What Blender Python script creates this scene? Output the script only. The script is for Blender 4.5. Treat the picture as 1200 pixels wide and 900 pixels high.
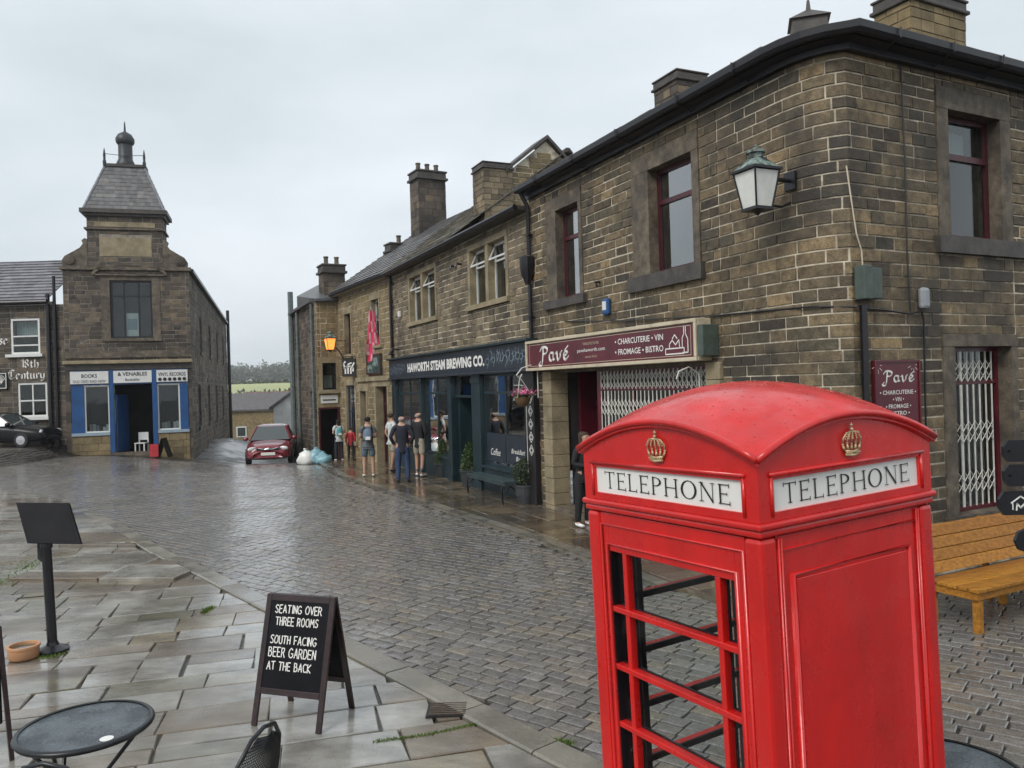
import bpy, math, random
from mathutils import Matrix, Vector
random.seed(7)
sc = bpy.context.scene
COL = sc.collection
for o in list(bpy.data.objects): bpy.data.objects.remove(o)

# ------------------------------------------------------------------ camera
ROLL = 0.030
cam = bpy.data.objects.new('camera', bpy.data.cameras.new('camera')); COL.objects.link(cam)
cam.data.sensor_width = 36; cam.data.lens = 27.84
cam.data.clip_start = 0.05; cam.data.clip_end = 5000
c_, s_ = math.cos(ROLL), math.sin(ROLL)
cam.matrix_world = Matrix(((c_, s_, 0, 0), (0, 0, -1, 0), (-s_, c_, 0, 2.55), (0, 0, 0, 1)))
sc.camera = cam
# ------------------------------------------------------------------ overcast sky + weak wide sun
SUN_EL, SUN_AZ = math.radians(42), math.radians(215)      # azimuth clockwise from +Y
w = bpy.data.worlds.new('World'); sc.world = w; w.use_nodes = True
nt = w.node_tree; nt.nodes.clear()
out = nt.nodes.new('ShaderNodeOutputWorld'); bg = nt.nodes.new('ShaderNodeBackground')
sky = nt.nodes.new('ShaderNodeTexSky'); sky.sky_type = 'NISHITA'; sky.sun_disc = False
sky.sun_elevation = SUN_EL; sky.sun_rotation = SUN_AZ; sky.air_density = 1.0; sky.dust_density = 3.0
tc = nt.nodes.new('ShaderNodeTexCoord'); mp = nt.nodes.new('ShaderNodeMapping')
mp.inputs['Scale'].default_value = (1.0, 1.0, 2.6)
nz = nt.nodes.new('ShaderNodeTexNoise'); nz.inputs['Scale'].default_value = 2.1; nz.inputs['Detail'].default_value = 5; nz.inputs['Roughness'].default_value = 0.5
cr = nt.nodes.new('ShaderNodeValToRGB')
cr.color_ramp.elements[0].position = 0.30; cr.color_ramp.elements[0].color = (6.0, 6.75, 7.15, 1)
cr.color_ramp.elements[1].position = 0.72; cr.color_ramp.elements[1].color = (8.7, 9.2, 9.75, 1)
mx = nt.nodes.new('ShaderNodeMix'); mx.data_type = 'RGBA'; mx.inputs[0].default_value = 0.93
L = nt.links
L.new(tc.outputs['Generated'], mp.inputs['Vector']); L.new(mp.outputs[0], nz.inputs['Vector'])
L.new(nz.outputs[0], cr.inputs[0]); L.new(sky.outputs[0], mx.inputs[6]); L.new(cr.outputs[0], mx.inputs[7])
L.new(mx.outputs[2], bg.inputs[0]); bg.inputs[1].default_value = 0.088; L.new(bg.outputs[0], out.inputs[0])
sl = bpy.data.lights.new('sun', 'SUN'); sl.energy = 1.5; sl.angle = math.radians(25); sl.color = (1.0, 0.97, 0.92)
sun = bpy.data.objects.new('sun', sl); COL.objects.link(sun)
sd = Vector((math.sin(SUN_AZ) * math.cos(SUN_EL), math.cos(SUN_AZ) * math.cos(SUN_EL), math.sin(SUN_EL)))
sun.rotation_euler = sd.to_track_quat('Z', 'Y').to_euler(); sun.location = (0, -10, 30)
sc.view_settings.view_transform = 'Standard'; sc.view_settings.look = 'None'
sc.view_settings.exposure = 0.36; sc.view_settings.gamma = 1.0
sc.render.engine = 'CYCLES'
try:
    sc.cycles.max_bounces = 6; sc.cycles.transparent_max_bounces = 10; sc.cycles.diffuse_bounces = 3; sc.cycles.glossy_bounces = 3
    sc.cycles.caustics_reflective = False; sc.cycles.caustics_refractive = False; sc.cycles.sample_clamp_indirect = 4
except Exception: pass

# ------------------------------------------------------------------ materials
def ramp(nt, stops, interp='LINEAR'):
    r = nt.nodes.new('ShaderNodeValToRGB'); r.color_ramp.interpolation = interp
    e = r.color_ramp.elements
    while len(e) < len(stops): e.new(0.5)
    for i, (p, c) in enumerate(stops):
        e[i].position = p; e[i].color = (c[0], c[1], c[2], 1) if not isinstance(c, (int, float)) else (c, c, c, 1)
    return r
def noise(nt, scale, detail=4, rough=0.55, vec=None, stretch=None):
    t = nt.nodes.new('ShaderNodeTexCoord'); n = nt.nodes.new('ShaderNodeTexNoise')
    n.inputs['Scale'].default_value = scale; n.inputs['Detail'].default_value = detail; n.inputs['Roughness'].default_value = rough
    g = nt.nodes.new('ShaderNodeNewGeometry'); src = g.outputs['Position'] if vec is None else t.outputs[vec]
    if stretch:
        m = nt.nodes.new('ShaderNodeMapping'); m.inputs['Scale'].default_value = stretch[:3]
        if len(stretch) > 3: m.inputs['Rotation'].default_value = (0, 0, stretch[3])
        nt.links.new(src, m.inputs[0]); src = m.outputs[0]
    nt.links.new(src, n.inputs['Vector'])
    return n
def mixc(nt, a, b, f, mode='MIX'):
    m = nt.nodes.new('ShaderNodeMix'); m.data_type = 'RGBA'; m.blend_type = mode
    for inp, v in ((m.inputs[0], f), (m.inputs[6], a), (m.inputs[7], b)):
        if hasattr(v, 'is_output') or hasattr(v, 'links') and not isinstance(v, (tuple, float)): nt.links.new(v, inp)
        elif isinstance(v, tuple): inp.default_value = (v[0], v[1], v[2], 1)
        else: inp.default_value = v
    return m.outputs[2]
def mat(name, color=(.5, .5, .5), rough=.5, metal=0, var=.12, scale=8, bump=0, bscale=40, coat=0, spec=.5, emit=None, estr=1,
        vec=None, stretch=None, wet=None, trans=0, stops=None, dirt=None, grain=None, rvar=0, alpha=1):
    m = bpy.data.materials.new(name); m.use_nodes = True; nt = m.node_tree; b = nt.nodes['Principled BSDF']; K = nt.links
    if stops:   # colour picked per piece
        oi = nt.nodes.new('ShaderNodeObjectInfo'); g = nt.nodes.new('ShaderNodeNewGeometry')
        a = nt.nodes.new('ShaderNodeMath'); a.operation = 'ADD'; K.new(oi.outputs['Random'], a.inputs[0]); K.new(g.outputs['Random Per Island'], a.inputs[1])
        fr = nt.nodes.new('ShaderNodeMath'); fr.operation = 'FRACT'; K.new(a.outputs[0], fr.inputs[0])
        r = ramp(nt, stops); K.new(fr.outputs[0], r.inputs[0]); base = r.outputs[0]
    else:
        rgb = nt.nodes.new('ShaderNodeRGB'); rgb.outputs[0].default_value = (*color, 1); base = rgb.outputs[0]
    if var:
        n = noise(nt, scale, 5, .6, vec, stretch); r = ramp(nt, [(.25, 1 - var * 1.6), (.75, 1 + var)]); K.new(n.outputs[0], r.inputs[0])
        base = mixc(nt, base, r.outputs[0], 1.0, 'MULTIPLY')
    if grain:   # fine grain (scale, amount)
        n = noise(nt, grain[0], 3, .7, vec, stretch); r = ramp(nt, [(.3, 1 - grain[1]), (.7, 1 + grain[1] * .7)]); K.new(n.outputs[0], r.inputs[0])
        base = mixc(nt, base, r.outputs[0], 1.0, 'MULTIPLY')
    if dirt:    # (colour, scale, lo, hi, amount)
        n = noise(nt, dirt[1], 6, .62); r = ramp(nt, [(dirt[2], 0.0), (dirt[3], dirt[4])]); K.new(n.outputs[0], r.inputs[0])
        base = mixc(nt, base, tuple(dirt[0]), r.outputs[0])
    K.new(base, b.inputs['Base Color'])
    b.inputs['Roughness'].default_value = rough; b.inputs['Metallic'].default_value = metal
    b.inputs['Specular IOR Level'].default_value = spec
    if coat: b.inputs['Coat Weight'].default_value = coat; b.inputs['Coat Roughness'].default_value = .13
    if wet:     # (scale, r_lo, r_hi, lo, hi): puddled patches are smoother
        n = noise(nt, wet[0], 5, .6); r = ramp(nt, [(wet[3], wet[1]), (wet[4], wet[2])]); K.new(n.outputs[0], r.inputs[0]); K.new(r.outputs[0], b.inputs['Roughness'])
        if coat: r2 = ramp(nt, [(wet[3] + .04, min(1, coat * 1.2)), (wet[4] + .03, coat * .3)]); K.new(n.outputs[0], r2.inputs[0]); K.new(r2.outputs[0], b.inputs['Coat Weight'])
    if bump:
        n = noise(nt, bscale, 5, .6, vec, stretch); bp = nt.nodes.new('ShaderNodeBump'); bp.inputs['Strength'].default_value = bump; bp.inputs['Distance'].default_value = .01
        K.new(n.outputs[0], bp.inputs['Height']); K.new(bp.outputs[0], b.inputs['Normal'])
    if emit: b.inputs['Emission Color'].default_value = (*emit, 1); b.inputs['Emission Strength'].default_value = estr
    if trans: b.inputs['Transmission Weight'].default_value = trans
    return m
def glass(name, tint=(.75, .8, .8), refl=1.0):
    m = bpy.data.materials.new(name); m.use_nodes = True; nt = m.node_tree; nt.nodes.clear()
    o = nt.nodes.new('ShaderNodeOutputMaterial'); g = nt.nodes.new('ShaderNodeBsdfGlossy'); t = nt.nodes.new('ShaderNodeBsdfTransparent')
    t.inputs[0].default_value = (*tint, 1); g.inputs['Roughness'].default_value = .02
    f = nt.nodes.new('ShaderNodeLayerWeight'); f.inputs['Blend'].default_value = .5
    pw = nt.nodes.new('ShaderNodeMath'); pw.operation = 'POWER'; pw.inputs[1].default_value = 3.2; nt.links.new(f.outputs['Facing'], pw.inputs[0])
    mu = nt.nodes.new('ShaderNodeMath'); mu.operation = 'MULTIPLY_ADD'; mu.use_clamp = True; mu.inputs[1].default_value = .8 * refl; mu.inputs[2].default_value = .05 * refl
    n = noise(nt, 1.2, 2); bp = nt.nodes.new('ShaderNodeBump'); bp.inputs['Strength'].default_value = .05; bp.inputs['Distance'].default_value = .05
    nt.links.new(n.outputs[0], bp.inputs['Height']); nt.links.new(bp.outputs[0], g.inputs['Normal'])
    mi = nt.nodes.new('ShaderNodeMixShader'); nt.links.new(pw.outputs[0], mu.inputs[0]); nt.links.new(mu.outputs[0], mi.inputs[0])
    nt.links.new(t.outputs[0], mi.inputs[1]); nt.links.new(g.outputs[0], mi.inputs[2]); nt.links.new(mi.outputs[0], o.inputs[0])
    return m
M = {}
M['stone'] = mat('stone', rough=.6, var=.38, scale=9, grain=(75, .55), bump=1.0, bscale=38, spec=.35, dirt=((.042, .038, .034), .8, .46, .62, .78),
    stops=[(0, (.064, .048, .034)), (.18, (.162, .12, .070)), (.42, (.235, .175, .10)), (.6, (.115, .095, .062)), (.78, (.195, .145, .085)), (.92, (.345, .245, .13)), (1, (.060, .050, .040))])
M['stone_buff'] = mat('stone_buff', rough=.75, var=.25, scale=4, grain=(50, .3), bump=.7, bscale=40, spec=.3, dirt=((.06, .05, .035), .9, .55, .75, .6),
    stops=[(0, (.24, .185, .10)), (.3, (.30, .225, .12)), (.6, (.19, .15, .085)), (1, (.33, .25, .14))])
M['stone_grey'] = mat('stone_grey', rough=.72, var=.25, scale=4, grain=(40, .3), bump=.7, bscale=40, spec=.3, dirt=((.028, .026, .025), .6, .47, .64, .75),
    stops=[(0, (.08, .066, .056)), (.35, (.17, .138, .108)), (.7, (.075, .064, .057)), (1, (.22, .17, .115))])
M['mortar'] = mat('mortar', (.62, .55, .43), .85, var=.3, scale=6, bump=.5, bscale=60, spec=.2, dirt=((.13, .11, .085), 1.6, .50, .62, .85))
M['mortar_dark'] = mat('mortar_dark', (.30, .265, .22), .85, var=.3, scale=6, bump=.5, bscale=60, spec=.2)
M['ashlar'] = mat('ashlar', (.17, .14, .105), .65, var=.42, scale=6, grain=(70, .45), bump=.5, bscale=35, spec=.3, dirt=((.05, .042, .038), 1.6, .45, .68, .75))
M['ashlar_pale'] = mat('ashlar_pale', (.34, .28, .18), .7, var=.25, scale=2.5, grain=(60, .4), bump=.6, bscale=35, spec=.3, dirt=((.10, .085, .06), 1.4, .5, .72, .6))
M['sill_dark'] = mat('sill_dark', (.075, .065, .058), .55, var=.35, scale=5, grain=(60, .3), bump=.5, bscale=35)
M['slate'] = mat('slate', rough=.42, var=.25, scale=5, bump=.5, bscale=30, stops=[(0, (.10, .10, .105)), (.5, (.17, .165, .165)), (.8, (.13, .12, .12)), (1, (.24, .23, .22))])
M['stone_slate'] = mat('stone_slate', rough=.5, var=.3, scale=5, bump=.6, bscale=30, dirt=((.08, .09, .04), 1.5, .55, .75, .5),
    stops=[(0, (.16, .145, .12)), (.4, (.24, .215, .175)), (.75, (.12, .108, .09)), (1, (.31, .285, .24))])
M['black_paint_and_shade'] = mat('black_paint_and_shade', (.012, .012, .015), .28, var=.3, scale=6, spec=.5)  # black paint; also colours in the shade inside the kiosk bars
M['gutter'] = mat('gutter', (.010, .009, .013), .35, var=.3, scale=4)
M['maroon'] = mat('maroon', (.115, .012, .022), .3, var=.2, scale=3, dirt=((.05, .01, .015), 2, .5, .7, .6))
M['frame_dark'] = mat('frame_dark', (.07, .012, .018), .35, var=.25, scale=5)
M['cream'] = mat('cream', (.60, .52, .38), .5, var=.12, scale=4, dirt=((.25, .2, .13), 3, .55, .75, .5))
M['white'] = mat('white', (.72, .72, .70), .4, var=.08, scale=3, dirt=((.35, .33, .3), 3, .58, .75, .5))
M['lettering'] = mat('lettering', (.82, .80, .76), .5, var=.05)
M['navy'] = mat('navy', (.022, .03, .045), .35, var=.3, scale=3, dirt=((.05, .06, .07), 5, .55, .7, .4))
M['teal_dark'] = mat('teal_dark', (.016, .034, .042), .32, var=.3, scale=3)
M['blue_paint'] = mat('blue_paint', (.012, .075, .23), .35, var=.2, scale=2)
M['red_paint'] = mat('red_paint', (.62, .014, .012), .32, var=.13, scale=6, coat=.35, stretch=(1, 1, .22), bump=.16, bscale=30, dirt=((.36, .008, .009), 4, .52, .72, .4), wet=(6, .20, .42, .4, .62))
M['gold'] = mat('gold', (.58, .45, .26), .45, metal=.35, var=.3, scale=60)
M['opal'] = mat('opal', (.80, .80, .76), .35, var=.04, dirt=((.5, .48, .4), 9, .55, .75, .35))
M['ink'] = mat('ink', (.012, .011, .012), .5, var=0)
M['glass'] = glass('glass'); M['glass_shiny'] = glass('glass_shiny', (.55, .6, .62), 3.4); M['glass_clear'] = glass('glass_clear', (.96, .975, .97), .22)
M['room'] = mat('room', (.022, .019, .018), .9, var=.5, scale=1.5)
M['curtain'] = mat('curtain', (.62, .64, .62), .8, var=.1, stretch=(30, 30, .5), scale=1)
M['gate_white'] = mat('gate_white', (.66, .64, .58), .4, var=.15, scale=8)
M['verdigris'] = mat('verdigris', (.24, .31, .28), .6, var=.4, scale=14, dirt=((.03, .035, .03), 9, .46, .58, .95))
M['lamp_glass'] = mat('lamp_glass', (.74, .74, .69), .25, var=.08, scale=6)
M['lamp_lit'] = mat('lamp_lit', (.9, .4, .08), .3, var=0, emit=(1.0, .30, .06), estr=1.1)
M['grey_plastic'] = mat('grey_plastic', (.30, .32, .34), .4, var=.1)
M['green_box'] = mat('green_box', (.075, .10, .085), .45, var=.25, scale=10)
M['bare_wood'] = mat('bare_wood', rough=.42, spec=.3, var=.35, scale=3, stretch=(2, 12, 12), bump=.3, bscale=8, stops=[(0, (.34, .135, .018)), (.5, (.47, .21, .028)), (1, (.25, .095, .014))])
M['chalk_black'] = mat('chalk_black', (.007, .007, .010), .5, spec=.15, var=.4, scale=4)
M['dark_wood'] = mat('dark_wood', (.028, .013, .014), .35, var=.4, scale=14, bump=.2)
M['terracotta'] = mat('terracotta', (.52, .27, .14), .6, var=.15)
M['tyre'] = mat('tyre', (.012, .012, .013), .6, var=.2)
M['car_red'] = mat('car_red', (.19, .006, .018), .22, var=.05, coat=1)
M['car_black'] = mat('car_black', (.003, .003, .005), .3, var=.05, spec=.3)
M['car_glass'] = mat('car_glass', (.05, .06, .06), .05, var=0, spec=1.0)
M['chrome'] = mat('chrome', (.6, .6, .62), .2, metal=1, var=.05)
M['headlamp'] = mat('headlamp', (.7, .72, .72), .08, var=.2, scale=30, spec=.8)
M['plate'] = mat('plate', (.75, .74, .68), .4, var=0)
M['leaf'] = mat('leaf', rough=.5, var=.35, scale=9, stops=[(0, (.025, .05, .014)), (.5, (.05, .09, .02)), (1, (.09, .13, .03))])
M['leaf_dark'] = mat('leaf_dark', rough=.5, var=.35, scale=9, stops=[(0, (.018, .03, .012)), (.5, (.03, .05, .016)), (1, (.055, .075, .02))])
M['grass'] = mat('grass', rough=.5, var=.3, scale=9, stops=[(0, (.07, .13, .02)), (1, (.16, .24, .04))])
M['petal'] = mat('petal', rough=.6, var=.2, stops=[(0, (.6, .05, .2)), (.5, (.75, .15, .35)), (.8, (.7, .6, .6)), (1, (.5, .02, .08))])
M['straw'] = mat('straw', (.16, .095, .045), .8, var=.3, scale=30)
M['mesh_black'] = mat('mesh_black', (.022, .024, .027), .3, metal=.3, var=.2)
M['table_top'] = mat('table_top', (.15, .175, .19), .30, metal=.2, var=.3, scale=5, grain=(190, .85), bump=.6, bscale=190, wet=(5, .16, .45, .4, .6))
M['flag_red'] = mat('flag_red', (.68, .035, .10), .7, var=.2); M['flag_pink'] = mat('flag_pink', (.70, .45, .50), .7, var=.2)
M['render_white'] = mat('render_white', (.80, .80, .78), .8, var=.15, scale=2)

M['ground_dark'] = mat('ground_dark', (.045, .04, .034), .5, var=.4, scale=4, bump=.6, bscale=30, wet=(.8, .12, .5, .4, .6))
M['sett'] = mat('sett', coat=.6, rough=.3, var=.22, scale=14, grain=(70, .4), bump=.5, bscale=45, spec=.55, wet=(.9, .07, .30, .38, .62), dirt=((.05, .055, .03), .45, .55, .72, .45),
    stops=[(0, (.145, .135, .125)), (.3, (.205, .188, .168)), (.6, (.17, .16, .155)), (.85, (.235, .20, .158)), (1, (.235, .225, .218))])
M['flag'] = mat('flag', coat=.9, rough=.3, var=.32, scale=3.0, grain=(50, .15), bump=.6, bscale=7, stretch=(1, 1.7, 1, .25), spec=.55, wet=(1.1, .07, .42, .36, .62), dirt=((.12, .09, .06), .6, .47, .62, .6),
    stops=[(0, (.25, .235, .21)), (.18, (.34, .33, .30)), (.36, (.13, .10, .072)), (.46, (.20, .155, .105)), (.6, (.30, .28, .24)), (.8, (.37, .36, .33)), (.92, (.16, .15, .10)), (1, (.24, .19, .12))])
M['flag_brown'] = mat('flag_brown', coat=.8, rough=.25, var=.28, scale=2.5, grain=(50, .2), bump=.4, bscale=9, spec=.55, wet=(1.0, .06, .36, .38, .62),
    stops=[(0, (.13, .095, .06)), (.4, (.17, .125, .075)), (.7, (.11, .088, .065)), (1, (.20, .155, .10))])
M['kerb'] = mat('kerb', coat=.5, rough=.35, var=.2, scale=3, grain=(60, .2), bump=.4, bscale=20, spec=.5, wet=(1.5, .15, .45, .4, .6), stops=[(0, (.19, .17, .135)), (.5, (.24, .22, .18)), (1, (.16, .145, .12))])
M['field'] = mat('field', (.40, .42, .20), .9, var=.15, scale=.02)  # lightened so the colour carries part of the distance haze
M['far_ground'] = mat('far_ground', (.10, .10, .07), .8, var=.3, scale=.2)
M['stone_light'] = mat('stone_light', rough=.75, var=.25, scale=4, grain=(50, .3), bump=.7, bscale=40, spec=.3, dirt=((.05, .042, .032), .8, .48, .66, .75),
    stops=[(0, (.13, .105, .075)), (.3, (.27, .215, .14)), (.6, (.15, .122, .088)), (.8, (.34, .265, .17)), (1, (.085, .072, .056))])
M['pale_blue'] = mat('pale_blue', (.30, .38, .44), .5, var=.1)
M['board_green'] = mat('board_green', (.03, .06, .05), .5, var=.5, scale=6)
M['blue_dark'] = mat('blue_dark', (.02, .035, .085), .4, var=.2)
M['verdigris_dark'] = mat('verdigris_dark', (.13, .16, .16), .5, var=.3)
M['lead'] = mat('lead', (.27, .28, .30), .4, metal=.3, var=.25, scale=3); M['lead_dark'] = mat('lead_dark', (.05, .055, .06), .45, metal=.2, var=.3, scale=5)
M['slate_pale'] = mat('slate_pale', rough=.33, var=.25, scale=5, bump=.5, bscale=30, stops=[(0, (.17, .165, .18)), (.5, (.24, .23, .25)), (1, (.13, .125, .135))])
M['skin'] = mat('skin', (.50, .29, .21), .5, var=.08, scale=20)
M['water'] = mat('water', (.10, .09, .07), .04, var=0, spec=1)
M['tub'] = mat('tub', (.045, .05, .055), .5, var=.3, scale=6, bump=.3)
M['teal_slat'] = mat('teal_slat', (.04, .065, .07), .35, var=.3, scale=6)
M['roof_brown'] = mat('roof_brown', (.16, .09, .08), .7, var=.3, scale=1)
M['leaf_far'] = mat('leaf_far', rough=.7, var=.3, scale=.5, stops=[(0, (.085, .105, .075)), (1, (.13, .15, .10))]); M['leaf_brown'] = mat('leaf_brown', rough=.7, var=.3, scale=.5, stops=[(0, (.10, .065, .05)), (1, (.14, .09, .06))])  # far greens paled in colour to stand in for haze
M['sack_blue'] = mat('sack_blue', (.25, .45, .52), .35, var=.3, scale=9)
M['bedding'] = mat('bedding', (.12, .11, .09), .5, var=.4, scale=6, bump=.6, bscale=40, wet=(2, .12, .5, .4, .6), dirt=((.05, .045, .035), 3, .45, .6, .8))
hm = bpy.data.materials.new('haze'); hm.use_nodes = True; hm.node_tree.nodes.clear(); ho = hm.node_tree.nodes.new('ShaderNodeOutputMaterial'); hv = hm.node_tree.nodes.new('ShaderNodeVolumePrincipled')
hv.inputs['Color'].default_value = (.97, .98, .99, 1); hv.inputs['Density'].default_value = .00045; hv.inputs['Anisotropy'].default_value = .2; hm.node_tree.links.new(hv.outputs[0], ho.inputs['Volume']); M['haze'] = hm
M['droplet'] = mat('droplet', (.66, .06, .05), .03, var=0, spec=1.0, coat=1)
M['rust'] = mat('rust', (.09, .065, .05), .6, var=.4, scale=20)
# ------------------------------------------------------------------ mesh helpers
def wmat(o): return o.matrix_basis.copy() if o.parent is None else wmat(o.parent) @ o.matrix_parent_inverse @ o.matrix_basis
def root_inv(p): return wmat(p).inverted()
def link(o, parent=None, local=False):
    COL.objects.link(o)
    if parent is not None:
        o.parent = parent
        if not local: o.matrix_parent_inverse = root_inv(parent)
    return o
class MB:
    def __init__(s): s.v = []; s.f = []; s.mi = []; s.cur = 0
    def face(s, pts, m=None):
        i = len(s.v); s.v += [tuple(p) for p in pts]; s.f.append(tuple(range(i, i + len(pts)))); s.mi.append(s.cur if m is None else m)
    def hexa(s, p, skip=()):     # p: 4 bottom (ccw) + 4 top
        i = len(s.v); s.v += [tuple(q) for q in p]
        for k, f in enumerate(((3, 2, 1, 0), (4, 5, 6, 7), (0, 1, 5, 4), (1, 2, 6, 5), (2, 3, 7, 6), (3, 0, 4, 7))):
            if k not in skip: s.f.append(tuple(i + a for a in f)); s.mi.append(s.cur)
    def box(s, x0, x1, y0, y1, z0, z1, mtx=None):
        p = [(x0, y0, z0), (x1, y0, z0), (x1, y1, z0), (x0, y1, z0), (x0, y0, z1), (x1, y0, z1), (x1, y1, z1), (x0, y1, z1)]
        if mtx is not None: p = [mtx @ Vector(q) for q in p]
        s.hexa(p)
    def tube(s, path, r, n=8, cap=True):
        P = [Vector(p) for p in path]; R = r if isinstance(r, (list, tuple)) else [r] * len(P)
        i0 = len(s.v); up = None
        for k, p in enumerate(P):
            t = (P[min(k + 1, len(P) - 1)] - P[max(k - 1, 0)]).normalized()
            if up is None: up = Vector((0, 0, 1)) if abs(t.z) < .9 else Vector((1, 0, 0))
            a = t.cross(up).normalized(); b = a.cross(t).normalized(); up = b
            for j in range(n):
                an = 2 * math.pi * j / n; s.v.append(tuple(p + (a * math.cos(an) + b * math.sin(an)) * R[k]))
        for k in range(len(P) - 1):
            for j in range(n):
                a = i0 + k * n + j; b = i0 + k * n + (j + 1) % n; s.f.append((a, b, b + n, a + n)); s.mi.append(s.cur)
        if cap:
            s.f.append(tuple(i0 + j for j in reversed(range(n)))); s.mi.append(s.cur)
            e = i0 + (len(P) - 1) * n; s.f.append(tuple(e + j for j in range(n))); s.mi.append(s.cur)
    def lathe(s, prof, n=16, o=(0, 0, 0), sx=1, sy=1, rot=0, mtx=None):
        i0 = len(s.v)
        for r, z in prof:
            for j in range(n):
                a = 2 * math.pi * j / n + rot; p = Vector((o[0] + r * sx * math.cos(a), o[1] + r * sy * math.sin(a), o[2] + z))
                s.v.append(tuple(mtx @ p if mtx is not None else p))
        for k in range(len(prof) - 1):
            for j in range(n):
                a = i0 + k * n + j; b = i0 + k * n + (j + 1) % n; s.f.append((a, b, b + n, a + n)); s.mi.append(s.cur)
        s.f.append(tuple(i0 + j for j in reversed(range(n)))); s.mi.append(s.cur)
        e = i0 + (len(prof) - 1) * n; s.f.append(tuple(e + j for j in range(n))); s.mi.append(s.cur)
    def build(s, name, mats, parent=None, smooth=False, local=False, bevel=0, kind=None):
        me = bpy.data.meshes.new(name); me.from_pydata(s.v, [], s.f)
        mats = mats if isinstance(mats, (list, tuple)) else [mats]
        for m in mats: me.materials.append(M[m] if isinstance(m, str) else m)
        if len(mats) > 1: me.polygons.foreach_set('material_index', s.mi)
        if smooth: me.polygons.foreach_set('use_smooth', [True] * len(me.polygons))
        me.update()
        o = bpy.data.objects.new(name, me); link(o, parent, local)
        if smooth and smooth != 'all':
            try: me.set_sharp_from_angle(angle=math.radians(38))
            except Exception: pass
        if bevel:
            b = o.modifiers.new('bevel', 'BEVEL'); b.width = bevel; b.segments = 2; b.limit_method = 'ANGLE'
        if kind: o['kind'] = kind
        return o
def tag(o, label=None, cat=None, group=None, kind=None):
    if label: o['label'] = label
    if cat: o['category'] = cat
    if group: o['group'] = group
    if kind: o['kind'] = kind
    return o
def thing(name, label, cat, loc=(0, 0, 0), rz=0, group=None):
    o = bpy.data.objects.new(name, None); COL.objects.link(o); o.location = loc; o.rotation_euler = (0, 0, rz); o.empty_display_size = .2
    o.matrix_basis = Matrix.Translation(loc) @ Matrix.Rotation(rz, 4, 'Z')
    return tag(o, label, cat, group)
def copy_tree(o, parent=None):
    c = o.copy(); COL.objects.link(c)
    if parent is not None: c.parent = parent
    for ch in list(o.children): copy_tree(ch, c)
    return c
class Fr:
    """wall frame: s along the wall (runs to the right seen from outside), d outward, z up"""
    def __init__(f, o, d, length=None):
        l = math.hypot(*d); f.o = o; f.d = (d[0] / l, d[1] / l); f.n = (d[1] / l, -d[0] / l)
    def p(f, s, d, z): return Vector((f.o[0] + f.d[0] * s + f.n[0] * d, f.o[1] + f.d[1] * s + f.n[1] * d, z))
    def mtx(f, s=0, d=0, z=0):   # local x along the wall, local y INTO the wall, z up
        q = f.p(s, d, z); return Matrix(((f.d[0], -f.n[0], 0, q.x), (f.d[1], -f.n[1], 0, q.y), (0, 0, 1, q.z), (0, 0, 0, 1)))
    def box(f, mb, s0, s1, d0, d1, z0, z1):
        P = f.p; mb.hexa([P(s0, d1, z0), P(s1, d1, z0), P(s1, d0, z0), P(s0, d0, z0), P(s0, d1, z1), P(s1, d1, z1), P(s1, d0, z1), P(s0, d0, z1)])
class Poly(Fr):
    """same, along a bent line of points"""
    def __init__(f, pts):
        f.P = pts; f.L = [0]
        for a, b in zip(pts, pts[1:]): f.L.append(f.L[-1] + math.hypot(b[0] - a[0], b[1] - a[1]))
    def loc(f, s):
        k = 0
        while k < len(f.P) - 2 and s > f.L[k + 1]: k += 1
        a, b = f.P[k], f.P[k + 1]; l = f.L[k + 1] - f.L[k]; d = ((b[0] - a[0]) / l, (b[1] - a[1]) / l); t = s - f.L[k]
        return a[0] + d[0] * t, a[1] + d[1] * t, d, k
    def nrm(f, k):
        a, b = f.P[k], f.P[k + 1]; l = math.hypot(b[0] - a[0], b[1] - a[1]); return ((b[1] - a[1]) / l, -(b[0] - a[0]) / l)
    def p(f, s, d, z):
        x, y, dr, k = f.loc(s); n = f.nrm(k)
        for kk, e in ((k, f.L[k]), (k + 1, f.L[k + 1])):   # mitre at the bends
            if abs(s - e) < 1e-4 and 0 < kk < len(f.P) - 1:
                a, b = f.nrm(kk - 1), f.nrm(kk); m = (a[0] + b[0], a[1] + b[1]); q = 1 + a[0] * b[0] + a[1] * b[1]; n = (m[0] / q, m[1] / q)
        return Vector((x + n[0] * d, y + n[1] * d, z))
def free(iv, cuts):
    out = [iv]
    for a, b in cuts:
        o2 = []
        for x, y in out:
            if b <= x or a >= y: o2.append((x, y)); continue
            if a > x: o2.append((x, a))
            if b < y: o2.append((b, y))
        out = o2
    return out
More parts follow.
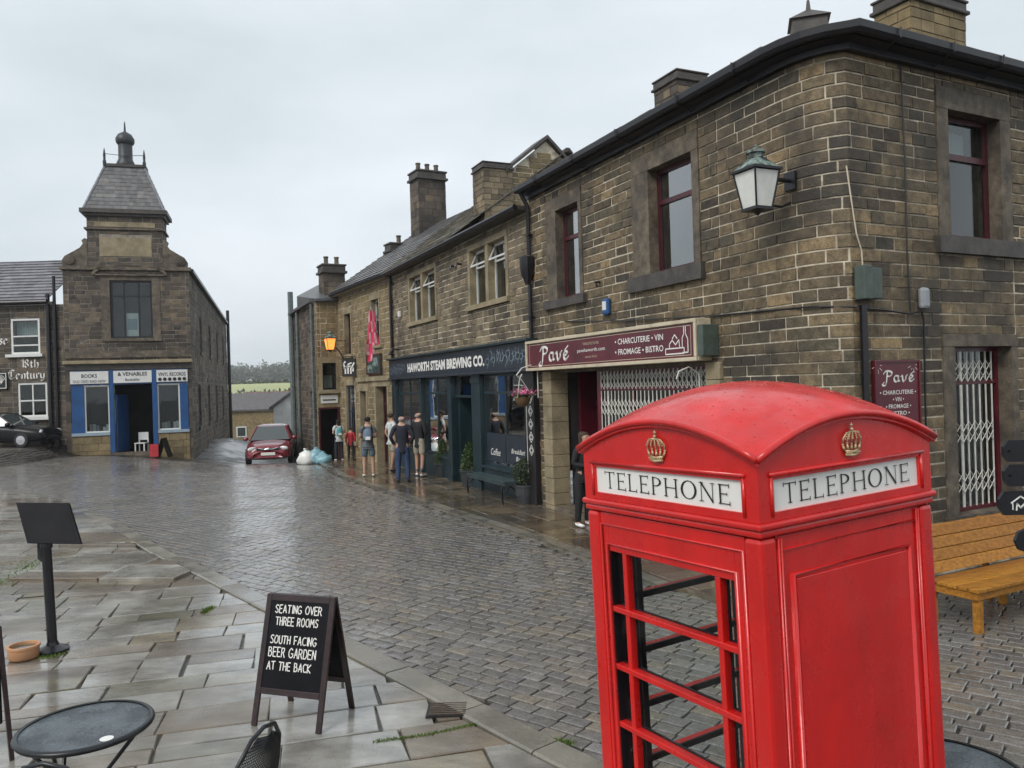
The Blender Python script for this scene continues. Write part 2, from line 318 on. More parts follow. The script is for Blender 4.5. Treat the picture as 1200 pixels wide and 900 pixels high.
def masonry(fr, s0, s1, z0, z1, opens, row=.155, ln=(.28, .6), top=None, seed=1, bends=(), jitter=.006, smin=.12, gap=.0075):
    """list of stones (s0,s1,z0,z1,proud) round the openings"""
    rnd = random.Random(seed); res = []; z = z0
    while z < z1 - .03:
        h = row * rnd.uniform(.9, 1.1); zt = min(z + h, z1)
        if z1 - zt < .05: zt = z1
        br = sorted({s0, s1, *[max(s0, min(s1, q)) for o in opens for q in o[:2]], *bends})
        for a, b in zip(br, br[1:]):
            if b - a < .03: continue
            mid = (a + b) / 2; cuts = [(o[2], o[3]) for o in opens if o[0] < mid < o[1]]
            for c, d in free((z, zt), cuts):
                if d - c < .035: continue
                s = a; first = True
                while s < b - 1e-3:
                    l = rnd.uniform(*ln) * (rnd.uniform(.4, 1) if first else 1); first = False
                    if b - (s + l) < smin: l = b - s
                    e = min(b, s + l)
                    cc, dd = c, d
                    if top:
                        tm = min(top(s), top(e)); dd = min(dd, tm)
                    if dd - cc > .04: res.append((s + gap, e - gap, cc + gap, dd - gap, rnd.uniform(.006, .02)))
                    s = e
        z = zt
    return res
_unit = []
def unit_stones():
    if not _unit:
        for k in range(4):
            mb = MB(); r = random.Random(40 + k); j = lambda a: r.uniform(-a, a)
            B = [(-.5, -1, -.5), (.5, -1, -.5), (.5, -1, .5), (-.5, -1, .5)]; F = [(-.485 + j(.008), 1 + j(.1), -.455 + j(.03)), (.485 + j(.008), 1 + j(.1), -.455 + j(.03)), (.485 + j(.008), 1 + j(.1), .455 + j(.03)), (-.485 + j(.008), 1 + j(.1), .455 + j(.03))]
            i = 0; mb.v = B + F; mb.f = [(4, 5, 6, 7), (0, 1, 5, 4), (1, 2, 6, 5), (2, 3, 7, 6), (3, 0, 4, 7)]; mb.mi = [0] * 5
            me = bpy.data.meshes.new('stone'); me.from_pydata([(x, -y, z) for x, y, z in mb.v], [], mb.f); me.materials.append(M['stone']); me.update(); _unit.append(me)
    return _unit
def lay(fr, stones, matname, parent, name='stonework', limit=0, eye=Vector((0, 0, 2.55)), prefer=None):
    """the nearest `limit` stones become objects of their own, the rest one part of kind stuff"""
    cr = [e for e in (fr.L[1:-1] if hasattr(fr, 'L') else [])]
    wrap = [q for q in stones if any(q[0] + .01 < e < q[1] - .01 for e in cr)]; stones = [q for q in stones if q not in wrap] if wrap else stones
    if limit:
        stones = sorted(stones, key=lambda q: (fr.p((q[0] + q[1]) / 2, 0, (q[2] + q[3]) / 2) - eye).length - (prefer(q) if prefer else 0))
        for q in stones[:limit]:
            sm = (q[0] + q[1]) / 2; a = fr.p(q[0], 0, 0); b = fr.p(q[1], 0, 0); d = (b - a).normalized(); n = Vector((d.y, -d.x, 0)); c = (a + b) / 2
            key = random.choice(unit_stones())
            if matname != 'stone':
                kk = '_' + matname; 
                key2 = next((m for m in bpy.data.meshes if m.name == key.name + kk), None)
                if key2 is None: key2 = key.copy(); key2.name = key.name + kk; key2.materials[0] = M[matname]
                key = key2
            o = bpy.data.objects.new('stone', key); COL.objects.link(o); o.parent = parent
            l = (b - a).length
            mw = Matrix(((d.x * l, -n.x * q[4], 0, c.x), (d.y * l, -n.y * q[4], 0, c.y), (0, 0, q[3] - q[2], (q[2] + q[3]) / 2), (0, 0, 0, 1)))
            o.matrix_parent_inverse = root_inv(parent); o.matrix_basis = mw
        stones = stones[limit:]
    mb = MB()
    rnd = random.Random(5)
    for a, b, c, d, pr in stones:
        j = lambda: rnd.uniform(-.007, .006); e = min(.008, (b - a) * .1) * rnd.uniform(.6, 1.5)
        P = fr.p; i = len(mb.v)
        mb.v += [tuple(P(a, -.005, c)), tuple(P(b, -.005, c)), tuple(P(b, -.005, d)), tuple(P(a, -.005, d)), tuple(P(a + e, pr + j(), c + e)), tuple(P(b - e, pr + j(), c + e)), tuple(P(b - e, pr + j(), d - e)), tuple(P(a + e, pr + j(), d - e))]
        for f in ((4, 5, 6, 7), (0, 1, 5, 4), (1, 2, 6, 5), (2, 3, 7, 6), (3, 0, 4, 7)): mb.f.append(tuple(i + x for x in f)); mb.mi.append(0)
    for a, b, c, d, pr in wrap:
        S = [a + .004] + [e for e in cr if a < e < b] + [b - .004]; i = len(mb.v); n = len(S)
        for x in S: mb.v += [tuple(fr.p(x, -.005, c)), tuple(fr.p(x, pr, c + .006)), tuple(fr.p(x, pr, d - .006)), tuple(fr.p(x, -.005, d))]
        for k in range(n - 1):
            for t in range(3): u = i + 4 * k + t; mb.f.append((u, u + 4, u + 5, u + 1)); mb.mi.append(0)
        mb.f.append((i, i + 1, i + 2, i + 3)); e = i + 4 * (n - 1); mb.f.append((e + 3, e + 2, e + 1, e)); mb.mi += [0, 0]
    return mb.build(name, matname, parent, kind='stuff')
def wall(fr, s0, s1, z0, z1, opens, parent, mname='mortar', depth=.3, bends=(), name='wall', top=None):
    """backing with real openings and reveals"""
    mb = MB(); S = sorted({s0, s1, *[max(s0, min(s1, q)) for o in opens for q in o[:2]], *bends}); Z = sorted({z0, z1, *[max(z0, min(z1, q)) for o in opens for q in o[2:4]]})
    for a, b in zip(S, S[1:]):
        for c, d in zip(Z, Z[1:]):
            ms, mz = (a + b) / 2, (c + d) / 2
            if any(o[0] < ms < o[1] and o[2] < mz < o[3] for o in opens): continue
            ta, tb = (d, d) if not top or d < z1 else (top(a), top(b))
            mb.face([fr.p(a, 0, c), fr.p(b, 0, c), fr.p(b, 0, tb), fr.p(a, 0, ta)])
    for o in opens:
        a, b, c, d = o[:4]; c = max(c, z0); P = fr.p
        mb.face([P(a, 0, c), P(a, 0, d), P(a, -depth, d), P(a, -depth, c)]); mb.face([P(b, 0, c), P(b, -depth, c), P(b, -depth, d), P(b, 0, d)])
        mb.face([P(a, 0, d), P(b, 0, d), P(b, -depth, d), P(a, -depth, d)]); mb.face([P(a, 0, c), P(a, -depth, c), P(b, -depth, c), P(b, 0, c)])
    return mb.build(name, mname, parent)
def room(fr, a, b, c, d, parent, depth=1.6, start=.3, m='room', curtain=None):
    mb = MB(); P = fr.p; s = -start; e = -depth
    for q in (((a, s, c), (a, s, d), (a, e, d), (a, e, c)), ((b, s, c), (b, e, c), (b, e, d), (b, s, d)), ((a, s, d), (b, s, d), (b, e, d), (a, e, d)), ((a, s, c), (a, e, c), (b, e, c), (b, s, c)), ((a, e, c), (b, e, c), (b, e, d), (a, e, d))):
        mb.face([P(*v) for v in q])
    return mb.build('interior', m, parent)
def ring(fr, mb, a, b, c, d, wd, d0, d1):
    fr.box(mb, a, b, d0, d1, d - wd, d); fr.box(mb, a, b, d0, d1, c, c + wd); fr.box(mb, a, a + wd, d0, d1, c + wd, d - wd); fr.box(mb, b - wd, b, d0, d1, c + wd, d - wd)
def window(fr, a, b, c, d, parent, m='frame_dark', fw=.06, at=-.16, vbars=(), hbars=(), bw=.04, g='glass', sill=None, surround=None, lintel=None, curt=None, roomd=1.5, thin=.05, blinds=None, smat='ashlar', sillmat=None):
    """window part with panes as sub-parts; surround stones are parts of the building"""
    mb = MB(); ring(fr, mb, a, b, c, d, fw, at, at + thin)
    for v in vbars: fr.box(mb, v - bw / 2, v + bw / 2, at + .004, at + thin - .004, c + fw, d - fw)
    for h in hbars: fr.box(mb, a + fw, b - fw, at + .002, at + thin + .012, h - bw / 2, h + bw / 2)
    wn = mb.build('window', m, parent, bevel=0)
    S = [a + fw / 2, *vbars, b - fw / 2]; Z = [c + fw / 2, *sorted(hbars), d - fw / 2]
    for s0, s1 in zip(S, S[1:]):
        for z0, z1 in zip(Z, Z[1:]):
            pm = MB(); fr.box(pm, s0, s1, at + .018, at + .024, z0, z1); p = pm.build('pane', g, wn)
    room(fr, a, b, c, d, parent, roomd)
    if curt:
        for (x0, x1, z0, z1) in curt:
            cm = MB(); n = max(3, int((x1 - x0) / .05))
            for i in range(n):
                u0 = x0 + (x1 - x0) * i / n; u1 = x0 + (x1 - x0) * (i + 1) / n; k0 = -.36 - .03 * (i % 2); k1 = -.36 - .03 * ((i + 1) % 2)
                cm.face([fr.p(u0, k0, z0), fr.p(u1, k1, z0), fr.p(u1, k1, z1), fr.p(u0, k0, z1)])
            cm.build('curtain', 'curtain', parent)
    if blinds:
        x0, x1, z0, z1 = blinds; z = z0
        while z < z1:
            bm = MB(); P = fr.p
            bm.face([P(x0, -.30, z), P(x1, -.30, z), P(x1, -.345, z + .05), P(x0, -.345, z + .05)]); bm.build('blind_slat', 'white', wn); z += .085
    if surround:
        a0, b0, jw = surround[0], surround[1], 0
        for q in ((a0, a), (b, b0)):
            jm = MB(); fr.box(jm, q[0] + .003, q[1] - .003 + 0, -.305, .028, c, d); jm.build('jamb_stone', smat, parent)
    if lintel:
        lm = MB(); fr.box(lm, lintel[0], lintel[1], -.31, .032, d + .003, lintel[2]); lm.build('lintel', smat, parent)
    if sill:
        sm = MB(); fr.box(sm, sill[0], sill[1], -.31, sill[3] if len(sill) > 3 else .09, sill[2], c - .003); sm.build('sill', sillmat or smat, parent)
    return wn
def slates(o, d, up, n_out, L, SL, tw, th, m, parent, name='roof_slates', rnd=random.Random(3), thick=.02, taper=None):
    """overlapping slates on a slope: o = eave corner, d along, up upslope, n_out normal"""
    mb = MB(); r = 0; y = 0
    while y < SL - .02:
        h = min(th * rnd.uniform(.9, 1.1), SL - y); x0, x1 = (0, L) if not taper else taper(y); x = x0 - (rnd.uniform(0, tw) if r % 2 else 0)
        while x < x1 - .01:
            wq = tw * rnd.uniform(.75, 1.25); a = max(x, x0) + .004; b = min(x + wq, x1) - .004; x += wq
            if b - a < .03: continue
            k = rnd.uniform(0, .008)
            P = lambda X, Y, N: o + d * X + up * Y + n_out * N
            mb.hexa([P(a, y - .02, thick * .2 + k), P(b, y - .02, thick * .2 + k), P(b, y + h, 0), P(a, y + h, 0), P(a, y - .02, thick * 1.2 + k), P(b, y - .02, thick * 1.2 + k + rnd.uniform(-.003, .003)), P(b, y + h, thick * .35), P(a, y + h, thick * .35)], skip=(0,))
        y += h; r += 1
    return mb.build(name, m, parent, kind='stuff')
def chimney(x, y, z0, z1, wx, wy, ang, parent, m='stone_grey', pots=2, row=.2, cap=1.0):
    """stone stack as a part; cap and pots are its sub-parts"""
    R = Matrix.Translation((x, y, 0)) @ Matrix.Rotation(ang, 4, 'Z')
    mb = MB(); mb.box(-wx / 2 + .01, wx / 2 - .01, -wy / 2 + .01, wy / 2 - .01, z0, z1, R); st = mb.build('chimney', 'mortar_dark', parent)
    cs = [(-wx / 2, -wy / 2), (wx / 2, -wy / 2), (wx / 2, wy / 2), (-wx / 2, wy / 2)]
    sm = MB()
    for k in range(4):
        a = R @ Vector((*cs[k], 0)); b = R @ Vector((*cs[(k + 1) % 4], 0)); f = Fr((a.x, a.y), (b.x - a.x, b.y - a.y))
        for q in masonry(f, 0, (b - a).length, z0, z1, [], row=row, ln=(.2, .5), seed=int(x * 31 + k)):
            P = f.p; c0, c1, c2, c3, pr = q; pr *= .6; sm.hexa([P(c0, pr, c2), P(c1, pr, c2), P(c1, -.012, c2), P(c0, -.012, c2), P(c0, pr, c3), P(c1, pr, c3), P(c1, -.012, c3), P(c0, -.012, c3)])
    sm.build('stonework', m, st, kind='stuff')
    k = cap; cm = MB(); cm.box(-wx / 2 - .09 * k, wx / 2 + .09 * k, -wy / 2 - .09 * k, wy / 2 + .09 * k, z1 + .002, z1 + .1 * k, R); cm.box(-wx / 2 - .03 * k, wx / 2 + .03 * k, -wy / 2 - .03 * k, wy / 2 + .03 * k, z1 + .102 * k, z1 + .3 * k, R); cm.box(-wx / 2 - .07 * k, wx / 2 + .07 * k, -wy / 2 - .07 * k, wy / 2 + .07 * k, z1 + .302 * k, z1 + .37 * k, R)
    cm.build('chimney_cap', 'sill_dark', st, bevel=.015)
    for i in range(pots):
        pm = MB(); px = (i - (pots - 1) / 2) * wx / max(pots, 1); c = R @ Vector((px, 0, z1 + .37)); pm.lathe([(.10, 0), (.12, .05), (.09, .08), (.085, .28), (.11, .3), (.10, .34), (.07, .34)], 10, c); pm.build('chimney_pot', 'ashlar', st, smooth=True)
    return st

# ---------------- lettering
def textmesh(s, fr, sc_, zc, width, height, d, m, parent, bold=.02, name='lettering', extr=.004, spacing=1.0, shear=0):
    cu = bpy.data.curves.new('t', 'FONT'); cu.body = s; cu.size = 1; cu.offset = bold; cu.resolution_u = 2; cu.space_character = spacing; cu.shear = shear
    ob = bpy.data.objects.new('t', cu); me = bpy.data.meshes.new_from_object(ob)
    xs = [v.co.x for v in me.vertices]; ys = [v.co.y for v in me.vertices]
    if not xs: return
    x0, x1, y0, y1 = min(xs), max(xs), min(ys), max(ys)
    for v in me.vertices:
        u = (v.co.x - x0) / (x1 - x0) - .5; q = (v.co.y - y0) / (y1 - y0) - .5
        v.co = fr.p(sc_ + u * width, d, zc + q * height)
    me.materials.clear(); me.materials.append(M[m]); me.name = name; me.update()
    o = bpy.data.objects.new(name, me); link(o, parent); bpy.data.objects.remove(ob)
    return o
def arc(cx, cy, rx, ry, a0, a1, n=8): return [(cx + rx * math.cos(math.radians(a0 + (a1 - a0) * i / n)), cy + ry * math.sin(math.radians(a0 + (a1 - a0) * i / n))) for i in range(n + 1)]
CAPS = {'A': [[(0, 0), (.3, 1), (.6, 0)], [(.1, .35), (.5, .35)]], 'B': [[(0, 0), (0, 1), (.4, .95), (.45, .75), (.3, .55), (0, .52)], [(.3, .55), (.55, .4), (.5, .1), (.3, 0), (0, 0)]],
 'C': [arc(.35, .5, .35, .5, 50, 310)], 'D': [[(0, 0), (0, 1), (.35, .95), (.55, .6), (.5, .25), (.3, 0), (0, 0)]], 'E': [[(.5, 1), (0, 1), (0, 0), (.5, 0)], [(0, .5), (.4, .52)]],
 'F': [[(.5, 1), (0, 1), (0, 0)], [(0, .5), (.4, .52)]], 'G': [arc(.35, .5, .35, .5, 50, 340) , [(.65, .4), (.4, .42)]], 'H': [[(0, 0), (0, 1)], [(.5, 0), (.5, 1)], [(0, .5), (.5, .52)]], 'I': [[(.1, 0), (.1, 1)]],
 'K': [[(0, 0), (0, 1)], [(.5, 1), (0, .45), (.5, 0)]], 'L': [[(0, 1), (0, 0), (.45, 0)]], 'M': [[(0, 0), (.08, 1), (.35, .35), (.62, 1), (.7, 0)]], 'N': [[(0, 0), (0, 1), (.5, 0), (.5, 1)]],
 'O': [arc(.33, .5, .33, .5, 90, 450, 12)], 'P': [[(0, 0), (0, 1), (.4, .95), (.48, .72), (.35, .5), (0, .48)]], 'R': [[(0, 0), (0, 1), (.4, .95), (.48, .72), (.35, .5), (0, .48)], [(.25, .48), (.52, 0)]],
 'S': [[(.5, .9), (.3, 1), (.08, .9), (.05, .7), (.25, .52), (.45, .35), (.45, .12), (.25, 0), (0, .1)]], 'T': [[(0, 1), (.6, 1)], [(.3, 1), (.3, 0)]], 'U': [[(0, 1), (0, .25), (.15, 0), (.38, 0), (.5, .25), (.5, 1)]],
 'V': [[(0, 1), (.28, 0), (.55, 1)]], ' ': [], '.': [[(.1, 0), (.12, .05)]]}
def ribbon(mb, P, pts, wd, d, nib=None):
    """flat stroke; with nib=(x,y) the stroke is drawn by a broad pen held at that slant"""
    for (x0, y0), (x1, y1) in zip(pts, pts[1:]):
        dx, dy = x1 - x0, y1 - y0; l = math.hypot(dx, dy)
        if l < 1e-6: continue
        if nib:
            nx, ny = nib; t = wd * .22; ex, ey = -dy / l * t, dx / l * t
            poly = [(x0 - nx, y0 - ny), (x1 - nx, y1 - ny), (x1 + nx, y1 + ny), (x0 + nx, y0 + ny)]
            if abs(nx * dy - ny * dx) / l < t * 1.5: poly = [(x0 - ex - nx, y0 - ey - ny), (x1 - ex + nx, y1 - ey + ny), (x1 + ex + nx, y1 + ey + ny), (x0 + ex - nx, y0 + ey - ny)]
        else:
            nx, ny = -dy / l * wd / 2, dx / l * wd / 2; ax, ay = dx / l * wd * .3, dy / l * wd * .3
            poly = [(x0 - nx - ax, y0 - ny - ay), (x1 - nx + ax, y1 - ny + ay), (x1 + nx + ax, y1 + ny + ay), (x0 + nx - ax, y0 + ny - ay)]
        ar = sum(poly[i][0] * poly[(i + 1) % 4][1] - poly[(i + 1) % 4][0] * poly[i][1] for i in range(4))
        if ar < 0: poly.reverse()
        mb.face([P(a, b, d) for a, b in poly]); 
def strokes(mb, text, P, x0, y0, h, wd, d, width=None, glyphs=CAPS, gapk=.22, wob=0, seed=1):
    rnd = random.Random(seed); adv = lambda ch: (max([p[0] for st in glyphs.get(ch, []) for p in st] or [.3]) + gapk)
    tot = sum(adv(c) for c in text) - gapk; k = (width / tot) if width else h
    x = x0
    for ch in text:
        for st in glyphs.get(ch, []):
            ribbon(mb, P, [(x + (p[0] + rnd.uniform(-wob, wob)) * k, y0 + (p[1] + rnd.uniform(-wob, wob)) * h) for p in st], wd, d)
        x += adv(ch) * k
BL = {  # broad-pen letters for the script and blackletter signs
 'P': [[(.05, .75), (.15, .95), (.5, 1), (.75, .85), (.7, .6), (.45, .5), (.3, .55)], [(.35, .95), (.3, .4), (.2, -.25), (.0, -.35), (-.1, -.2), (.02, -.08)]],
 'a': [[(.42, .5), (.2, .55), (.05, .35), (.1, .05), (.28, 0), (.42, .2), (.45, .55), (.42, .1), (.55, .02)]],
 'v': [[(0, .5), (.1, .5), (.15, .1), (.25, 0), (.4, .2), (.45, .5), (.55, .55)]],
 'e': [[(.08, .25), (.35, .35), (.35, .5), (.2, .55), (.05, .35), (.1, .05), (.25, 0), (.45, .15)]], 'é': [[(.08, .25), (.35, .35), (.35, .5), (.2, .55), (.05, .35), (.1, .05), (.25, 0), (.45, .15)], [(.2, .68), (.42, .85)]],
 'H': [[(.15, 1), (.05, .8), (.18, .6), (.18, .1), (.05, 0)], [(.18, .6), (.4, .7), (.6, .5), (.6, .1), (.7, 0)], [(.3, 1), (.6, .95), (.75, 1)]],
 'o': [[(.05, .45), (.05, .12), (.2, 0), (.38, .12), (.38, .45), (.22, .58), (.05, .45)]], 'u': [[(.05, .55), (.05, .1), (.18, 0), (.38, .15)], [(.38, .55), (.38, .08), (.48, 0)]],
 's': [[(.35, .5), (.2, .58), (.08, .42), (.32, .2), (.2, 0), (.03, .1)]], 'n': [[(0, .5), (.08, .55), (.08, 0)], [(.08, .45), (.25, .58), (.38, .45), (.38, 0)]],
 't': [[(.15, .8), (.15, .1), (.28, 0)], [(0, .55), (.32, .55)]], 'h': [[(.05, .95), (.05, 0)], [(.05, .45), (.25, .58), (.38, .42), (.36, .1), (.25, -.1)]],
 'C': [[(.65, .9), (.4, 1), (.1, .8), (.05, .3), (.25, 0), (.6, .1)], [(.3, .85), (.3, .2)]], 'r': [[(.05, .55), (.08, 0)], [(.08, .45), (.22, .58), (.32, .48)]],
 'y': [[(.03, .55), (.05, .15), (.2, .02), (.36, .15)], [(.38, .55), (.36, 0), (.2, -.25), (.05, -.2)]], '1': [[(.05, .85), (.18, 1), (.18, 0)]], 'B': [[(.1, 1), (.1, 0), (.4, 0), (.6, .2), (.5, .45), (.15, .5)], [(.1, 1), (.4, 1), (.5, .8), (.4, .55)]],
 '8': [[(.2, .5), (.05, .7), (.2, 1), (.38, .75), (.2, .5), (.02, .2), (.2, 0), (.4, .2), (.2, .5)]], 'T': [[(0, .9), (.2, 1), (.5, .9), (.7, 1)], [(.35, .9), (.35, .1), (.5, 0)]], ' ': []}
def smooth_pts(pts, n=4):
    if len(pts) < 3: return pts
    o = []; q = [pts[0]] + pts + [pts[-1]]
    for i in range(1, len(q) - 2):
        for k in range(n):
            t = k / n; a, b, c, d = q[i - 1], q[i], q[i + 1], q[i + 2]
            o.append(tuple(.5 * (2 * b[j] + (c[j] - a[j]) * t + (2 * a[j] - 5 * b[j] + 4 * c[j] - d[j]) * t * t + (3 * b[j] - a[j] - 3 * c[j] + d[j]) * t ** 3) for j in (0, 1)))
    return o + [pts[-1]]
def penned(mb, text, fr, s0, z0, width, h, d, nib=.09, gapk=.14):
    adv = lambda ch: max([p[0] for st in BL.get(ch, []) for p in st] or [.3]) + gapk
    k = width / (sum(adv(c) for c in text) - gapk); x = s0
    for ch in text:
        for st in BL.get(ch, []):
            P = lambda a, b, dd: fr.p(a, dd, b); q = smooth_pts([(x + p[0] * k, z0 + p[1] * h) for p in st]); d += .00015; ribbon(mb, P, q, h * nib * 1.6, d, nib=(h * nib * .75, h * nib * .55))
        x += adv(ch) * k

# ================================================================== terrain
def sm(a, b, x):
    t = max(0, min(1, (x - a) / (b - a))); return t * t * (3 - 2 * t)
def tz(x, y):
    d = y - 25; z = 0
    if d > 0: z = -.008 * d * d if d < 6 else -.288 - .1 * (d - 6) if d < 70 else -6.7 - .02 * (d - 70)
    if y > 95: z = -6.7 + 12.2 * sm(95, 320, y) + .014 * max(0, y - 300)
    k = sm(-18.5, -11, x) if y < 45 else max(sm(-18.5, -11, x), sm(45, 60, y))
    z *= k
    z += .5 * sm(-19.0, -20.6, x) * sm(27, 32, y) * (1 - sm(45, 60, y))
    return z

KL = [(-24, 27.2), (-18.5, 24.4), (-14, 21.5), (-11.9, 20.1), (-9.67, 17.8), (-7.6, 15.34), (-5.48, 12.53), (-4.28, 11.14), (-2.78, 9.29), (-1.59, 7.82), (-.42, 6.37), (.17, 5.63), (.49, 5.25), (1.5, 4.0), (2.6, 2.6)]
KR = [(-7.4, 29.2), (-6.62, 27.1), (-5.03, 23.0), (-2.53, 18.18), (-.66, 14.62), (.37, 12.66), (1.12, 11.06), (1.75, 9.6)]
def side(poly, x, y):    # signed distance to an open polyline, + on its right-hand side
    best = 1e9; sg = 1
    for (ax, ay), (bx, by) in zip(poly, poly[1:]):
        dx, dy = bx - ax, by - ay; t = max(0, min(1, ((x - ax) * dx + (y - ay) * dy) / (dx * dx + dy * dy))); qx, qy = x - ax - dx * t, y - ay - dy * t
        D = qx * qx + qy * qy
        if D < best - 1e-9: best = D; sg = 1 if (x - ax) * dy - (y - ay) * dx > 0 else -1
    return sg * math.sqrt(best)
# ground sheet: fine near, coarse to the horizon
xs = [-900, -500, -260, -150, -90, -60, -45] + [-35 + i for i in range(0, 56)] + [25, 35, 60, 100, 180, 400, 900]
ys = [-300, -100, -40, -15, -5] + [0 + i for i in range(0, 64)] + [68, 76, 86, 100, 130, 180, 260, 400, 600, 900, 1400]
mb = MB()
for y in ys:
    for x in xs: mb.v.append((x, y, tz(x, y) - .028))
n = len(xs)
for j in range(len(ys) - 1):
    for i in range(n - 1): mb.f.append((j * n + i, j * n + i + 1, (j + 1) * n + i + 1, (j + 1) * n + i)); mb.mi.append(1 if ys[j] > 62 else 0)
ground = mb.build('ground', ['ground_dark', 'far_ground'], smooth='all', kind='structure')

# --- setts: nearest 300 singly, the rest one stuff part of the road
road = thing('road', None, None, (-3, 12, 0)); tag(road, 'wet setted street curving between the pavements', kind='structure')
ux, uy = (-.788, .616), (.616, .788)
rnd = random.Random(11); setts = []
lw, ww = .23, .140
INB = 0
for j in range(-70, 370):
    off = rnd.uniform(0, lw)
    u = -45 + off
    while u < 46:
        l = lw * rnd.uniform(.78, 1.2); v = j * ww
        cx = ux[0] * (u + l / 2) + uy[0] * v + 1.5; cy = ux[1] * (u + l / 2) + uy[1] * v + 6.0
        ok = 1.2 < cy < 34 and -25 < cx < 8
        if ok:
            px = 600 + 928 * cx / cy
            ok = -60 < px < 1290
        if ok and side(KL, cx, cy) < -.03: pass
        if ok:
            dl = side(KL, cx, cy); dr = side(KR, cx, cy)
            inroad = dl < -.02 or cy > 40   # left of the left kerb line = road side, see check below
            setts.append((cx, cy, l, dl, dr))
        u += l
# orient: road lies between the two kerb lines
def on_road(q):
    cx, cy, l, dl, dr = q
    if dl > -.06 if SL < 0 else dl < .06: return False
    if cy > 9.4 and (dr > -.06 if SR < 0 else dr < .06): return False
    if cy < 9.6 and cx > 1.5:      # terrace corner: setts run up to the bench
        return (cx - 4.05) * .458 - (cy - 9.37) * .889 > -.2 or (cx - .70) * .909 + (cy - 15.96) * .416 < .15
    return True
SL = -1 if side(KL, -3, 14) < 0 else 1; SR = -1 if side(KR, -3, 14) < 0 else 1
setts = [q for q in setts if on_road(q)]
setts.sort(key=lambda q: q[1] if (q[0] / q[1] * 928 + 600 > -20 and q[0] / q[1] * 928 + 600 < 1225 and q[1] > 4.9) else 99 + q[1])
def sett_piece(mb, cx, cy, l, wd, zc, rnd, base=(0, 0, 0), a=ux, b=uy):
    hl, hw = l / 2 - .004, wd / 2 - .004; e = .009; tiltx, tilty = rnd.uniform(-.014, .014), rnd.uniform(-.02, .02); dz = rnd.uniform(-.0035, .0035)
    def P(s, t, z):
        return (cx + a[0] * s + b[0] * t - base[0], cy + a[1] * s + b[1] * t - base[1], zc + z + (dz + tiltx * s + tilty * t if z > -.03 else 0) - base[2])
    j = lambda k: k * rnd.uniform(.9, 1.03)
    c = [(-1, -1), (1, -1), (1, 1), (-1, 1)]; i = len(mb.v); R = [(j(hl) * p, j(hw) * q) for p, q in c]
    mb.v += [P(p, q, -.05) for p, q in R] + [P(p, q, -.006) for p, q in R] + [P(p * (1 - e / hl), q * (1 - e / hw), 0) for p, q in R] + [P(0, 0, .0015)]
    for k in range(4):
        k2 = (k + 1) % 4
        mb.f.append((i + k, i + k2, i + 4 + k2, i + 4 + k)); mb.f.append((i + 4 + k, i + 4 + k2, i + 8 + k2, i + 8 + k)); mb.f.append((i + 8 + k, i + 8 + k2, i + 12)); mb.mi += [0, 0, 0]
protos = []
for k in range(10):
    mb = MB(); sett_piece(mb, 0, 0, lw, ww, 0, random.Random(k), (0, 0, 0), (1, 0), (0, 1)); me = bpy.data.meshes.new('sett'); me.from_pydata(mb.v, [], mb.f); me.materials.append(M['sett']); me.update(); protos.append(me)
ang = math.atan2(ux[1], ux[0])
rinv = root_inv(road)
for q in setts[:300]:
    o = bpy.data.objects.new('sett', rnd.choice(protos)); COL.objects.link(o); o.parent = road; o.matrix_parent_inverse = rinv
    o.matrix_basis = Matrix.Translation((q[0], q[1], tz(q[0], q[1]))) @ Matrix.Rotation(ang, 4, 'Z') @ Matrix.Diagonal((q[2] / lw, 1, 1, 1))
mb = MB()
for q in setts[300:]: sett_piece(mb, q[0], q[1], q[2], ww, tz(q[0], q[1]), rnd)
mb.build('setts', 'sett', road, kind='stuff')

# --- kerbs
def kerb(poly, width, z, parent, offset=0, name='kerb_stone', ln=(.75, 1.25), seed=2):
    r = random.Random(seed); P = Poly(poly); s = 0; T = P.L[-1]
    while s < T - .1:
        l = r.uniform(*ln); e = min(T, s + l); m = (s + e) / 2; n = 3
        mb = MB(); dz = r.uniform(-.004, .004)
        rows = []
        for k in range(n + 1):
            t = s + .006 + (e - s - .012) * k / n
            rows.append([P.p(t, offset + q, 0) for q in (0, .02, width - .02, width)])
        hs = (-.012, 0, 0, -.012); i0 = 0
        for rw in rows:
            for q, h in zip(rw, hs): mb.v.append((q.x, q.y, tz(q.x, q.y) + z + h + dz))
        for rw in rows:
            for q in (rw[0], rw[3]): mb.v.append((q.x, q.y, tz(q.x, q.y) - .06))
        b = 4 * (n + 1)
        for k in range(n):
            for c in range(3): a = 4 * k + c; mb.f.append((a, a + 1, a + 5, a + 4)); mb.mi.append(0)
            mb.f.append((b + 2 * k, 4 * k, 4 * k + 4, b + 2 * k + 2)); mb.f.append((4 * k + 3, b + 2 * k + 1, b + 2 * k + 3, 4 * k + 7)); mb.mi += [0, 0]
        mb.f.append((b, b + 1, 3, 2, 1, 0)); mb.f.append((4 * n, 4 * n + 1, 4 * n + 2, 4 * n + 3, b + 2 * n + 1, b + 2 * n)); mb.mi += [0, 0]
        mb.f = [tuple(reversed(f)) for f in mb.f]
        mb.build(name, 'kerb', parent); s = e
pave_l = tag(thing('pavement', None, None, (-3, 8, 0)), 'wet flagged pavement round the chalkboard and bistro table', kind='structure')
pave_r = tag(thing('pavement', None, None, (0, 16, 0)), 'wet brown pavement along the shop fronts', kind='structure')
# offset sign: the pavement lies on the side away from the road
kerb(KL, .26 if SL < 0 else -.26, .062, pave_l, 0 if True else 0)
kerb(KR, .17 if SR < 0 else -.17, .05, pave_r, seed=5)

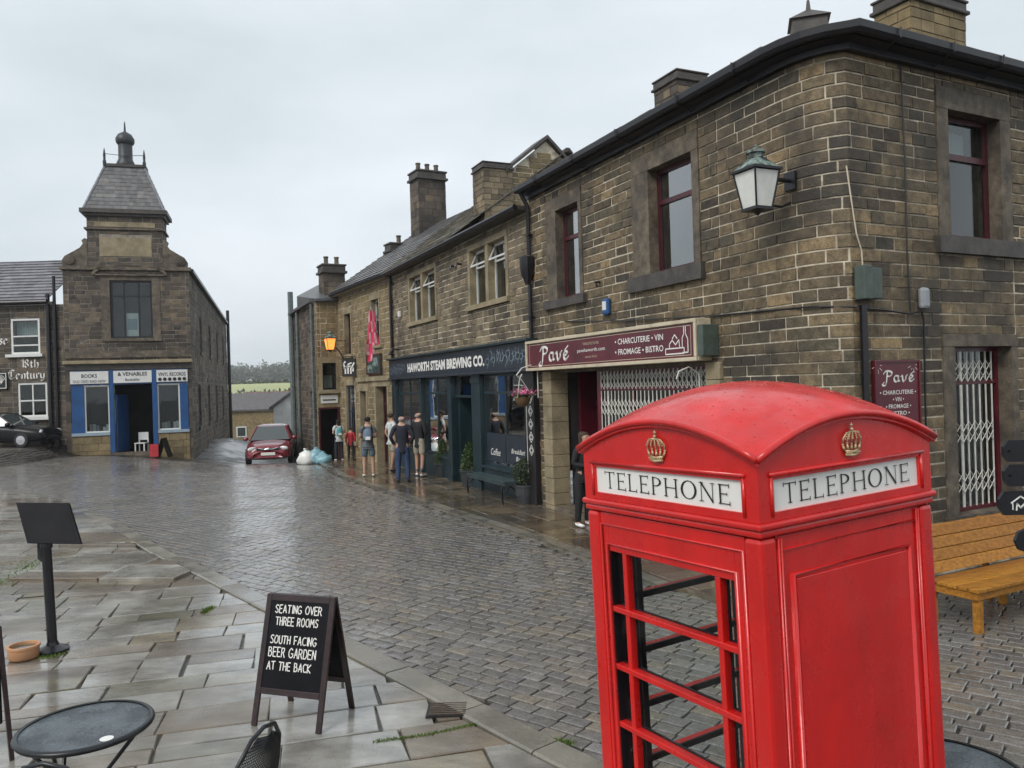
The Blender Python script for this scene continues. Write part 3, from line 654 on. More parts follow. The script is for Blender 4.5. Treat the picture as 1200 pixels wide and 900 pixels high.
# --- flagstones, cut to the kerb
def clip(poly, ax, ay, bx, by, keep):
    out = []; f = lambda p: keep * ((p[0] - ax) * (by - ay) - (p[1] - ay) * (bx - ax))
    for i in range(len(poly)):
        p, q = poly[i], poly[(i + 1) % len(poly)]; fp, fq = f(p), f(q)
        if fp >= 0: out.append(p)
        if (fp >= 0) != (fq >= 0): t = fp / (fp - fq); out.append((p[0] + (q[0] - p[0]) * t, p[1] + (q[1] - p[1]) * t))
    return out
def flags(parent, org, ang, u0, u1, v0, v1, rh, ln, z, cuts, m='flag', seed=3, name='flagstone', vis=True, tilt=.006, limit=280):
    r = random.Random(seed); a = (math.cos(ang), math.sin(ang)); b = (-a[1], a[0]); v = v0; made = 0; rest = MB()
    while v < v1:
        cand = []; h = r.uniform(*rh); u = u0 + r.uniform(-.4, 0)
        while u < u1:
            l = r.uniform(*ln); g = .007; k = lambda: r.uniform(-.014, .014)
            parts = [(u, v, l, h)] if not (h > .38 and r.random() < .34) else ([(u, v, l, h * .5), (u, v + h * .5, l, h * .5)] if l > .5 else [(u, v, l, h * .6), (u, v + h * .6, l, h * .4)])
            u += l
            for (pu, pv, pw, ph) in parts: cand.append([(org[0] + a[0] * x + b[0] * y, org[1] + a[1] * x + b[1] * y) for x, y in [(pu + g + k(), pv + g + k()), (pu + pw - g + k(), pv + g + k()), (pu + pw - g + k(), pv + ph - g + k()), (pu + g + k(), pv + ph - g + k())]])
        while cand:
            pl = cand.pop()
            if pl:
                m0 = (sum(p[0] for p in pl) / 4, sum(p[1] for p in pl) / 4); md = min(abs(side([c[:2], c[2:4]], *m0)) for c in cuts)
                for c in cuts:
                    ds = abs(side([c[:2], c[2:4]], *m0))
                    if pl and (ds < max(1.0, math.hypot(l, h) * .62 + .15) or ds <= md + .02): pl = clip(pl, *c)
            if len(pl) < 3: continue
            ar = abs(sum(pl[i][0] * pl[(i + 1) % len(pl)][1] - pl[(i + 1) % len(pl)][0] * pl[i][1] for i in range(len(pl)))) / 2
            if ar < .012: continue
            cx = sum(p[0] for p in pl) / len(pl); cy = sum(p[1] for p in pl) / len(pl)
            if cy < .8: continue
            px = 600 + 928 * cx / cy
            if vis and not -260 < px < 1400: continue
            tx, ty = r.uniform(-tilt, tilt), r.uniform(-tilt, tilt); dz = r.uniform(-.004, .004)
            mb = MB() if made < limit else rest; n = len(pl); i0 = len(mb.v)
            def Z(p): return tz(p[0], p[1]) + z + dz + tx * (p[0] - cx) + ty * (p[1] - cy)
            ins = [(p[0] + (cx - p[0]) * .02, p[1] + (cy - p[1]) * .03) for p in pl]
            mb.v += [(p[0], p[1], Z(p) - .09) for p in pl] + [(p[0], p[1], Z(p) - .008) for p in pl] + [(p[0], p[1], Z(p)) for p in ins]
            fs = [(i0 + i, i0 + (i + 1) % n, i0 + n + (i + 1) % n, i0 + n + i) for i in range(n)] + [(i0 + n + i, i0 + n + (i + 1) % n, i0 + 2 * n + (i + 1) % n, i0 + 2 * n + i) for i in range(n)] + [tuple(i0 + 2 * n + i for i in range(n))]
            mb.f += fs; mb.mi += [0] * len(fs)
            made += 1
            if mb is not rest: mb.build(name, m, parent)
        v += h
    if rest.f: rest.build('flagstones', m, parent, kind='stuff')
kc = [(p[0], p[1], q[0], q[1], 1) for p, q in zip(KL[2:], KL[3:])]
sgn = 1 if all(((-6 - c[0]) * (c[3] - c[1]) - (6 - c[1]) * (c[2] - c[0])) > 0 for c in kc) else -1
def offs(c, d):   # move a cut line d metres into the pavement
    l = math.hypot(c[2] - c[0], c[3] - c[1]); nx, ny = (c[3] - c[1]) / l * sgn * d, -(c[2] - c[0]) / l * sgn * d
    return (c[0] + nx, c[1] + ny, c[2] + nx, c[3] + ny, sgn)
kcl = [offs(c, .265) for c in kc]
STEP = (-9.5, 13.6, -6.3, 13.06)
flags(pave_l, (-3, 2), .26, -9, 6, -1.2, 12.5, (.34, .64), (.35, .95), .04, kcl + [(*STEP, 1 if (( -5 - STEP[0]) * (STEP[3] - STEP[1]) - (5 - STEP[1]) * (STEP[2] - STEP[0])) > 0 else -1)], seed=3)
kc2 = [offs((p[0], p[1], q[0], q[1], 1), .265) for p, q in zip(KL[:8], KL[1:9])]
flags(pave_l, (-16, 12), -.12, -9, 11, 0, 12, (.7, 1.0), (.8, 1.5), .085, kc2 + [(*STEP, -1 if (( -5 - STEP[0]) * (STEP[3] - STEP[1]) - (5 - STEP[1]) * (STEP[2] - STEP[0])) > 0 else 1)], seed=8)
kr = [(p[0], p[1], q[0], q[1], 1) for p, q in zip(KR, KR[1:])]
sg2 = 1 if ((3 - KR[3][0]) * (KR[4][1] - KR[3][1]) - (16 - KR[3][1]) * (KR[4][0] - KR[3][0])) > 0 else -1
def offr(c, d):
    l = math.hypot(c[2] - c[0], c[3] - c[1]); nx, ny = (c[3] - c[1]) / l * sg2 * d, -(c[2] - c[0]) / l * sg2 * d
    return (c[0] + nx, c[1] + ny, c[2] + nx, c[3] + ny, sg2)
wl = (.70 - .416 * 20, 15.96 + .909 * 20, .70 + .416 * 8, 15.96 - .909 * 8)
sw = 1 if ((-2 - wl[0]) * (wl[3] - wl[1]) - (15 - wl[1]) * (wl[2] - wl[0])) > 0 else -1
flags(pave_r, (1.2, 9.2), math.atan2(.909, -.416), -1.0, 23, -2.8, 2.8, (.5, .7), (.6, 1.2), .05, [offr(c, .175) for c in kr] + [(*wl, sw)], m='flag_brown', seed=9)

# ================================================================== telephone box
def kiosk():
    K = bpy.data.objects.new('telephone_box', None); COL.objects.link(K)
    K.matrix_basis = Matrix.Translation((.968, 3.077, 0)) @ Matrix.Rotation(-.0269, 4, 'Y') @ Matrix.Rotation(.539, 4, 'Z')
    tag(K, 'red domed telephone box standing close beside the kerb with gold crowns', 'telephone box')
    H = .455
    F = [Fr((-H, H), (0, -1)), Fr((-H, -H), (1, 0)), Fr((H, -H), (0, 1)), Fr((H, H), (-1, 0))]   # left glazed, solid back, glazed, door
    B = lambda mb, name, m='red_paint', bevel=.006, **k: mb.build(name, m, K, local=True, bevel=bevel, **k)
    mb = MB(); mb.box(-.47, .47, -.47, .47, 0, .13); mb.box(-.46, .46, -.46, .46, .132, .16); B(mb, 'plinth')
    for cx, cy in ((-1, -1), (1, -1), (1, 1), (-1, 1)):
        mb = MB(); x0, x1 = sorted((cx * H, cx * (H - .075))); y0, y1 = sorted((cy * H, cy * (H - .075))); mb.box(x0, x1, y0, y1, .161, 2.048); B(mb, 'corner_post', bevel=.016)
    for k, f in enumerate(F):
        W = 2 * H
        if k == 1:
            mb = MB(); f.box(mb, .078, W - .078, -.045, -.012, .165, 2.045); p = B(mb, 'back_panel', bevel=0)
            for (a, z1, z0, r) in ((.085, 2.0, .2, .009), (.145, 1.915, .28, .012)):
                tb = MB(); q = [f.p(a, -.012, z0), f.p(a, -.012, z1), f.p(W - a, -.012, z1), f.p(W - a, -.012, z0), f.p(a, -.012, z0)]; tb.tube(q, r, 8, cap=False)
                tb.build('moulding', 'red_paint', K, local=True, smooth='all')
            mb = MB(); f.box(mb, .16, W - .16, -.011, -.005, .295, 1.9); B(mb, 'inner_panel', bevel=.003)
            for s in (.02, .045): 
                tb = MB(); tb.tube([f.p(.075 + s * .5, -.006, .17), f.p(.075 + s * .5, -.006, 2.04)], .004, 6); tb.tube([f.p(W - .075 - s * .5, -.006, .17), f.p(W - .075 - s * .5, -.006, 2.04)], .004, 6); tb.build('flute', 'red_paint', K, local=True, smooth='all')
            continue
        a, b, zb, zt = .125, W - .125, .30, 1.895
        mb = MB(); ring(f, mb, .078, W - .078, .165, 2.045, .047, -.05, -.010)
        f.box(mb, .125, W - .125, -.05, -.010, .212, zb); f.box(mb, .125, W - .125, -.05, -.010, zt, 1.998); fr_ = B(mb, 'door' if k == 3 else 'window_frame', bevel=.003)
        for (q, z1, z0, r) in ((.085, 2.0, .2, .009), (.118, 1.925, .275, .010)):
            tb = MB(); tb.tube([f.p(q, -.010, z0), f.p(q, -.010, z1), f.p(W - q, -.010, z1), f.p(W - q, -.010, z0), f.p(q, -.010, z0)], r, 8, cap=False); tb.build('moulding', 'red_paint', fr_, smooth='all', local=True)
        V = [a + .085, b - .085]; n = 7; Z = [zb + (zt - zb) * i / n for i in range(n + 1)]
        for v in V:
            gm = MB(); f.box(gm, v - .012, v + .012, -.045, -.013, zb, zt); gm.build('glazing_bar', 'red_paint', fr_, bevel=.003, local=True)
        for z in Z[1:-1]:
            gm = MB(); f.box(gm, a, b, -.043, -.009, z - .011, z + .011); gm.build('glazing_bar', 'red_paint', fr_, bevel=.003, local=True)
        for s0, s1 in zip([a] + V, V + [b]):
            for z0, z1 in zip(Z, Z[1:]):
                gm = MB(); f.box(gm, s0, s1, -.031, -.027, z0, z1); gm.build('pane', 'glass_clear', fr_, local=True)
        for v in V: gm = MB(); f.box(gm, v - .014, v + .014, -.056, -.0455, zb, zt); gm.build('inner_bar_shade', 'black_paint_and_shade', fr_, local=True)  # added black boxes put the shade of the backlit bars into colour
        for z in Z[1:-1]: gm = MB(); f.box(gm, a, b, -.054, -.0437, z - .013, z + .013); gm.build('inner_bar_shade', 'black_paint_and_shade', fr_, local=True)
        gm = MB(); ring(f, gm, .08, W - .08, .165, 2.04, .044, -.058, -.0505); f.box(gm, a - .001, a + .006, -.056, -.012, zb, zt); f.box(gm, b - .006, b + .001, -.056, -.012, zb, zt); gm.build('inner_frame_shade', 'black_paint_and_shade', fr_, local=True)  # shade on the inner frame faces, put in as black colour
        if k == 3:
            gm = MB(); gm.tube([f.p(W - .10, .0, 1.05), f.p(W - .10, .04, 1.07), f.p(W - .10, .04, 1.25), f.p(W - .10, .0, 1.27)], .008, 8); gm.build('handle', 'chrome', fr_, smooth='all', local=True)
    # cornice ledge and fascia
    mb = MB(); mb.box(-.459, .459, -.459, .459, 2.05, 2.074); mb.box(-.468, .468, -.468, .468, 2.0745, 2.097); B(mb, 'cornice', bevel=.008)
    def dome(x, y): return 2.535 - .108 * (x * x + y * y) / (H * H)
    for k, f in enumerate(F):     # fascia with arched pediment
        W = 2 * H; mb = MB(); n = 16; a, b, z0, z1 = .07, W - .07, 2.125, 2.228
        arcz = lambda s: dome(s - H, H) - .02
        P = f.p; cols = sorted({*[W * i / n for i in range(n + 1)], a, b})
        for s0, s1 in zip(cols, cols[1:]):
            m = (s0 + s1) / 2
            lo = z1 if a < m < b else 2.098
            mb.face([P(s0, 0, lo), P(s1, 0, lo), P(s1, 0, arcz(s1)), P(s0, 0, arcz(s0))])
            if a < m < b: mb.face([P(s0, 0, 2.098), P(s1, 0, 2.098), P(s1, 0, z0), P(s0, 0, z0)])
        for q in (((a, 0, z0), (b, 0, z0), (b, -.02, z0), (a, -.02, z0)), ((a, 0, z1), (a, -.02, z1), (b, -.02, z1), (b, 0, z1)), ((a, 0, z0), (a, -.02, z0), (a, -.02, z1), (a, 0, z1)), ((b, 0, z0), (b, 0, z1), (b, -.02, z1), (b, -.02, z0))): mb.face([P(*v) for v in q])
        mb.build('pediment', 'red_paint', K, local=True)
        tb = MB(); tb.tube([P(.05, .002, 2.245), P(W - .05, .002, 2.245)], .008, 8)
        tb.tube([P(a - .012, .001, 2.112), P(a - .012, .001, z1 + .008)], .006, 6); tb.tube([P(b + .012, .001, 2.112), P(b + .012, .001, z1 + .008)], .006, 6); tb.build('moulding', 'red_paint', K, local=True, smooth='all')
        gm = MB(); f.box(gm, a - .004, b + .004, -.016, -.010, z0 - .003, z1 + .003); sg = gm.build('telephone_sign', 'opal', K, local=True)
        tm = MB(); letters_serif(tm, 'TELEPHONE', f, a + .055, (z0 + z1) / 2 - .031, b - a - .11, .062, -.0085); tm.build('lettering', 'ink', sg, local=True, kind='stuff')
        # crown in relief
        cm = MB(); C = lambda s, z, d=.006: P(H + s, d, 2.268 + z)
        w_ = .042
        cm.tube([C(-w_ * .8, .006), C(0, .002, .014), C(w_ * .8, .006)], .0052, 6); cm.tube([C(-w_ * .86, .018), C(0, .014, .014), C(w_ * .86, .018)], .0045, 6)
        for i in range(-3, 4): cm.lathe([(.0005, -.004), (.004, 0), (.0005, .004)], 6, C(i * w_ * .26, .0115 - .002 * (1 - abs(i) / 3), .013))
        for i, s in enumerate((-1, -.5, 0, .5, 1)):
            cm.tube([C(s * w_ * .9, .022), C(s * w_ * 1.08, .036 + .004 * (i % 2))], [.006, .003], 6); cm.lathe([(.001, -.005), (.0055, 0), (.001, .005)], 7, C(s * w_ * 1.08, .04 + .004 * (i % 2)))
        for s in (-1, -.5, 0, .5, 1):
            cm.tube([C(s * w_ * 1.02, .04), C(s * w_ * 1.15, .06, .01), C(s * w_ * .75, .079, .012), C(0, .083, .012)], .0028, 6)
            for t in (.3, .55, .8): cm.lathe([(.001, -.003), (.0035, 0), (.001, .003)], 6, C(s * w_ * 1.1 * (1 - t * .45), .05 + t * .03, .013))
        cm.lathe([(.001, -.007), (.0065, -.002), (.0065, .002), (.001, .007)], 8, C(0, .090, .010)); 
        cm.tube([C(0, .095, .01), C(0, .112, .01)], .0025, 6); cm.tube([C(-.007, .105, .01), C(.007, .105, .01)], .0025, 6)
        cm.build('crown_emblem', 'gold', K, local=True, smooth='all')
    # domed roof with thick rolled edge
    mb = MB(); n = 24; R = .470; i0 = 0
    for j in range(n + 1):
        for i in range(n + 1):
            x, y = -R + 2 * R * i / n, -R + 2 * R * j / n; mb.v.append((x, y, dome(x, y) + .0))
    for j in range(n):
        for i in range(n): a = j * (n + 1) + i; mb.f.append((a, a + 1, a + n + 2, a + n + 1)); mb.mi.append(0)
    b0 = len(mb.v); edge = [(i, 0) for i in range(n)] + [(n, j) for j in range(n)] + [(n - i, n) for i in range(n)] + [(0, n - j) for j in range(n)]
    for (i, j) in edge: v = mb.v[j * (n + 1) + i]; mb.v.append((v[0], v[1], v[2] - .028))
    for (i, j) in edge: v = mb.v[j * (n + 1) + i]; mb.v.append((v[0] * .93, v[1] * .93, v[2] - .036))
    m = len(edge)
    for q in range(m):
        q2 = (q + 1) % m; t0 = edge[q][1] * (n + 1) + edge[q][0]; t1 = edge[q2][1] * (n + 1) + edge[q2][0]
        mb.f.append((t0, b0 + q, b0 + q2, t1)); mb.f.append((b0 + q, b0 + m + q, b0 + m + q2, b0 + q2)); mb.mi += [0, 0]
    rf = mb.build('roof', 'red_paint', K, local=True, smooth=True)
    r = random.Random(77); q = MB()
    for _ in range(500):
        x, y = r.uniform(-.45, .45), r.uniform(-.45, .45); rr = r.choice((.0012, .0018, .0018, .0026, .0036)); o_ = (x, y, dome(x, y) - .0003)
        q.lathe([(rr, 0), (rr * .8, rr * .45), (rr * .2, rr * .68)], 6, o_, sx=r.uniform(.8, 1.3))
    q.build('rain_drops', 'droplet', K, local=True, smooth='all', kind='stuff')
    for sx, sy in ((-1, 0), (1, 0), (0, -1), (0, 1)):
        tb = MB(); pts = []
        for i in range(17):
            t = -R + 2 * R * i / 16; x, y = (sx * R, t) if sx else (t, sy * R); pts.append((x, y, dome(x, y) - .008))
        tb.tube(pts, .0125, 10); tb.build('roof_moulding', 'red_paint', K, local=True, smooth='all')
    # inside: floor, ceiling, backboard
    mb = MB(); mb.box(-.41, .41, -.41, .41, .03, .05); B(mb, 'floor_slab', 'ground_dark', bevel=0)
    mb = MB(); mb.box(-.44, .44, -.44, .44, 2.052, 2.068); B(mb, 'ceiling_panel', 'cream', bevel=0)
    mb = MB(); mb.box(-.33, .33, -.405, -.395, .5, 1.98); B(mb, 'backboard', 'black_paint_and_shade', bevel=0)
SER = {'T': ([(0, 1, .62, 1, 0), (.31, 0, .31, 1, 1)], [(.31, 0)], [(0, 1), (.62, 1)]), 'E': ([(.1, 0, .1, 1, 1), (.02, 1, .52, 1, 0), (.1, .52, .42, .52, 0), (.02, 0, .55, 0, 0)], [], [(.52, 1), (.55, 0), (.42, .52)]),
 'L': ([(.1, 0, .1, 1, 1), (.02, 0, .52, 0, 0)], [(.1, 1)], [(.52, 0)]), 'P': ([(.1, 0, .1, 1, 1)], [(.1, 0)], []), 'H': ([(.1, 0, .1, 1, 1), (.66, 0, .66, 1, 1), (.1, .5, .66, .5, 0)], [(.1, 0), (.1, 1), (.66, 0), (.66, 1)], []),
 'N': ([(.1, 0, .1, 1, 0), (.66, 0, .66, 1, 0), (.1, 1, .66, 0, 1)], [(.1, 0), (.1, 1), (.66, 1)], []), 'O': ([], [], [])}
def letters_serif(mb, text, fr, s0, z0, width, h, d):
    wd = {'T': .62, 'E': .56, 'L': .54, 'P': .56, 'H': .76, 'N': .76, 'O': .8}; gap = .17; tot = sum(wd[c] for c in text) + gap * (len(text) - 1); k = width / tot; x = s0
    P = lambda a, b, dd: fr.p(a, dd, b); q = 0
    for ch in text:
        L_, fs, ticks = SER[ch]
        for (x0, y0, x1, y1, thick) in L_: q += 1; ribbon(mb, P, [(x + x0 * k, z0 + y0 * h), (x + x1 * k, z0 + y1 * h)], h * (.115 if thick else .05), d + q * 6e-5)
        for (a, b) in fs: q += 1; ribbon(mb, P, [(x + (a - .1) * k, z0 + b * h), (x + (a + .1) * k, z0 + b * h)], h * .04, d + q * 6e-5)
        for (a, b) in ticks: q += 1; ribbon(mb, P, [(x + a * k, z0 + (b - (.13 if b > .9 else .06)) * h), (x + a * k, z0 + (b + (.13 if b < .1 else .06)) * h)], h * .05, d + q * 6e-5)
        def ringl(cx, cy, rx, ry, a0, a1, tx, ty):
            n = 16
            for i in range(n):
                t0 = math.radians(a0 + (a1 - a0) * i / n); t1 = math.radians(a0 + (a1 - a0) * (i + 1) / n); w0 = 1
                pt = lambda t, r_in: (x + (cx + (rx - (tx if r_in else 0)) * math.cos(t)) * k, z0 + (cy + (ry - (ty if r_in else 0)) * math.sin(t)) * h)
                f4 = [pt(t0, 0), pt(t1, 0), pt(t1, 1), pt(t0, 1)]; ar = sum(f4[i][0] * f4[(i + 1) % 4][1] - f4[(i + 1) % 4][0] * f4[i][1] for i in range(4))
                if ar < 0: f4.reverse()
                mb.face([P(a, b, d + .0006) for a, b in f4])
        if ch == 'O': ringl(.4, .5, .42, .53, 0, 360, .115, .05)
        if ch == 'P': ringl(.2, .74, .36, .27, -90, 90, .115, .05); ribbon(mb, P, [(x + .08 * k, z0 + .985 * h), (x + .22 * k, z0 + .985 * h)], h * .05, d + 7e-4); ribbon(mb, P, [(x + .1 * k, z0 + .5 * h), (x + .22 * k, z0 + .5 * h)], h * .05, d + 7e-4)
        x += (wd[ch] + gap) * k
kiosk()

# ================================================================== corner bistro building
A_O, A_D = (.70, 15.96), (.416, -.909)
FA = Fr(A_O, A_D)
def bez(t):
    a, b, c = (3.475, 9.897), (3.70, 9.45), (4.05, 9.37); return ((1 - t) ** 2 * a[0] + 2 * t * (1 - t) * b[0] + t * t * c[0], (1 - t) ** 2 * a[1] + 2 * t * (1 - t) * b[1] + t * t * c[1])
S0 = .56
pA = FA.p(-S0, 0, 0)
BP = [(pA.x, pA.y), (3.475, 9.897)] + [bez(t) for t in (.25, .5, .75)] + [(4.05, 9.37), (4.05 + .889 * 6.5, 9.37 + .458 * 6.5)]
PV = Poly(BP)
SC = PV.L[5]      # where the side elevation starts
def shiftf(k): return lambda *r: tuple(x + k for x in r)
SA = PV.L[1] - 6.667  # facade s -> polyline s
def bistro():
    T = thing('bistro_building', 'two storey corner building of coursed brown stone with maroon bistro sign', 'building', (3.6, 10.4, 0))
    a = lambda x: x + SA
    b = lambda x: x + SC
    ops = [(a(.20), a(1.62), 4.0, 6.14), (a(3.28), a(5.02), 3.98, 6.14), (a(-.03), a(5.42), -.2, 2.78), (b(1.63), b(3.2), 4.06, 6.2), (b(1.63), b(3.22), .4, 3.02)]
    bends = PV.L[1:-1]; EV = 6.42
    wl_ = wall(PV, 0, PV.L[-1], -.2, EV, ops, T, 'mortar', bends=bends)
    st = masonry(PV, 0, b(4.6), 0, EV - .02, ops, row=.150, ln=(.22, .60), seed=12, gap=.0075)
    # corner zone is built of short stones that turn with the wall
    lay(PV, st, 'stone', wl_, limit=300, prefer=lambda q: 3 if q[2] > 2.3 and q[0] < b(3.6) else -20)
    for (s0, s1, z0, z1, sur, lin, sill, cur) in ((.62, 1.5, 4.16, 5.88, (.2, 1.62), (.2, 1.62, 6.14), (.12, 1.72, 4.0), [(a(.95), a(1.44), 4.2, 5.8)]), (3.76, 4.86, 4.22, 5.86, (3.28, 5.02), (3.28, 5.02, 6.14), (3.18, 5.1, 3.98), None)):
        window(PV, a(s0), a(s1), z0, z1, T, 'frame_dark', fw=.07, at=-.2, hbars=(z0 + (z1 - z0) * .68,), bw=.07, g='glass_shiny', sill=(a(sill[0]), a(sill[1]), sill[2]), surround=(a(sur[0]), a(sur[1])), lintel=(a(lin[0]), a(lin[1]), lin[2]), curt=cur, sillmat='sill_dark')
    window(PV, b(1.86), b(2.96), 4.28, 5.92, T, 'frame_dark', fw=.07, at=-.2, hbars=(5.38,), bw=.08, g='glass', sill=(b(1.55), b(3.55), 4.06), surround=(b(1.63), b(3.2)), lintel=(b(1.63), b(3.2), 6.2), curt=[(b(1.95), b(2.8), 5.42, 5.8)], sillmat='sill_dark')
    # side shop window with folding gate
    window(PV, b(1.86), b(3.08), .68, 2.86, T, 'maroon', fw=.06, at=-.22, hbars=(2.39,), bw=.05, g='glass', sill=(b(1.6), b(3.25), .42, .06), surround=(b(1.63), b(3.22)), lintel=(b(1.63), b(3.22), 3.02))
    def gate(f, s0, s1, z0, z1, d, zs, n, m='gate_white'):
        gm = MB()
        for i in range(n + 1):
            s = s0 + (s1 - s0) * i / n; wq = .009 if i != 2 else .022
            f.box(gm, s - wq, s + wq, d - .006, d + .006, z0, z1)
        g = gm.build('security_gate', m, T)
        lm = MB()
        for z in zs:
            for i in range(n):
                p0 = s0 + (s1 - s0) * i / n; p1 = s0 + (s1 - s0) * (i + 1) / n
                for (za, zb, dd) in ((z - .07, z + .07, .009), (z + .07, z - .07, .012), (z + .07, z + .21, .009), (z + .21, z + .07, .012)): lm.tube([f.p(p0, d + dd, za), f.p(p1, d + dd, zb)], .006, 4)
        lm.build('lattice', m, g, kind='stuff')
    gate(PV, b(1.93), b(2.86), .74, 2.36, -.13, (1.0, 1.66), 7); gate(PV, b(1.93), b(2.86), 2.42, 2.80, -.13, (2.47,), 7)
    # ----- shop front under the sign
    f = FA
    for (s0, s1, m) in ((-.01, .37, 'ashlar_pale'), (5.08, 5.40, 'ashlar_pale')):
        z = -.1; r = random.Random(int(s0 * 9 + 50))
        while z < 2.7:
            h = min(r.uniform(.22, .36), 2.775 - z); q = MB(); f.box(q, s0 + .004, s1 - .004, -.28, .06 + (s0 < 0) * .04 + r.uniform(-.006, .006), z + .004, z + h - .004); q.build('pillar_stone', m, T, bevel=.008); z += h
    mb = MB(); f.box(mb, 1.86, 5.06, -.24, -.02, .0, .68); mb.build('stall_riser', 'maroon', T, bevel=.01)
    window(f, 1.90, 5.04, .70, 2.74, T, 'maroon', fw=.06, at=-.14, vbars=(2.98, 4.05), hbars=(2.42,), bw=.07, g='glass', roomd=2)
    mb = MB(); f.box(mb, -.03, 5.42, -.30, .015, 2.742, 2.80); mb.build('lintel_beam', 'ashlar', T)
    gate(f, 2.0, 4.95, .78, 2.38, -.07, (1.5, 2.02), 26); gate(f, 2.0, 4.95, 2.44, 2.72, -.07, (2.48,), 26)
    mb = MB(); f.box(mb, .38, .46, -.9, -.5, 0, 2.74); f.box(mb, .46, 1.80, -.9, -.86, .12, 2.08); f.box(mb, 1.80, 1.90, -.9, -.1, 0, 2.74); f.box(mb, .46, 1.80, -.9, -.84, 2.08, 2.16); dr = mb.build('door', 'maroon', T, bevel=.006)
    mb = MB(); mb.lathe([(.03, 0), (.035, .02), (.01, .05)], 10, (0, 0, 0), mtx=f.mtx(1.7, -.84, 1.05) @ Matrix.Rotation(math.pi / 2, 4, 'X')); mb.build('handle', 'chrome', dr, smooth='all')
    mb = MB(); f.box(mb, .46, 1.80, -.88, -.87, 2.16, 2.74); mb.build('pane', 'glass', dr)
    mb = MB(); f.box(mb, .38, 1.86, -.85, .1, -.05, .12); mb.build('doorstep', 'ashlar', T, bevel=.01)
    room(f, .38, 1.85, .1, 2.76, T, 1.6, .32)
    # eaves: fascia, gutter, roof edge
    off = [(0, .0), ]
    def along(d, z, pts=None):
        out = []
        for k, s in enumerate(PV.L): out.append(PV.p(s, d, z))
        return out
    def strip(mbx, prof):
        rows = [along(d, z) for d, z in prof]
        for a_, b_ in zip(rows, rows[1:]):
            for k in range(len(a_) - 1): mbx.face([a_[k], a_[k + 1], b_[k + 1], b_[k]])
    mb = MB(); strip(mb, [(0, 6.36), (.10, 6.36), (.10, 6.43), (.22, 6.46), (.22, 6.56), (-.1, 6.58)]); mb.build('fascia', 'gutter', T)
    mb = MB(); strip(mb, [(.21, 6.575), (.22, 6.50), (.26, 6.46), (.32, 6.46), (.355, 6.50), (.36, 6.58), (.345, 6.58), (.33, 6.52), (.29, 6.49), (.24, 6.52), (.225, 6.575)]); mb.build('gutter', 'gutter', T, smooth=True)
    for s in [a(x) for x in (.4, 1.9, 3.4, 5.0, 6.2)] + [b(x) for x in (.5, 1.5, 2.5, 3.4)]:
        mb = MB(); mb.tube([PV.p(s, .03, 6.36), PV.p(s, .25, 6.44), PV.p(s, .38, 6.47), PV.p(s, .38, 6.59)], .011, 6); mb.build('gutter_bracket', 'gutter', T)
    # stone slate roof, pitched back from both elevations and hipped at the corner
    nA = Vector((-A_D[1], A_D[0], 0)) * 1.0; nA = Vector((.909, .416, 0)); nB = Vector((-.458, .889, 0)); pt = math.radians(17)
    e0 = PV.p(0, .30, 6.585); e1 = PV.p(PV.L[1], .30, 6.585); dA = (e1 - e0).normalized(); upA = nA * math.cos(pt) + Vector((0, 0, math.sin(pt))); noA = -nA * math.sin(pt) + Vector((0, 0, math.cos(pt)))
    LA = (e1 - e0).length
    apx = Vector((5.47, 13.47, 6.585 + 3.3 * math.tan(pt))); SLr = 3.3 / math.cos(pt)
    hA = (apx - e0).dot(dA)
    slates(e0, dA, upA, noA, LA, SLr, .38, .28, 'stone_slate', T, taper=lambda y: (0, LA + (hA - LA) * y / SLr))
    c0 = PV.p(SC, .30, 6.585); c1 = PV.p(PV.L[-1], .30, 6.585); dB = (c1 - c0).normalized(); upB = nB * math.cos(pt) + Vector((0, 0, math.sin(pt))); noB = -nB * math.sin(pt) + Vector((0, 0, math.cos(pt)))
    hB = (apx - c0).dot(dB); LB = (c1 - c0).length
    slates(c0, dB, upB, noB, LB, SLr, .38, .28, 'stone_slate', T, taper=lambda y: (hB * y / SLr, LB))
    mb = MB()
    for k in range(1, 5):
        p0, p1 = PV.p(PV.L[k], .30, 6.60), PV.p(PV.L[k + 1], .30, 6.60); mb.face([p0, p1, apx])
    mb.face([e0, e1, apx, e0 + upA * SLr]); mb.face([c0, c1, c1 + upB * SLr, apx])
    mb.build('roof', 'stone_slate', T)
    # chimneys
    def offA(s, d, ): p = FA.p(s, -d, 0); return p.x, p.y
    x, y = offA(1.6, 2.3); chimney(x, y, 6.9, 8.22, .70, .75, math.atan2(.416, .909), T, 'stone_grey', pots=0, row=.15, cap=.55)
    x, y = 4.05 + .889 * 3.55 - .458 * 1.5, 9.37 + .458 * 3.55 + .889 * 1.5; chimney(x, y, 7.0, 8.08, 1.30, .62, math.atan2(.458, .889), T, 'stone_buff', pots=0, row=.16, cap=.6)
    x, y = 4.05 + .889 * 1.9 - .458 * 2.2, 9.37 + .458 * 1.9 + .889 * 2.2
    mb = MB(); mb.lathe([(.36, 7.5), (.36, 7.95), (.42, 7.96), (.05, 8.16), (.03, 8.3), (.005, 8.34)], 4, (x, y, 0), rot=.5); mb.build('roof_vent', 'sill_dark', T)
    # downpipes, cables, boxes
    mb = MB(); P = PV.p; s = a(-.48); mb.tube([P(s, .25, 6.5), P(s, .08, 6.2), P(s, .08, 5.2)], .045, 8); mb.tube([P(s, .08, 4.6), P(s + .0, .08, 0.05)], .04, 8); mb.lathe([(.05, -.3), (.14, -.1), (.16, .2), (.16, .26)], 8, P(s, .12, 4.9)); mb.build('downpipe', 'gutter', T, smooth=True)
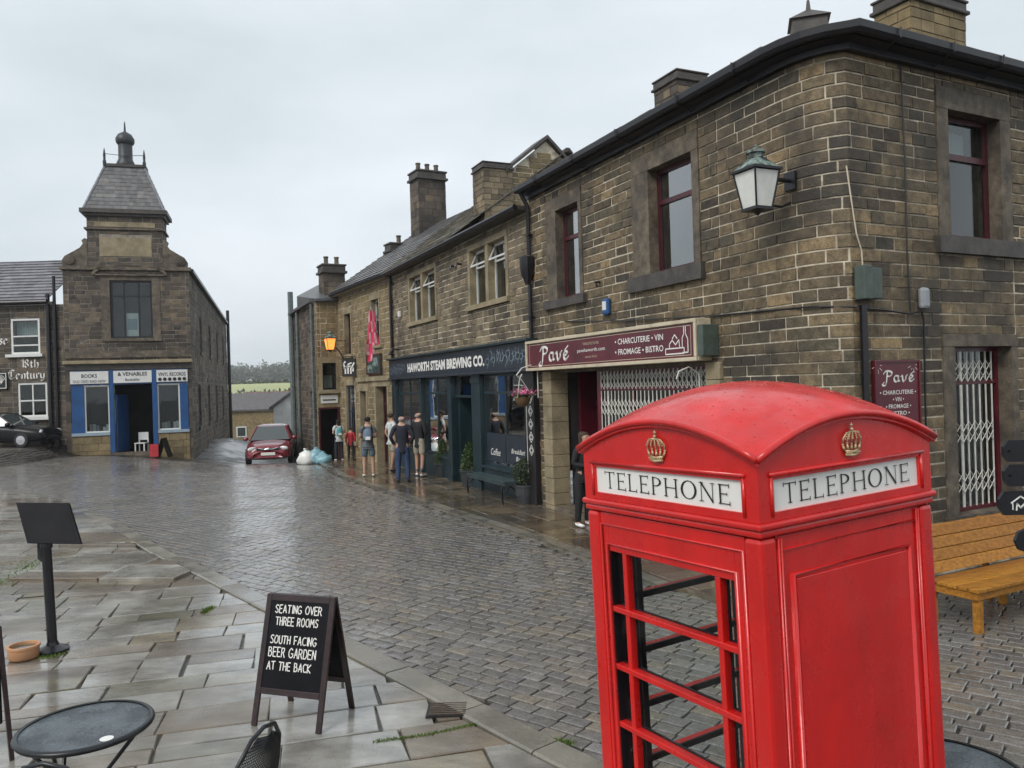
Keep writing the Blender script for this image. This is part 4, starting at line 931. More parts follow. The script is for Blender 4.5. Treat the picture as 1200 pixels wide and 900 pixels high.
    for z in (1.2, 2.6, 3.9, 5.6):
        q = MB(); PV.box(q, s - .07, s + .07, 0, .13, z, z + .03) if False else q.hexa([P(s - .07, .13, z), P(s + .07, .13, z), P(s + .07, 0, z), P(s - .07, 0, z), P(s - .07, .13, z + .03), P(s + .07, .13, z + .03), P(s + .07, 0, z + .03), P(s - .07, 0, z + .03)]); q.build('pipe_clip', 'gutter', T)
    mb = MB(); mb.tube([P(b(.12), .06, 3.36), P(b(.12), .06, .2)], .045, 8); mb.build('conduit', 'gutter', T, smooth=True)
    mb = MB(); mb.tube([P(b(.15), .05, 3.32), P(b(.5), .04, 3.31), P(b(.95), .04, 3.27), P(b(1.2), .04, 3.3), P(b(1.24), .04, 3.2), P(b(1.22), .04, 1.9), P(b(1.24), .04, .1)], .013, 6); mb.build('cable', 'gutter', T)
    mb = MB(); mb.tube([P(a(.9), .04, 3.72), P(a(3), .04, 3.55), P(a(5.4), .04, 3.42), P(PV.L[2], .04, 3.38), P(PV.L[3], .04, 3.37), P(b(0.02), .05, 3.34)], .012, 6); mb.build('cable', 'gutter', T)
    mb = MB(); mb.tube([P(b(.95), .035, 6.36), P(b(.98), .035, 5.2), P(b(.97), .035, 4.0), P(b(1.0), .035, 3.3)], .010, 6); mb.build('cable', 'ink', T)
    mb = MB(); mb.tube([P(b(-.02), .06, 5.0), P(b(.0), .05, 4.6), P(b(.05), .05, 4.2), P(b(.13), .05, 4.0), P(b(.14), .05, 3.8)], .009, 6); mb.build('cable', 'cream', T)
    bx = MB(); PB = Fr((4.05, 9.37), (.889, .458)); PB.box(bx, .02, .17, .02, .17, 3.42, 3.82); PB.box(bx, .18, .37, .02, .14, 3.43, 3.80); bx.build('junction_box', 'green_box', T, bevel=.012)
    bx = MB(); PB.box(bx, 1.15, 1.30, .02, .11, 3.33, 3.60); bx.build('bulkhead_light', 'grey_plastic', T, bevel=.04)
    # signs
    sg = MB(); f.box(sg, -.34, 5.2, .02, .26, 2.80, 3.40); s1 = sg.build('fascia_sign', 'cream', T, bevel=.01)
    q = MB(); ring(f, q, -.34, 5.2, 2.80, 3.40, .055, .262, .30); q.build('sign_frame', 'cream', s1, bevel=.008)
    q = MB(); f.box(q, -.28, 5.14, .262, .270, 2.86, 3.34); q.build('sign_panel', 'maroon', s1)
    q = MB(); ring(f, q, -.20, 5.06, 2.885, 3.315, .008, .271, .2725); q.build('sign_border', 'cream', s1)
    q = MB(); penned(q, 'Pavé', f, .28, 2.98, 1.15, .27, .274, nib=.13); q.build('lettering', 'lettering', s1, kind='stuff')
    textmesh('pavehaworth.com', f, 2.25, 3.10, .95, .085, .274, 'lettering', s1, bold=.0); textmesh('TAPAS STYLE PLATES', f, 2.25, 3.22, .55, .045, .274, 'cream', s1, bold=0); textmesh('SALON PRIVÉ', f, 2.25, 2.99, .4, .045, .274, 'cream', s1, bold=0)
    textmesh('• CHARCUTERIE • VIN', f, 3.72, 3.19, 1.35, .095, .274, 'lettering', s1, bold=.01); textmesh('• FROMAGE • BISTRO', f, 3.72, 3.02, 1.35, .095, .274, 'lettering', s1, bold=.01)
    q = MB(); C = lambda s, z: f.p(s, .275, z)
    for pts in ([(4.45, 2.92), (4.45, 3.0), (4.9, 3.0), (4.9, 2.92), (4.45, 2.92)], [(4.55, 3.0), (4.55, 3.07), (4.62, 3.12), (4.7, 3.05), (4.78, 3.12), (4.8, 3.0)], [(4.86, 3.0), (4.86, 3.14), (4.9, 3.2), (4.9, 3.3)], [(4.94, 3.3), (4.94, 3.2), (4.99, 3.12), (4.99, 2.93), (4.86, 2.93)], [(4.62, 3.14), (4.68, 3.2), (4.74, 3.14)]): ribbon(q, lambda a_, b_, d: f.p(a_, d, b_), pts, .018, .274)
    q.build('food_drawing', 'lettering', s1)
    q = MB(); f.box(q, 5.24, 5.36, .02, .30, 2.86, 3.30); q.build('meter_box', 'green_box', T, bevel=.01)
    # hanging basket hook bracket beside the shop window
    mb = MB(); p = [f.p(4.95, .06, 2.2), f.p(4.95, .06, 2.62), f.p(4.9, .2, 2.72), f.p(4.85, .34, 2.66), f.p(4.84, .38, 2.55)]; mb.tube(p, .012, 6); mb.build('basket_hook', 'gate_white', T)
    al = MB(); f.box(al, 2.36, 2.56, .02, .1, 3.70, 3.98); ab = al.build('alarm_box', 'blue_paint', T, bevel=.03); q = MB(); f.box(q, 2.40, 2.52, .101, .106, 3.78, 3.93); q.build('alarm_face', 'white', ab)
    al = MB(); al.tube([f.p(2.2, .02, 4.3), f.p(2.28, .16, 4.28), f.p(2.4, .2, 4.2)], .02, 6); al.build('wall_bracket', 'gutter', T)
    # wall sign on the side elevation
    q = MB(); PB.box(q, .27, 1.10, .02, .06, 1.80, 2.70); s2 = q.build('wall_sign', 'maroon', T, bevel=.006)
    q = MB(); ring(PB, q, .27, 1.10, 1.80, 2.70, .025, .061, .075); q.build('sign_frame', 'maroon', s2)
    q = MB(); penned(q, 'Pavé', PB, .43, 2.44, .55, .13, .064, nib=.13)
    for i in range(9):
        for (cx, cz) in ((.33, 2.64), (.98, 2.64)): rr = .02 + .015 * (i % 3); an = i * .7; ribbon(q, lambda a_, b_, d: PB.p(a_, d, b_), [(cx + .05 * math.cos(an), cz - .05 * abs(math.sin(an))), (cx + (.05 + rr) * math.cos(an), cz - (.05 + rr) * abs(math.sin(an)))], .007, .063)
    q.build('lettering', 'lettering', s2, kind='stuff')
    for i, t in enumerate(('• CHARCUTERIE •', '• VIN •', '• FROMAGE •', '• BISTRO •')): textmesh(t, PB, .69, 2.31 - .085 * i, (.66, .2, .46, .4)[i], .052, .063, 'lettering', s2, bold=.01)
    return T
bistro()

# ================================================================== brewery shop building
def brewery():
    T = thing('brewery_building', 'stone building with dark navy shopfront lettered in white', 'building', (-2.2, 20.5, 0))
    f = FA; s0, s1 = -10.8, -.58
    ops = [(-9.05, -6.45, 4.36, 5.96), (-4.08, -1.66, 4.36, 5.96), (s0, -.30, -.3, 2.80)]
    w_ = wall(f, s0, s1, -.3, 6.15, ops, T, 'mortar', name='wall')
    lay(f, masonry(f, s0, s1, 0, 6.12, ops, row=.15, ln=(.25, .5), seed=21), 'stone_light', w_)
    for a, b in ((-9.05, -6.45), (-4.08, -1.66)):
        m = (a + b) / 2
        q = MB(); f.box(q, m - .09, m + .09, -.3, .02, 4.502, 5.838); q.build('mullion', 'ashlar_pale', T, bevel=.01)
        for k, (u, v) in enumerate(((a + .14, m - .09), (m + .09, b - .14))):
            window(f, u, v, 4.5, 5.84, T, 'white' if k >= 0 else 'white', fw=.035, at=-.2, hbars=(5.42,), bw=.04, g='glass', blinds=(u + .25, v - .03, 4.55, 5.4),
                   surround=(a, m - .09) if k == 0 else (m + .09, b), lintel=(a - .0, b, 5.98) if k == 0 else None, sill=(a - .05, b + .05, 4.38) if k == 0 else None, smat='ashlar_pale')
            q = MB(); M1 = f.p; q.hexa([M1(u + .04, -.13, 5.44), M1(v - .04, -.13, 5.44), M1(v - .04, -.15, 5.44), M1(u + .04, -.15, 5.44), M1(u + .04, -.16, 5.8), M1(v - .04, -.16, 5.8), M1(v - .04, -.18, 5.8), M1(u + .04, -.18, 5.8)])
            q2 = MB()
            for (a0, b0, c0, d0) in ((u + .03, v - .03, 5.44, 5.48), (u + .03, v - .03, 5.77, 5.81)): 
                k0 = .02 if c0 < 5.6 else -.14; f.box(q2, a0, b0, k0 - .03, k0, c0, d0)
            for ss in (u + .03, v - .07): q2.hexa([M1(ss, .02, 5.46), M1(ss + .04, .02, 5.46), M1(ss + .04, -.01, 5.46), M1(ss, -.01, 5.46), M1(ss, -.14, 5.79), M1(ss + .04, -.14, 5.79), M1(ss + .04, -.17, 5.79), M1(ss, -.17, 5.79)])
            q2.build('top_light', 'white', T)
    # shop front joinery
    q = MB(); f.box(q, s0 + .02, -.32, .02, .20, 2.86, 3.42); sg = q.build('fascia_sign', 'navy', T, bevel=.01)
    q = MB(); f.box(q, s0 + .0, -.30, .0, .30, 3.421, 3.48); q.build('cornice', 'teal_dark', T, bevel=.01)
    q = MB(); f.box(q, s0 + .0, -.30, .0, .25, 2.80, 2.858); q.build('cornice', 'navy', T, bevel=.01)
    textmesh('HAWORTH STEAM BREWING CO.', f, -5.75, 3.12, 6.0, .27, .205, 'lettering', sg, bold=.045)
    q = MB(); r = random.Random(4); rb = lambda pts, wd: ribbon(q, lambda a, b, d: f.p(a, d, b), pts, wd, .205)
    for k in range(13):
        cx = -2.55 + k * .165 + r.uniform(-.03, .03); cz = 3.14 + r.uniform(-.08, .08); rr = r.uniform(.05, .11); rb(arc(cx, cz, rr * 1.3, rr, r.uniform(0, 360), r.uniform(400, 640), 12), .012)
        rb([(cx, cz - .15), (cx + .1, cz), (cx + .05, cz + .16)], .012)
    for k in range(8):
        cx = -10.5 + k * .2; rb(arc(cx, 3.12 + r.uniform(-.07, .07), .1, .09, r.uniform(0, 360), r.uniform(400, 600), 10), .014)
    q.build('scroll_ornament', 'pale_blue', sg, kind='stuff')
    def pil(a, b): 
        m = MB(); f.box(m, a, b, -.12, .10, 0, 2.798); f.box(m, a - .02, b + .02, .0, .13, .0, .25); f.box(m, a - .015, b + .015, .0, .125, 2.6, 2.72); m.build('pilaster', 'teal_dark', T, bevel=.008)
    for a, b in ((-10.78, -10.5), (-5.62, -5.36), (-3.9, -3.36), (-8.05, -7.85)): pil(a, b)
    for (a, b, v) in ((-10.5, -8.05, (-9.3,)), (-7.85, -5.62, (-6.75,)), (-3.36, -.82, (-2.1,))):
        m = MB(); f.box(m, a, b, -.1, .05, 0, .58); f.box(m, a, b, -.1, .10, .581, .64); m.build('stall_riser', 'teal_dark', T, bevel=.006)
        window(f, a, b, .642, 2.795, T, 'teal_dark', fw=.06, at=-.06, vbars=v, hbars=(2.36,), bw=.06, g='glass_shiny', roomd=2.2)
    # lower etched panels and window script on the pane beside the door
    q = MB(); f.box(q, -3.25, -2.14, -.012, -.008, .75, 1.42); f.box(q, -2.06, -.92, -.012, -.008, .75, 1.42); wp = q.build('window_panel', 'navy', T)
    textmesh('Coffee', f, -2.72, .98, .55, .16, -.004, 'lettering', wp, bold=.0, shear=.3); textmesh('Breakfast', f, -1.48, 1.06, .7, .11, -.004, 'lettering', wp, bold=0, shear=.3); textmesh('Bar', f, -1.45, .90, .3, .10, -.004, 'lettering', wp, bold=0, shear=.3)
    # recessed door
    m = MB(); f.box(m, -5.36, -5.24, -1.0, -.1, 0, 2.79); f.box(m, -4.02, -3.9, -1.0, -.1, 0, 2.79); f.box(m, -5.24, -4.02, -.96, -.9, 0.0, .12); m.build('door_frame', 'teal_dark', T)
    m = MB(); ring(f, m, -5.24, -4.02, .12, 2.2, .12, -.96, -.9); f.box(m, -5.12, -4.14, -.95, -.92, .24, .9); d = m.build('door', 'teal_dark', T)
    m = MB(); f.box(m, -5.12, -4.14, -.94, -.935, .9, 2.08); m.build('pane', 'glass_shiny', d)
    m = MB(); f.box(m, -4.24, -4.2, -.9, -.86, .95, 1.7); m.build('handle', 'lettering', d)
    m = MB(); f.box(m, -5.36, -3.9, -.06, -.02, 2.24, 2.30); m.build('transom', 'teal_dark', T); m = MB(); f.box(m, -5.3, -3.95, -.045, -.04, 2.3, 2.79); m.build('pane', 'glass_shiny', T)
    room(f, -5.36, -3.9, 0, 2.8, T, 2.2, 1.0)
    # carved board on the end pilaster
    m = MB(); f.box(m, -.80, -.34, -.1, .14, 0, 2.797); bd = m.build('end_pilaster', 'ink', T, bevel=.01)
    q = MB()
    for k in range(5):
        cz = 2.25 - k * .27
        ribbon(q, lambda a, b, d: f.p(a, d, b), [(-.60, cz), (-.50, cz + .11), (-.40, cz), (-.50, cz - .11), (-.60, cz)], .016, .143); ribbon(q, lambda a, b, d: f.p(a, d, b), arc(-.5, cz, .05, .05, 0, 360, 8), .016, .1435)
    ribbon(q, lambda a, b, d: f.p(a, d, b), [(-.69, 2.45), (-.69, .7)], .018, .143)
    q.build('painted_ornament', 'lettering', bd)
    # eaves, gutter and roof
    m = MB(); f.box(m, s0, s1, 0, .26, 6.16, 6.24); m.build('fascia', 'sill_dark', T)
    m = MB(); m.tube([f.p(s0, .33, 6.20), f.p(s1 + .02, .33, 6.20)], .06, 8); m.build('gutter', 'gutter', T, smooth=True)
    nA = Vector((.909, .416, 0)); pt = math.radians(36); up = nA * math.cos(pt) + Vector((0, 0, math.sin(pt))); no = -nA * math.sin(pt) + Vector((0, 0, math.cos(pt))); d = Vector((.416, -.909, 0)); e = f.p(s0, .34, 6.24)
    L_ = -4.78 - s0; SLn = 4.55
    m = MB(); m.face([e, e + d * L_, e + d * L_ + up * SLn, e + up * SLn]); rf = m.build('roof', 'stone_slate', T)
    slates(e + no * .004, d, up, no, L_, SLn, .42, .30, 'stone_slate', rf, thick=.035)
    m = MB(); k = 0
    while k < L_ - .1:
        r0 = e + up * SLn + d * k; l = min(.6, L_ - k) - .01; m2 = MB(); q = lambda a, b, c: r0 + d * a + nA * b + Vector((0, 0, c)); m2.hexa([q(0, -.16, -.06), q(l, -.16, -.06), q(l, .16, -.06), q(0, .16, -.06), q(0, -.05, .07), q(l, -.05, .07), q(l, .05, .07), q(0, .05, .07)]); m2.build('ridge_tile', 'sill_dark', rf); k += .6
    m = MB(); m.face([f.p(-4.95, .2, 6.22), f.p(s1, .2, 6.22), f.p(s1, -7, 6.22), f.p(-4.95, -7, 6.22)]); m.build('flat_roof', 'lead', T)
    m = MB(); m.face([e + up * SLn, e + d * L_ + up * SLn, e + d * L_ + nA * 7.2, e + nA * 7.2]); m.build('rear_roof', 'stone_slate', T)
    # gable ends above neighbours
    m = MB()
    for ss in (s0 + .01,): m.face([f.p(ss, 0, 6.0), f.p(ss, -7.0, 6.0), f.p(ss, -3.4, 8.88)])
    m.build('gable', 'stone_grey', T)
    x, y = f.p(-5.2, -1.22, 0)[:2]; chimney(x, y, 6.2, 8.22, .84, .75, math.atan2(.416, .909), T, 'stone_light', pots=0, row=.15, cap=.5)
    m = MB(); m.tube([f.p(-8.9, .03, 4.9), f.p(-8.9, .2, 4.95), f.p(-8.9, .25, 4.85)], .03, 6)
    m = MB(); f.box(m, -9.95, -9.8, .02, .12, 4.75, 4.95); m.build('alarm_box', 'white', T, bevel=.03)
    m = MB(); m.tube([f.p(s0 + .04, .09, 6.15), f.p(s0 + .04, .09, .0)], .05, 8); m.build('downpipe', 'gutter', T, smooth=True)
    for ss in (-4.9, -4.5): m = MB(); m.tube([f.p(ss, .02, 5.62), f.p(ss, .16, 5.62), f.p(ss, .2, 5.52)], .03, 6); m.build('floodlight', 'gutter', T)
    m = MB(); m.tube([f.p(-10.2, .02, 3.75), f.p(-10.2, .25, 3.78), f.p(-10.2, .3, 3.7)], .02, 6); m.lathe([(.03, 0), (.09, -.1), (.08, -.12)], 8, f.p(-10.2, .3, 3.7)); m.build('swan_lamp', 'gutter', T)
brewery()

# house behind, gable towards us
def rear_house():
    T = thing('rear_house', 'pale stone gable end rising behind the lower roofs', 'house', (3.0, 24, 0))
    ori = FA.p(-4.9, -1.55, 0); W_ = 1.98; ez = 8.2; ap = 9.12; k = 1.15
    f = Fr((ori.x, ori.y), (.909, .416))
    top = lambda s: ez + (ap - ez) * (s / k if s < k else max(0, (W_ - s) / (W_ - k)))
    m = MB(); P = f.p; m.face([P(0, 0, 5), P(W_, 0, 5), P(W_, 0, ez + .2), P(k, 0, ap), P(0, 0, ez)]); m.face([P(0, 0, 5), P(0, 0, ez), P(0, -.7, ez), P(0, -.7, 5)]); w_ = m.build('wall', 'mortar', T)
    tp = lambda s: ez + (ap - ez) * s / k if s <= k else ap - (ap - ez - .2) * (s - k) / (W_ - k)
    lay(f, masonry(f, 0, W_, 6.0, ap - .05, [], row=.15, ln=(.25, .5), seed=31, top=tp), 'stone_buff', w_)
    m = MB()
    for a, za, b, zb in ((-.12, ez - .05, k, ap + .05), (W_ + .1, ez + .12, k, ap + .05)):
        m.hexa([P(a, .12, za), P(b, .12, zb), P(b, -.8, zb), P(a, -.8, za), P(a, .12, za + .10), P(b, .12, zb + .10), P(b, -.8, zb + .10), P(a, -.8, za + .10)])
    m.build('roof', 'sill_dark', T)
rear_house()

# ================================================================== inn on the bend (facade, projecting corner bay)
D0 = Vector((-3.793, 25.777, 0)); DD = (-.4938, .8696); DK = (-6.736, 30.96)
def inn():
    T = thing('inn_building', 'olive stone inn with a pink flag and hanging black sign on its front', 'inn', (-5, 28.5, -.2))
    Ln = 5.96; f = Fr(DK, (.4938, -.8696)); c = lambda s: Ln - s      # s measured from the near end
    ops = [(c(2.15), c(1.2), 3.95, 5.72), (c(5.2), c(4.25), 3.75, 5.48), (c(1.95), c(.65), -.4, 2.66), (c(5.2), c(4.0), .55, 2.72), (c(3.6), c(2.75), -.4, 2.5)]
    w_ = wall(f, 0, Ln, -.8, 6.12, ops, T, 'mortar'); lay(f, masonry(f, 0, Ln, -.6, 6.1, ops, row=.2, ln=(.3, .55), seed=41), 'stone_buff', w_)
    window(f, c(2.05), c(1.3), 4.02, 5.6, T, 'white', fw=.05, at=-.2, hbars=(4.9,), g='glass', surround=(c(2.15), c(1.2)), lintel=(c(2.25), c(1.1), 5.8), sill=(c(2.25), c(1.1), 3.92), smat='ashlar_pale')
    window(f, c(5.1), c(4.35), 3.85, 5.38, T, 'frame_dark', fw=.05, at=-.2, hbars=(4.7,), g='glass', surround=(c(5.2), c(4.25)), lintel=(c(5.3), c(4.15), 5.6), sill=(c(5.3), c(4.15), 3.72), smat='ashlar_pale')
    window(f, c(5.1), c(4.1), .6, 2.68, T, 'blue_dark', fw=.07, at=-.1, vbars=(c(4.6),), hbars=(1.7,), g='glass_shiny', surround=(c(5.25), c(3.95)), lintel=(c(5.3), c(3.9), 2.9), sill=(c(5.3), c(3.9), .45), smat='ashlar_pale')
    for a, b, h in ((1.85, .75, 2.6), (3.5, 2.85, 2.45)):
        window(f, c(a), c(b), -.25, h, T, 'frame_dark', fw=.08, at=-.3, hbars=(2.0,), g='glass', surround=(c(a + .12), c(b - .12)), lintel=(c(a + .3), c(b - .3), h + .26), smat='ashlar_pale')
    q = MB(); f.box(q, c(3.75), c(.1), .0, .09, 2.80, 2.95); q.build('string_course', 'ashlar_pale', T)
    q = MB(); f.box(q, c(2.5), c(1.1), .02, .08, 3.02, 3.72); s1 = q.build('wall_board', 'board_green', T); q = MB(); ring(f, q, c(2.5), c(1.1), 3.02, 3.72, .05, .081, .10); q.build('board_frame', 'frame_dark', s1)
    q = MB(); f.box(q, c(2.4), c(1.9), .082, .088, 3.1, 3.35); f.box(q, c(2.0), c(1.4), .082, .087, 3.3, 3.6); q.build('board_picture', 'verdigris', s1)
    q = MB(); f.box(q, 0, Ln, 0, .25, 6.121, 6.22); q.build('fascia', 'ashlar_pale', T); q = MB(); q.tube([f.p(0, .3, 6.22), f.p(Ln, .3, 6.22)], .06, 8); q.build('gutter', 'gutter', T, smooth=True)
    nA = Vector((.8696, .4938, 0)); pt = math.radians(35); up = nA * math.cos(pt) + Vector((0, 0, math.sin(pt))); no = -nA * math.sin(pt) + Vector((0, 0, math.cos(pt))); d = Vector((.4938, -.8696, 0)); e = f.p(0, .34, 6.26)
    m = MB(); m.face([e, e + d * Ln, e + d * Ln + up * 4.5, e + up * 4.5]); rf = m.build('roof', 'slate', T); slates(e + no * .004, d, up, no, Ln, 4.5, .4, .28, 'slate', rf, thick=.03)
    x, y = f.p(c(4.4), -3.3, 0)[:2]; chimney(x, y, 7.6, 10.6, 1.15, .85, math.atan2(.4938, .8696), T, 'stone_grey', pots=3, row=.26)
    x, y = f.p(.6, -2.4, 0)[:2]; chimney(x, y, 7, 7.9, .9, .6, math.atan2(.4938, .8696), T, 'stone_grey', pots=1, row=.26)
    # corner bay facing up the street
    g = Fr((-7.536, 30.548), (.889, .458)); W_ = .9
    ops = [(.20, .82, 2.5, 3.62), (.06, .86, -.6, 1.82)]
    w2 = wall(g, 0, W_, -.8, 5.95, ops, T, 'mortar', name='bay_wall'); lay(g, masonry(g, 0, W_, -.6, 5.93, ops, row=.22, ln=(.3, .55), seed=43), 'stone_buff', w2)
    window(g, .24, .78, 2.54, 3.58, T, 'gutter', fw=.05, at=-.12, hbars=(3.1,), g='glass', surround=(.1, .88), lintel=(.08, .89, 3.8), sill=(.05, .9, 2.4, .14), smat='ashlar_pale', curt=[(.35, .7, 2.6, 3.1)])
    q = MB(); g.box(q, .14, .80, .02, .05, 2.02, 2.33); pl = q.build('plaque', 'white', T); q = MB(); g.box(q, .22, .72, .051, .055, 2.12, 2.17); q.build('lettering', 'ink', pl)
    room(g, .06, .86, -.6, 1.82, T, 1.2, .3)
    q = MB(); ring(g, q, .04, .88, -.6, 1.86, .07, -.1, .03); q.build('door_frame', 'frame_dark', T)
    h = Fr((-9.62, 35.09), (.416, -.909)); Lh = 5.0
    w3 = wall(h, 0, Lh, -1.6, 5.9, [(3.6, 4.5, 2.6, 4.9)], T, 'mortar_dark', name='side_wall'); lay(h, masonry(h, 0, Lh, -1.4, 5.88, [(3.6, 4.5, 2.6, 4.9)], row=.22, ln=(.3, .55), seed=44), 'stone_grey', w3)
    window(h, 3.62, 4.48, 2.62, 4.88, T, 'frame_dark', fw=.06, at=-.15, hbars=(3.7,), g='glass', sill=(3.5, 4.6, 2.5))
    q = MB(); q.tube([h.p(.1, .1, 6.9), h.p(.1, .1, -.8)], .12, 8); q.tube([h.p(4.85, .1, 5.9), h.p(4.85, .1, -.3)], .05, 8); q.tube([h.p(1.6, .1, 6.0), h.p(1.6, .1, -.8)], .06, 8); q.build('drainpipe', 'verdigris_dark', T, smooth=True)
    q = MB(); P = h.p; G_ = g.p
    q.hexa([P(-.1, .2, 5.88), P(Lh, .2, 5.93), P(Lh, -3, 5.93), P(-.1, -3, 5.88), P(-.1, .2, 5.98), P(Lh, .2, 6.05), P(Lh, -3, 6.4), P(-.1, -3, 6.3)])
    q.hexa([G_(0, .2, 5.95), G_(W_, .2, 6.02), G_(W_, -3, 6.02), G_(0, -3, 5.95), G_(0, .2, 6.05), G_(W_, .2, 6.12), G_(W_, -3, 7.0), G_(0, -3, 6.5)]); q.build('bay_roof', 'slate', T)
    x, y = h.p(4.1, -.9, 0)[:2]; chimney(x, y, 5.9, 7.15, .85, .8, math.atan2(.458, .889), T, 'stone_grey', pots=2, row=.22)
inn()

# ================================================================== bookshop with tower
def bookshop():
    T = thing('bookshop_building', 'tall narrow stone shop with slated turret and blue shopfront', 'building', (-17, 36, 0))
    f = Fr((-19.55, 34.7), (.956, .293)); W_ = 5.15; ZC = 8.15
    ops = [(1.74, 3.7, 5.0, 7.75), (.2, 5.0, -.5, 3.72)]
    w_ = wall(f, 0, W_, -.8, ZC, ops, T, 'mortar_dark'); lay(f, masonry(f, 0, W_, 3.7, ZC, ops, row=.2, ln=(.35, .65), seed=51), 'stone_grey', w_)
    for a0, b0 in ((0, .2), (5.0, W_)):
        for kz in range(10): q = MB(); f.box(q, a0, b0, -.2, .05 + .012 * (kz % 2), -.8 + kz * .45 + .006, min(3.7, -.8 + kz * .45 + .444)); q.build('quoin', 'stone_grey', T)
    # side elevation running down the hill
    a = f.p(W_, 0, 0); b = (-21.0, 58.5); g = Fr((a.x, a.y), (b[0] - a.x, b[1] - a.y)); Ls = math.hypot(b[0] - a.x, b[1] - a.y)
    top = lambda s: 8.1 - .55 * s / Ls
    so = [(4 + i * 5, 5.0 + i * 5, 4.6, 6.4) for i in range(4)] + [(2.5 + i * 5, 3.6 + i * 5, .9, 3.0) for i in range(4)]
    w2 = wall(g, 0, Ls, -4.5, 8.1, so, T, 'mortar_dark', top=top, name='side_wall'); lay(g, masonry(g, 0, Ls, -3.5, 8.1, so, row=.27, ln=(.6, 1.2), seed=52, top=top), 'stone_grey', w2)
    for i, (s0, s1, z0, z1) in enumerate(so): window(g, s0 + .05, s1 - .05, z0 + .05, z1 - .05, T, 'blue_dark' if i >= 4 else 'frame_dark', fw=.08, at=-.1, hbars=((z0 + z1) / 2,), g='glass', sill=(s0 - .1, s1 + .1, z0 - .12), surround=(s0, s1))
    q = MB(); P = g.p; q.hexa([P(0, .2, 8.1), P(Ls, .2, 7.55), P(Ls, 0, 7.55), P(0, 0, 8.1), P(0, .2, 8.25), P(Ls, .2, 7.7), P(Ls, 0, 7.7), P(0, 0, 8.25)]); q.build('gutter', 'gutter', T)
    q = MB(); q.tube([P(Ls - .1, .15, 8.6), P(Ls - .1, .15, -4)], .12, 8); q.build('downpipe', 'gutter', T)
    q = MB(); q.face([P(0, 0, 8.2), P(Ls, 0, 7.7), P(Ls, -3, 8.6), P(.8, -2.6, 8.9)]); q.build('rear_roof', 'slate', T)
    # first floor window with surround and segmental hood
    window(f, 1.86, 3.58, 5.12, 7.7, T, 'gutter', fw=.09, at=-.15, vbars=(2.42, 3.02), hbars=(7.0,), bw=.07, g='glass', surround=(1.50, 3.92), lintel=(1.5, 3.92, 7.9), sill=(1.5, 3.95, 4.98), smat='ashlar')
    q = MB(); f.box(q, 2.47, 2.97, -.2, -.19, 5.2, 6.25); q.build('notice', 'white', T); q = MB(); f.box(q, 2.52, 2.92, -.189, -.187, 5.5, 6.0); q.build('notice_print', 'pale_blue', T)
    q = MB(); n = 12
    for i in range(n):
        t0 = math.pi * i / n; t1 = math.pi * (i + 1) / n; r0 = (1.42, .42); r1 = (1.55, .56); cx = 2.7
        pt = lambda t, r: (cx - r[0] * math.cos(t), 7.93 + r[1] * math.sin(t))
        A_, B_, C_, D_ = pt(t0, r0), pt(t1, r0), pt(t1, r1), pt(t0, r1)
        q.hexa([f.p(A_[0], .14, A_[1]), f.p(B_[0], .14, B_[1]), f.p(B_[0], 0, B_[1]), f.p(A_[0], 0, A_[1]), f.p(D_[0], .14, D_[1]), f.p(C_[0], .14, C_[1]), f.p(C_[0], 0, C_[1]), f.p(D_[0], 0, D_[1])])
    q.build('window_hood', 'ashlar', T)
    q = MB(); f.box(q, 1.3, 4.1, .0, .12, 7.905, 7.97); q.build('lintel', 'ashlar', T)
    q = MB(); f.box(q, 0, W_, .0, .07, 4.25, 4.55); q.build('string_course', 'ashlar', T); q = MB(); f.box(q, -.05, W_ + .05, .0, .28, 3.98, 4.13); q.build('cornice', 'ashlar_pale', T, bevel=.02); q = MB(); f.box(q, 0, W_, .0, .12, 3.72, 3.975); q.build('frieze', 'sill_dark', T)
    q = MB(); f.box(q, -.1, W_ + .1, -.3, .14, ZC + .002, ZC + .16); q.build('cornice', 'ashlar', T)
    # shop front
    q = MB(); f.box(q, .2, 5.0, -.12, .045, 3.05, 3.715); q.build('fascia_board', 'blue_paint', T)
    for k, txt in enumerate((('BOOKS', 'OLD ODD AND NEW'), ('& VENABLES', 'Bookseller'), ('VINYL RECORDS', ''))):
        a_, b_ = ((.2, 1.72), (1.92, 3.48), (3.68, 4.98))[k]
        q = MB(); f.box(q, a_, b_, .05, .12, 3.12, 3.66); s1 = q.build('shop_sign', 'white', T)
        m_ = (a_ + b_) / 2
        textmesh(txt[0], f, m_, 3.46 + .05 * (k == 1), (.62, 1.2, 1.15)[k], .17, .125, 'ink', s1, bold=.02)
        if txt[1]: textmesh(txt[1], f, m_, 3.22 if k == 0 else 3.26, 1.3 if k == 0 else .6, .12, .125, 'ink', s1, bold=.01)
        if k == 2:
            for i in range(6): q = MB(); x_ = a_ + .14 + i * .205; q.lathe([(.078, 0), (.078, .01)], 14, mtx=f.mtx(x_, .127, 3.24) @ Matrix.Rotation(math.pi / 2, 4, 'X')); q.build('vinyl_disc', 'ink', s1)
    for (a_, b_) in ((.2, .72), (1.72, 1.92), (3.48, 3.68), (4.62, 4.98)):
        q = MB(); f.box(q, a_, b_, -.08, .1 if b_ - a_ < .3 else .04, .9 if b_ - a_ > .3 else .05, 3.04 if b_ - a_ > .3 else 3.7); q.build('shutter' if b_ - a_ > .3 else 'pilaster', 'blue_paint', T, bevel=.01)
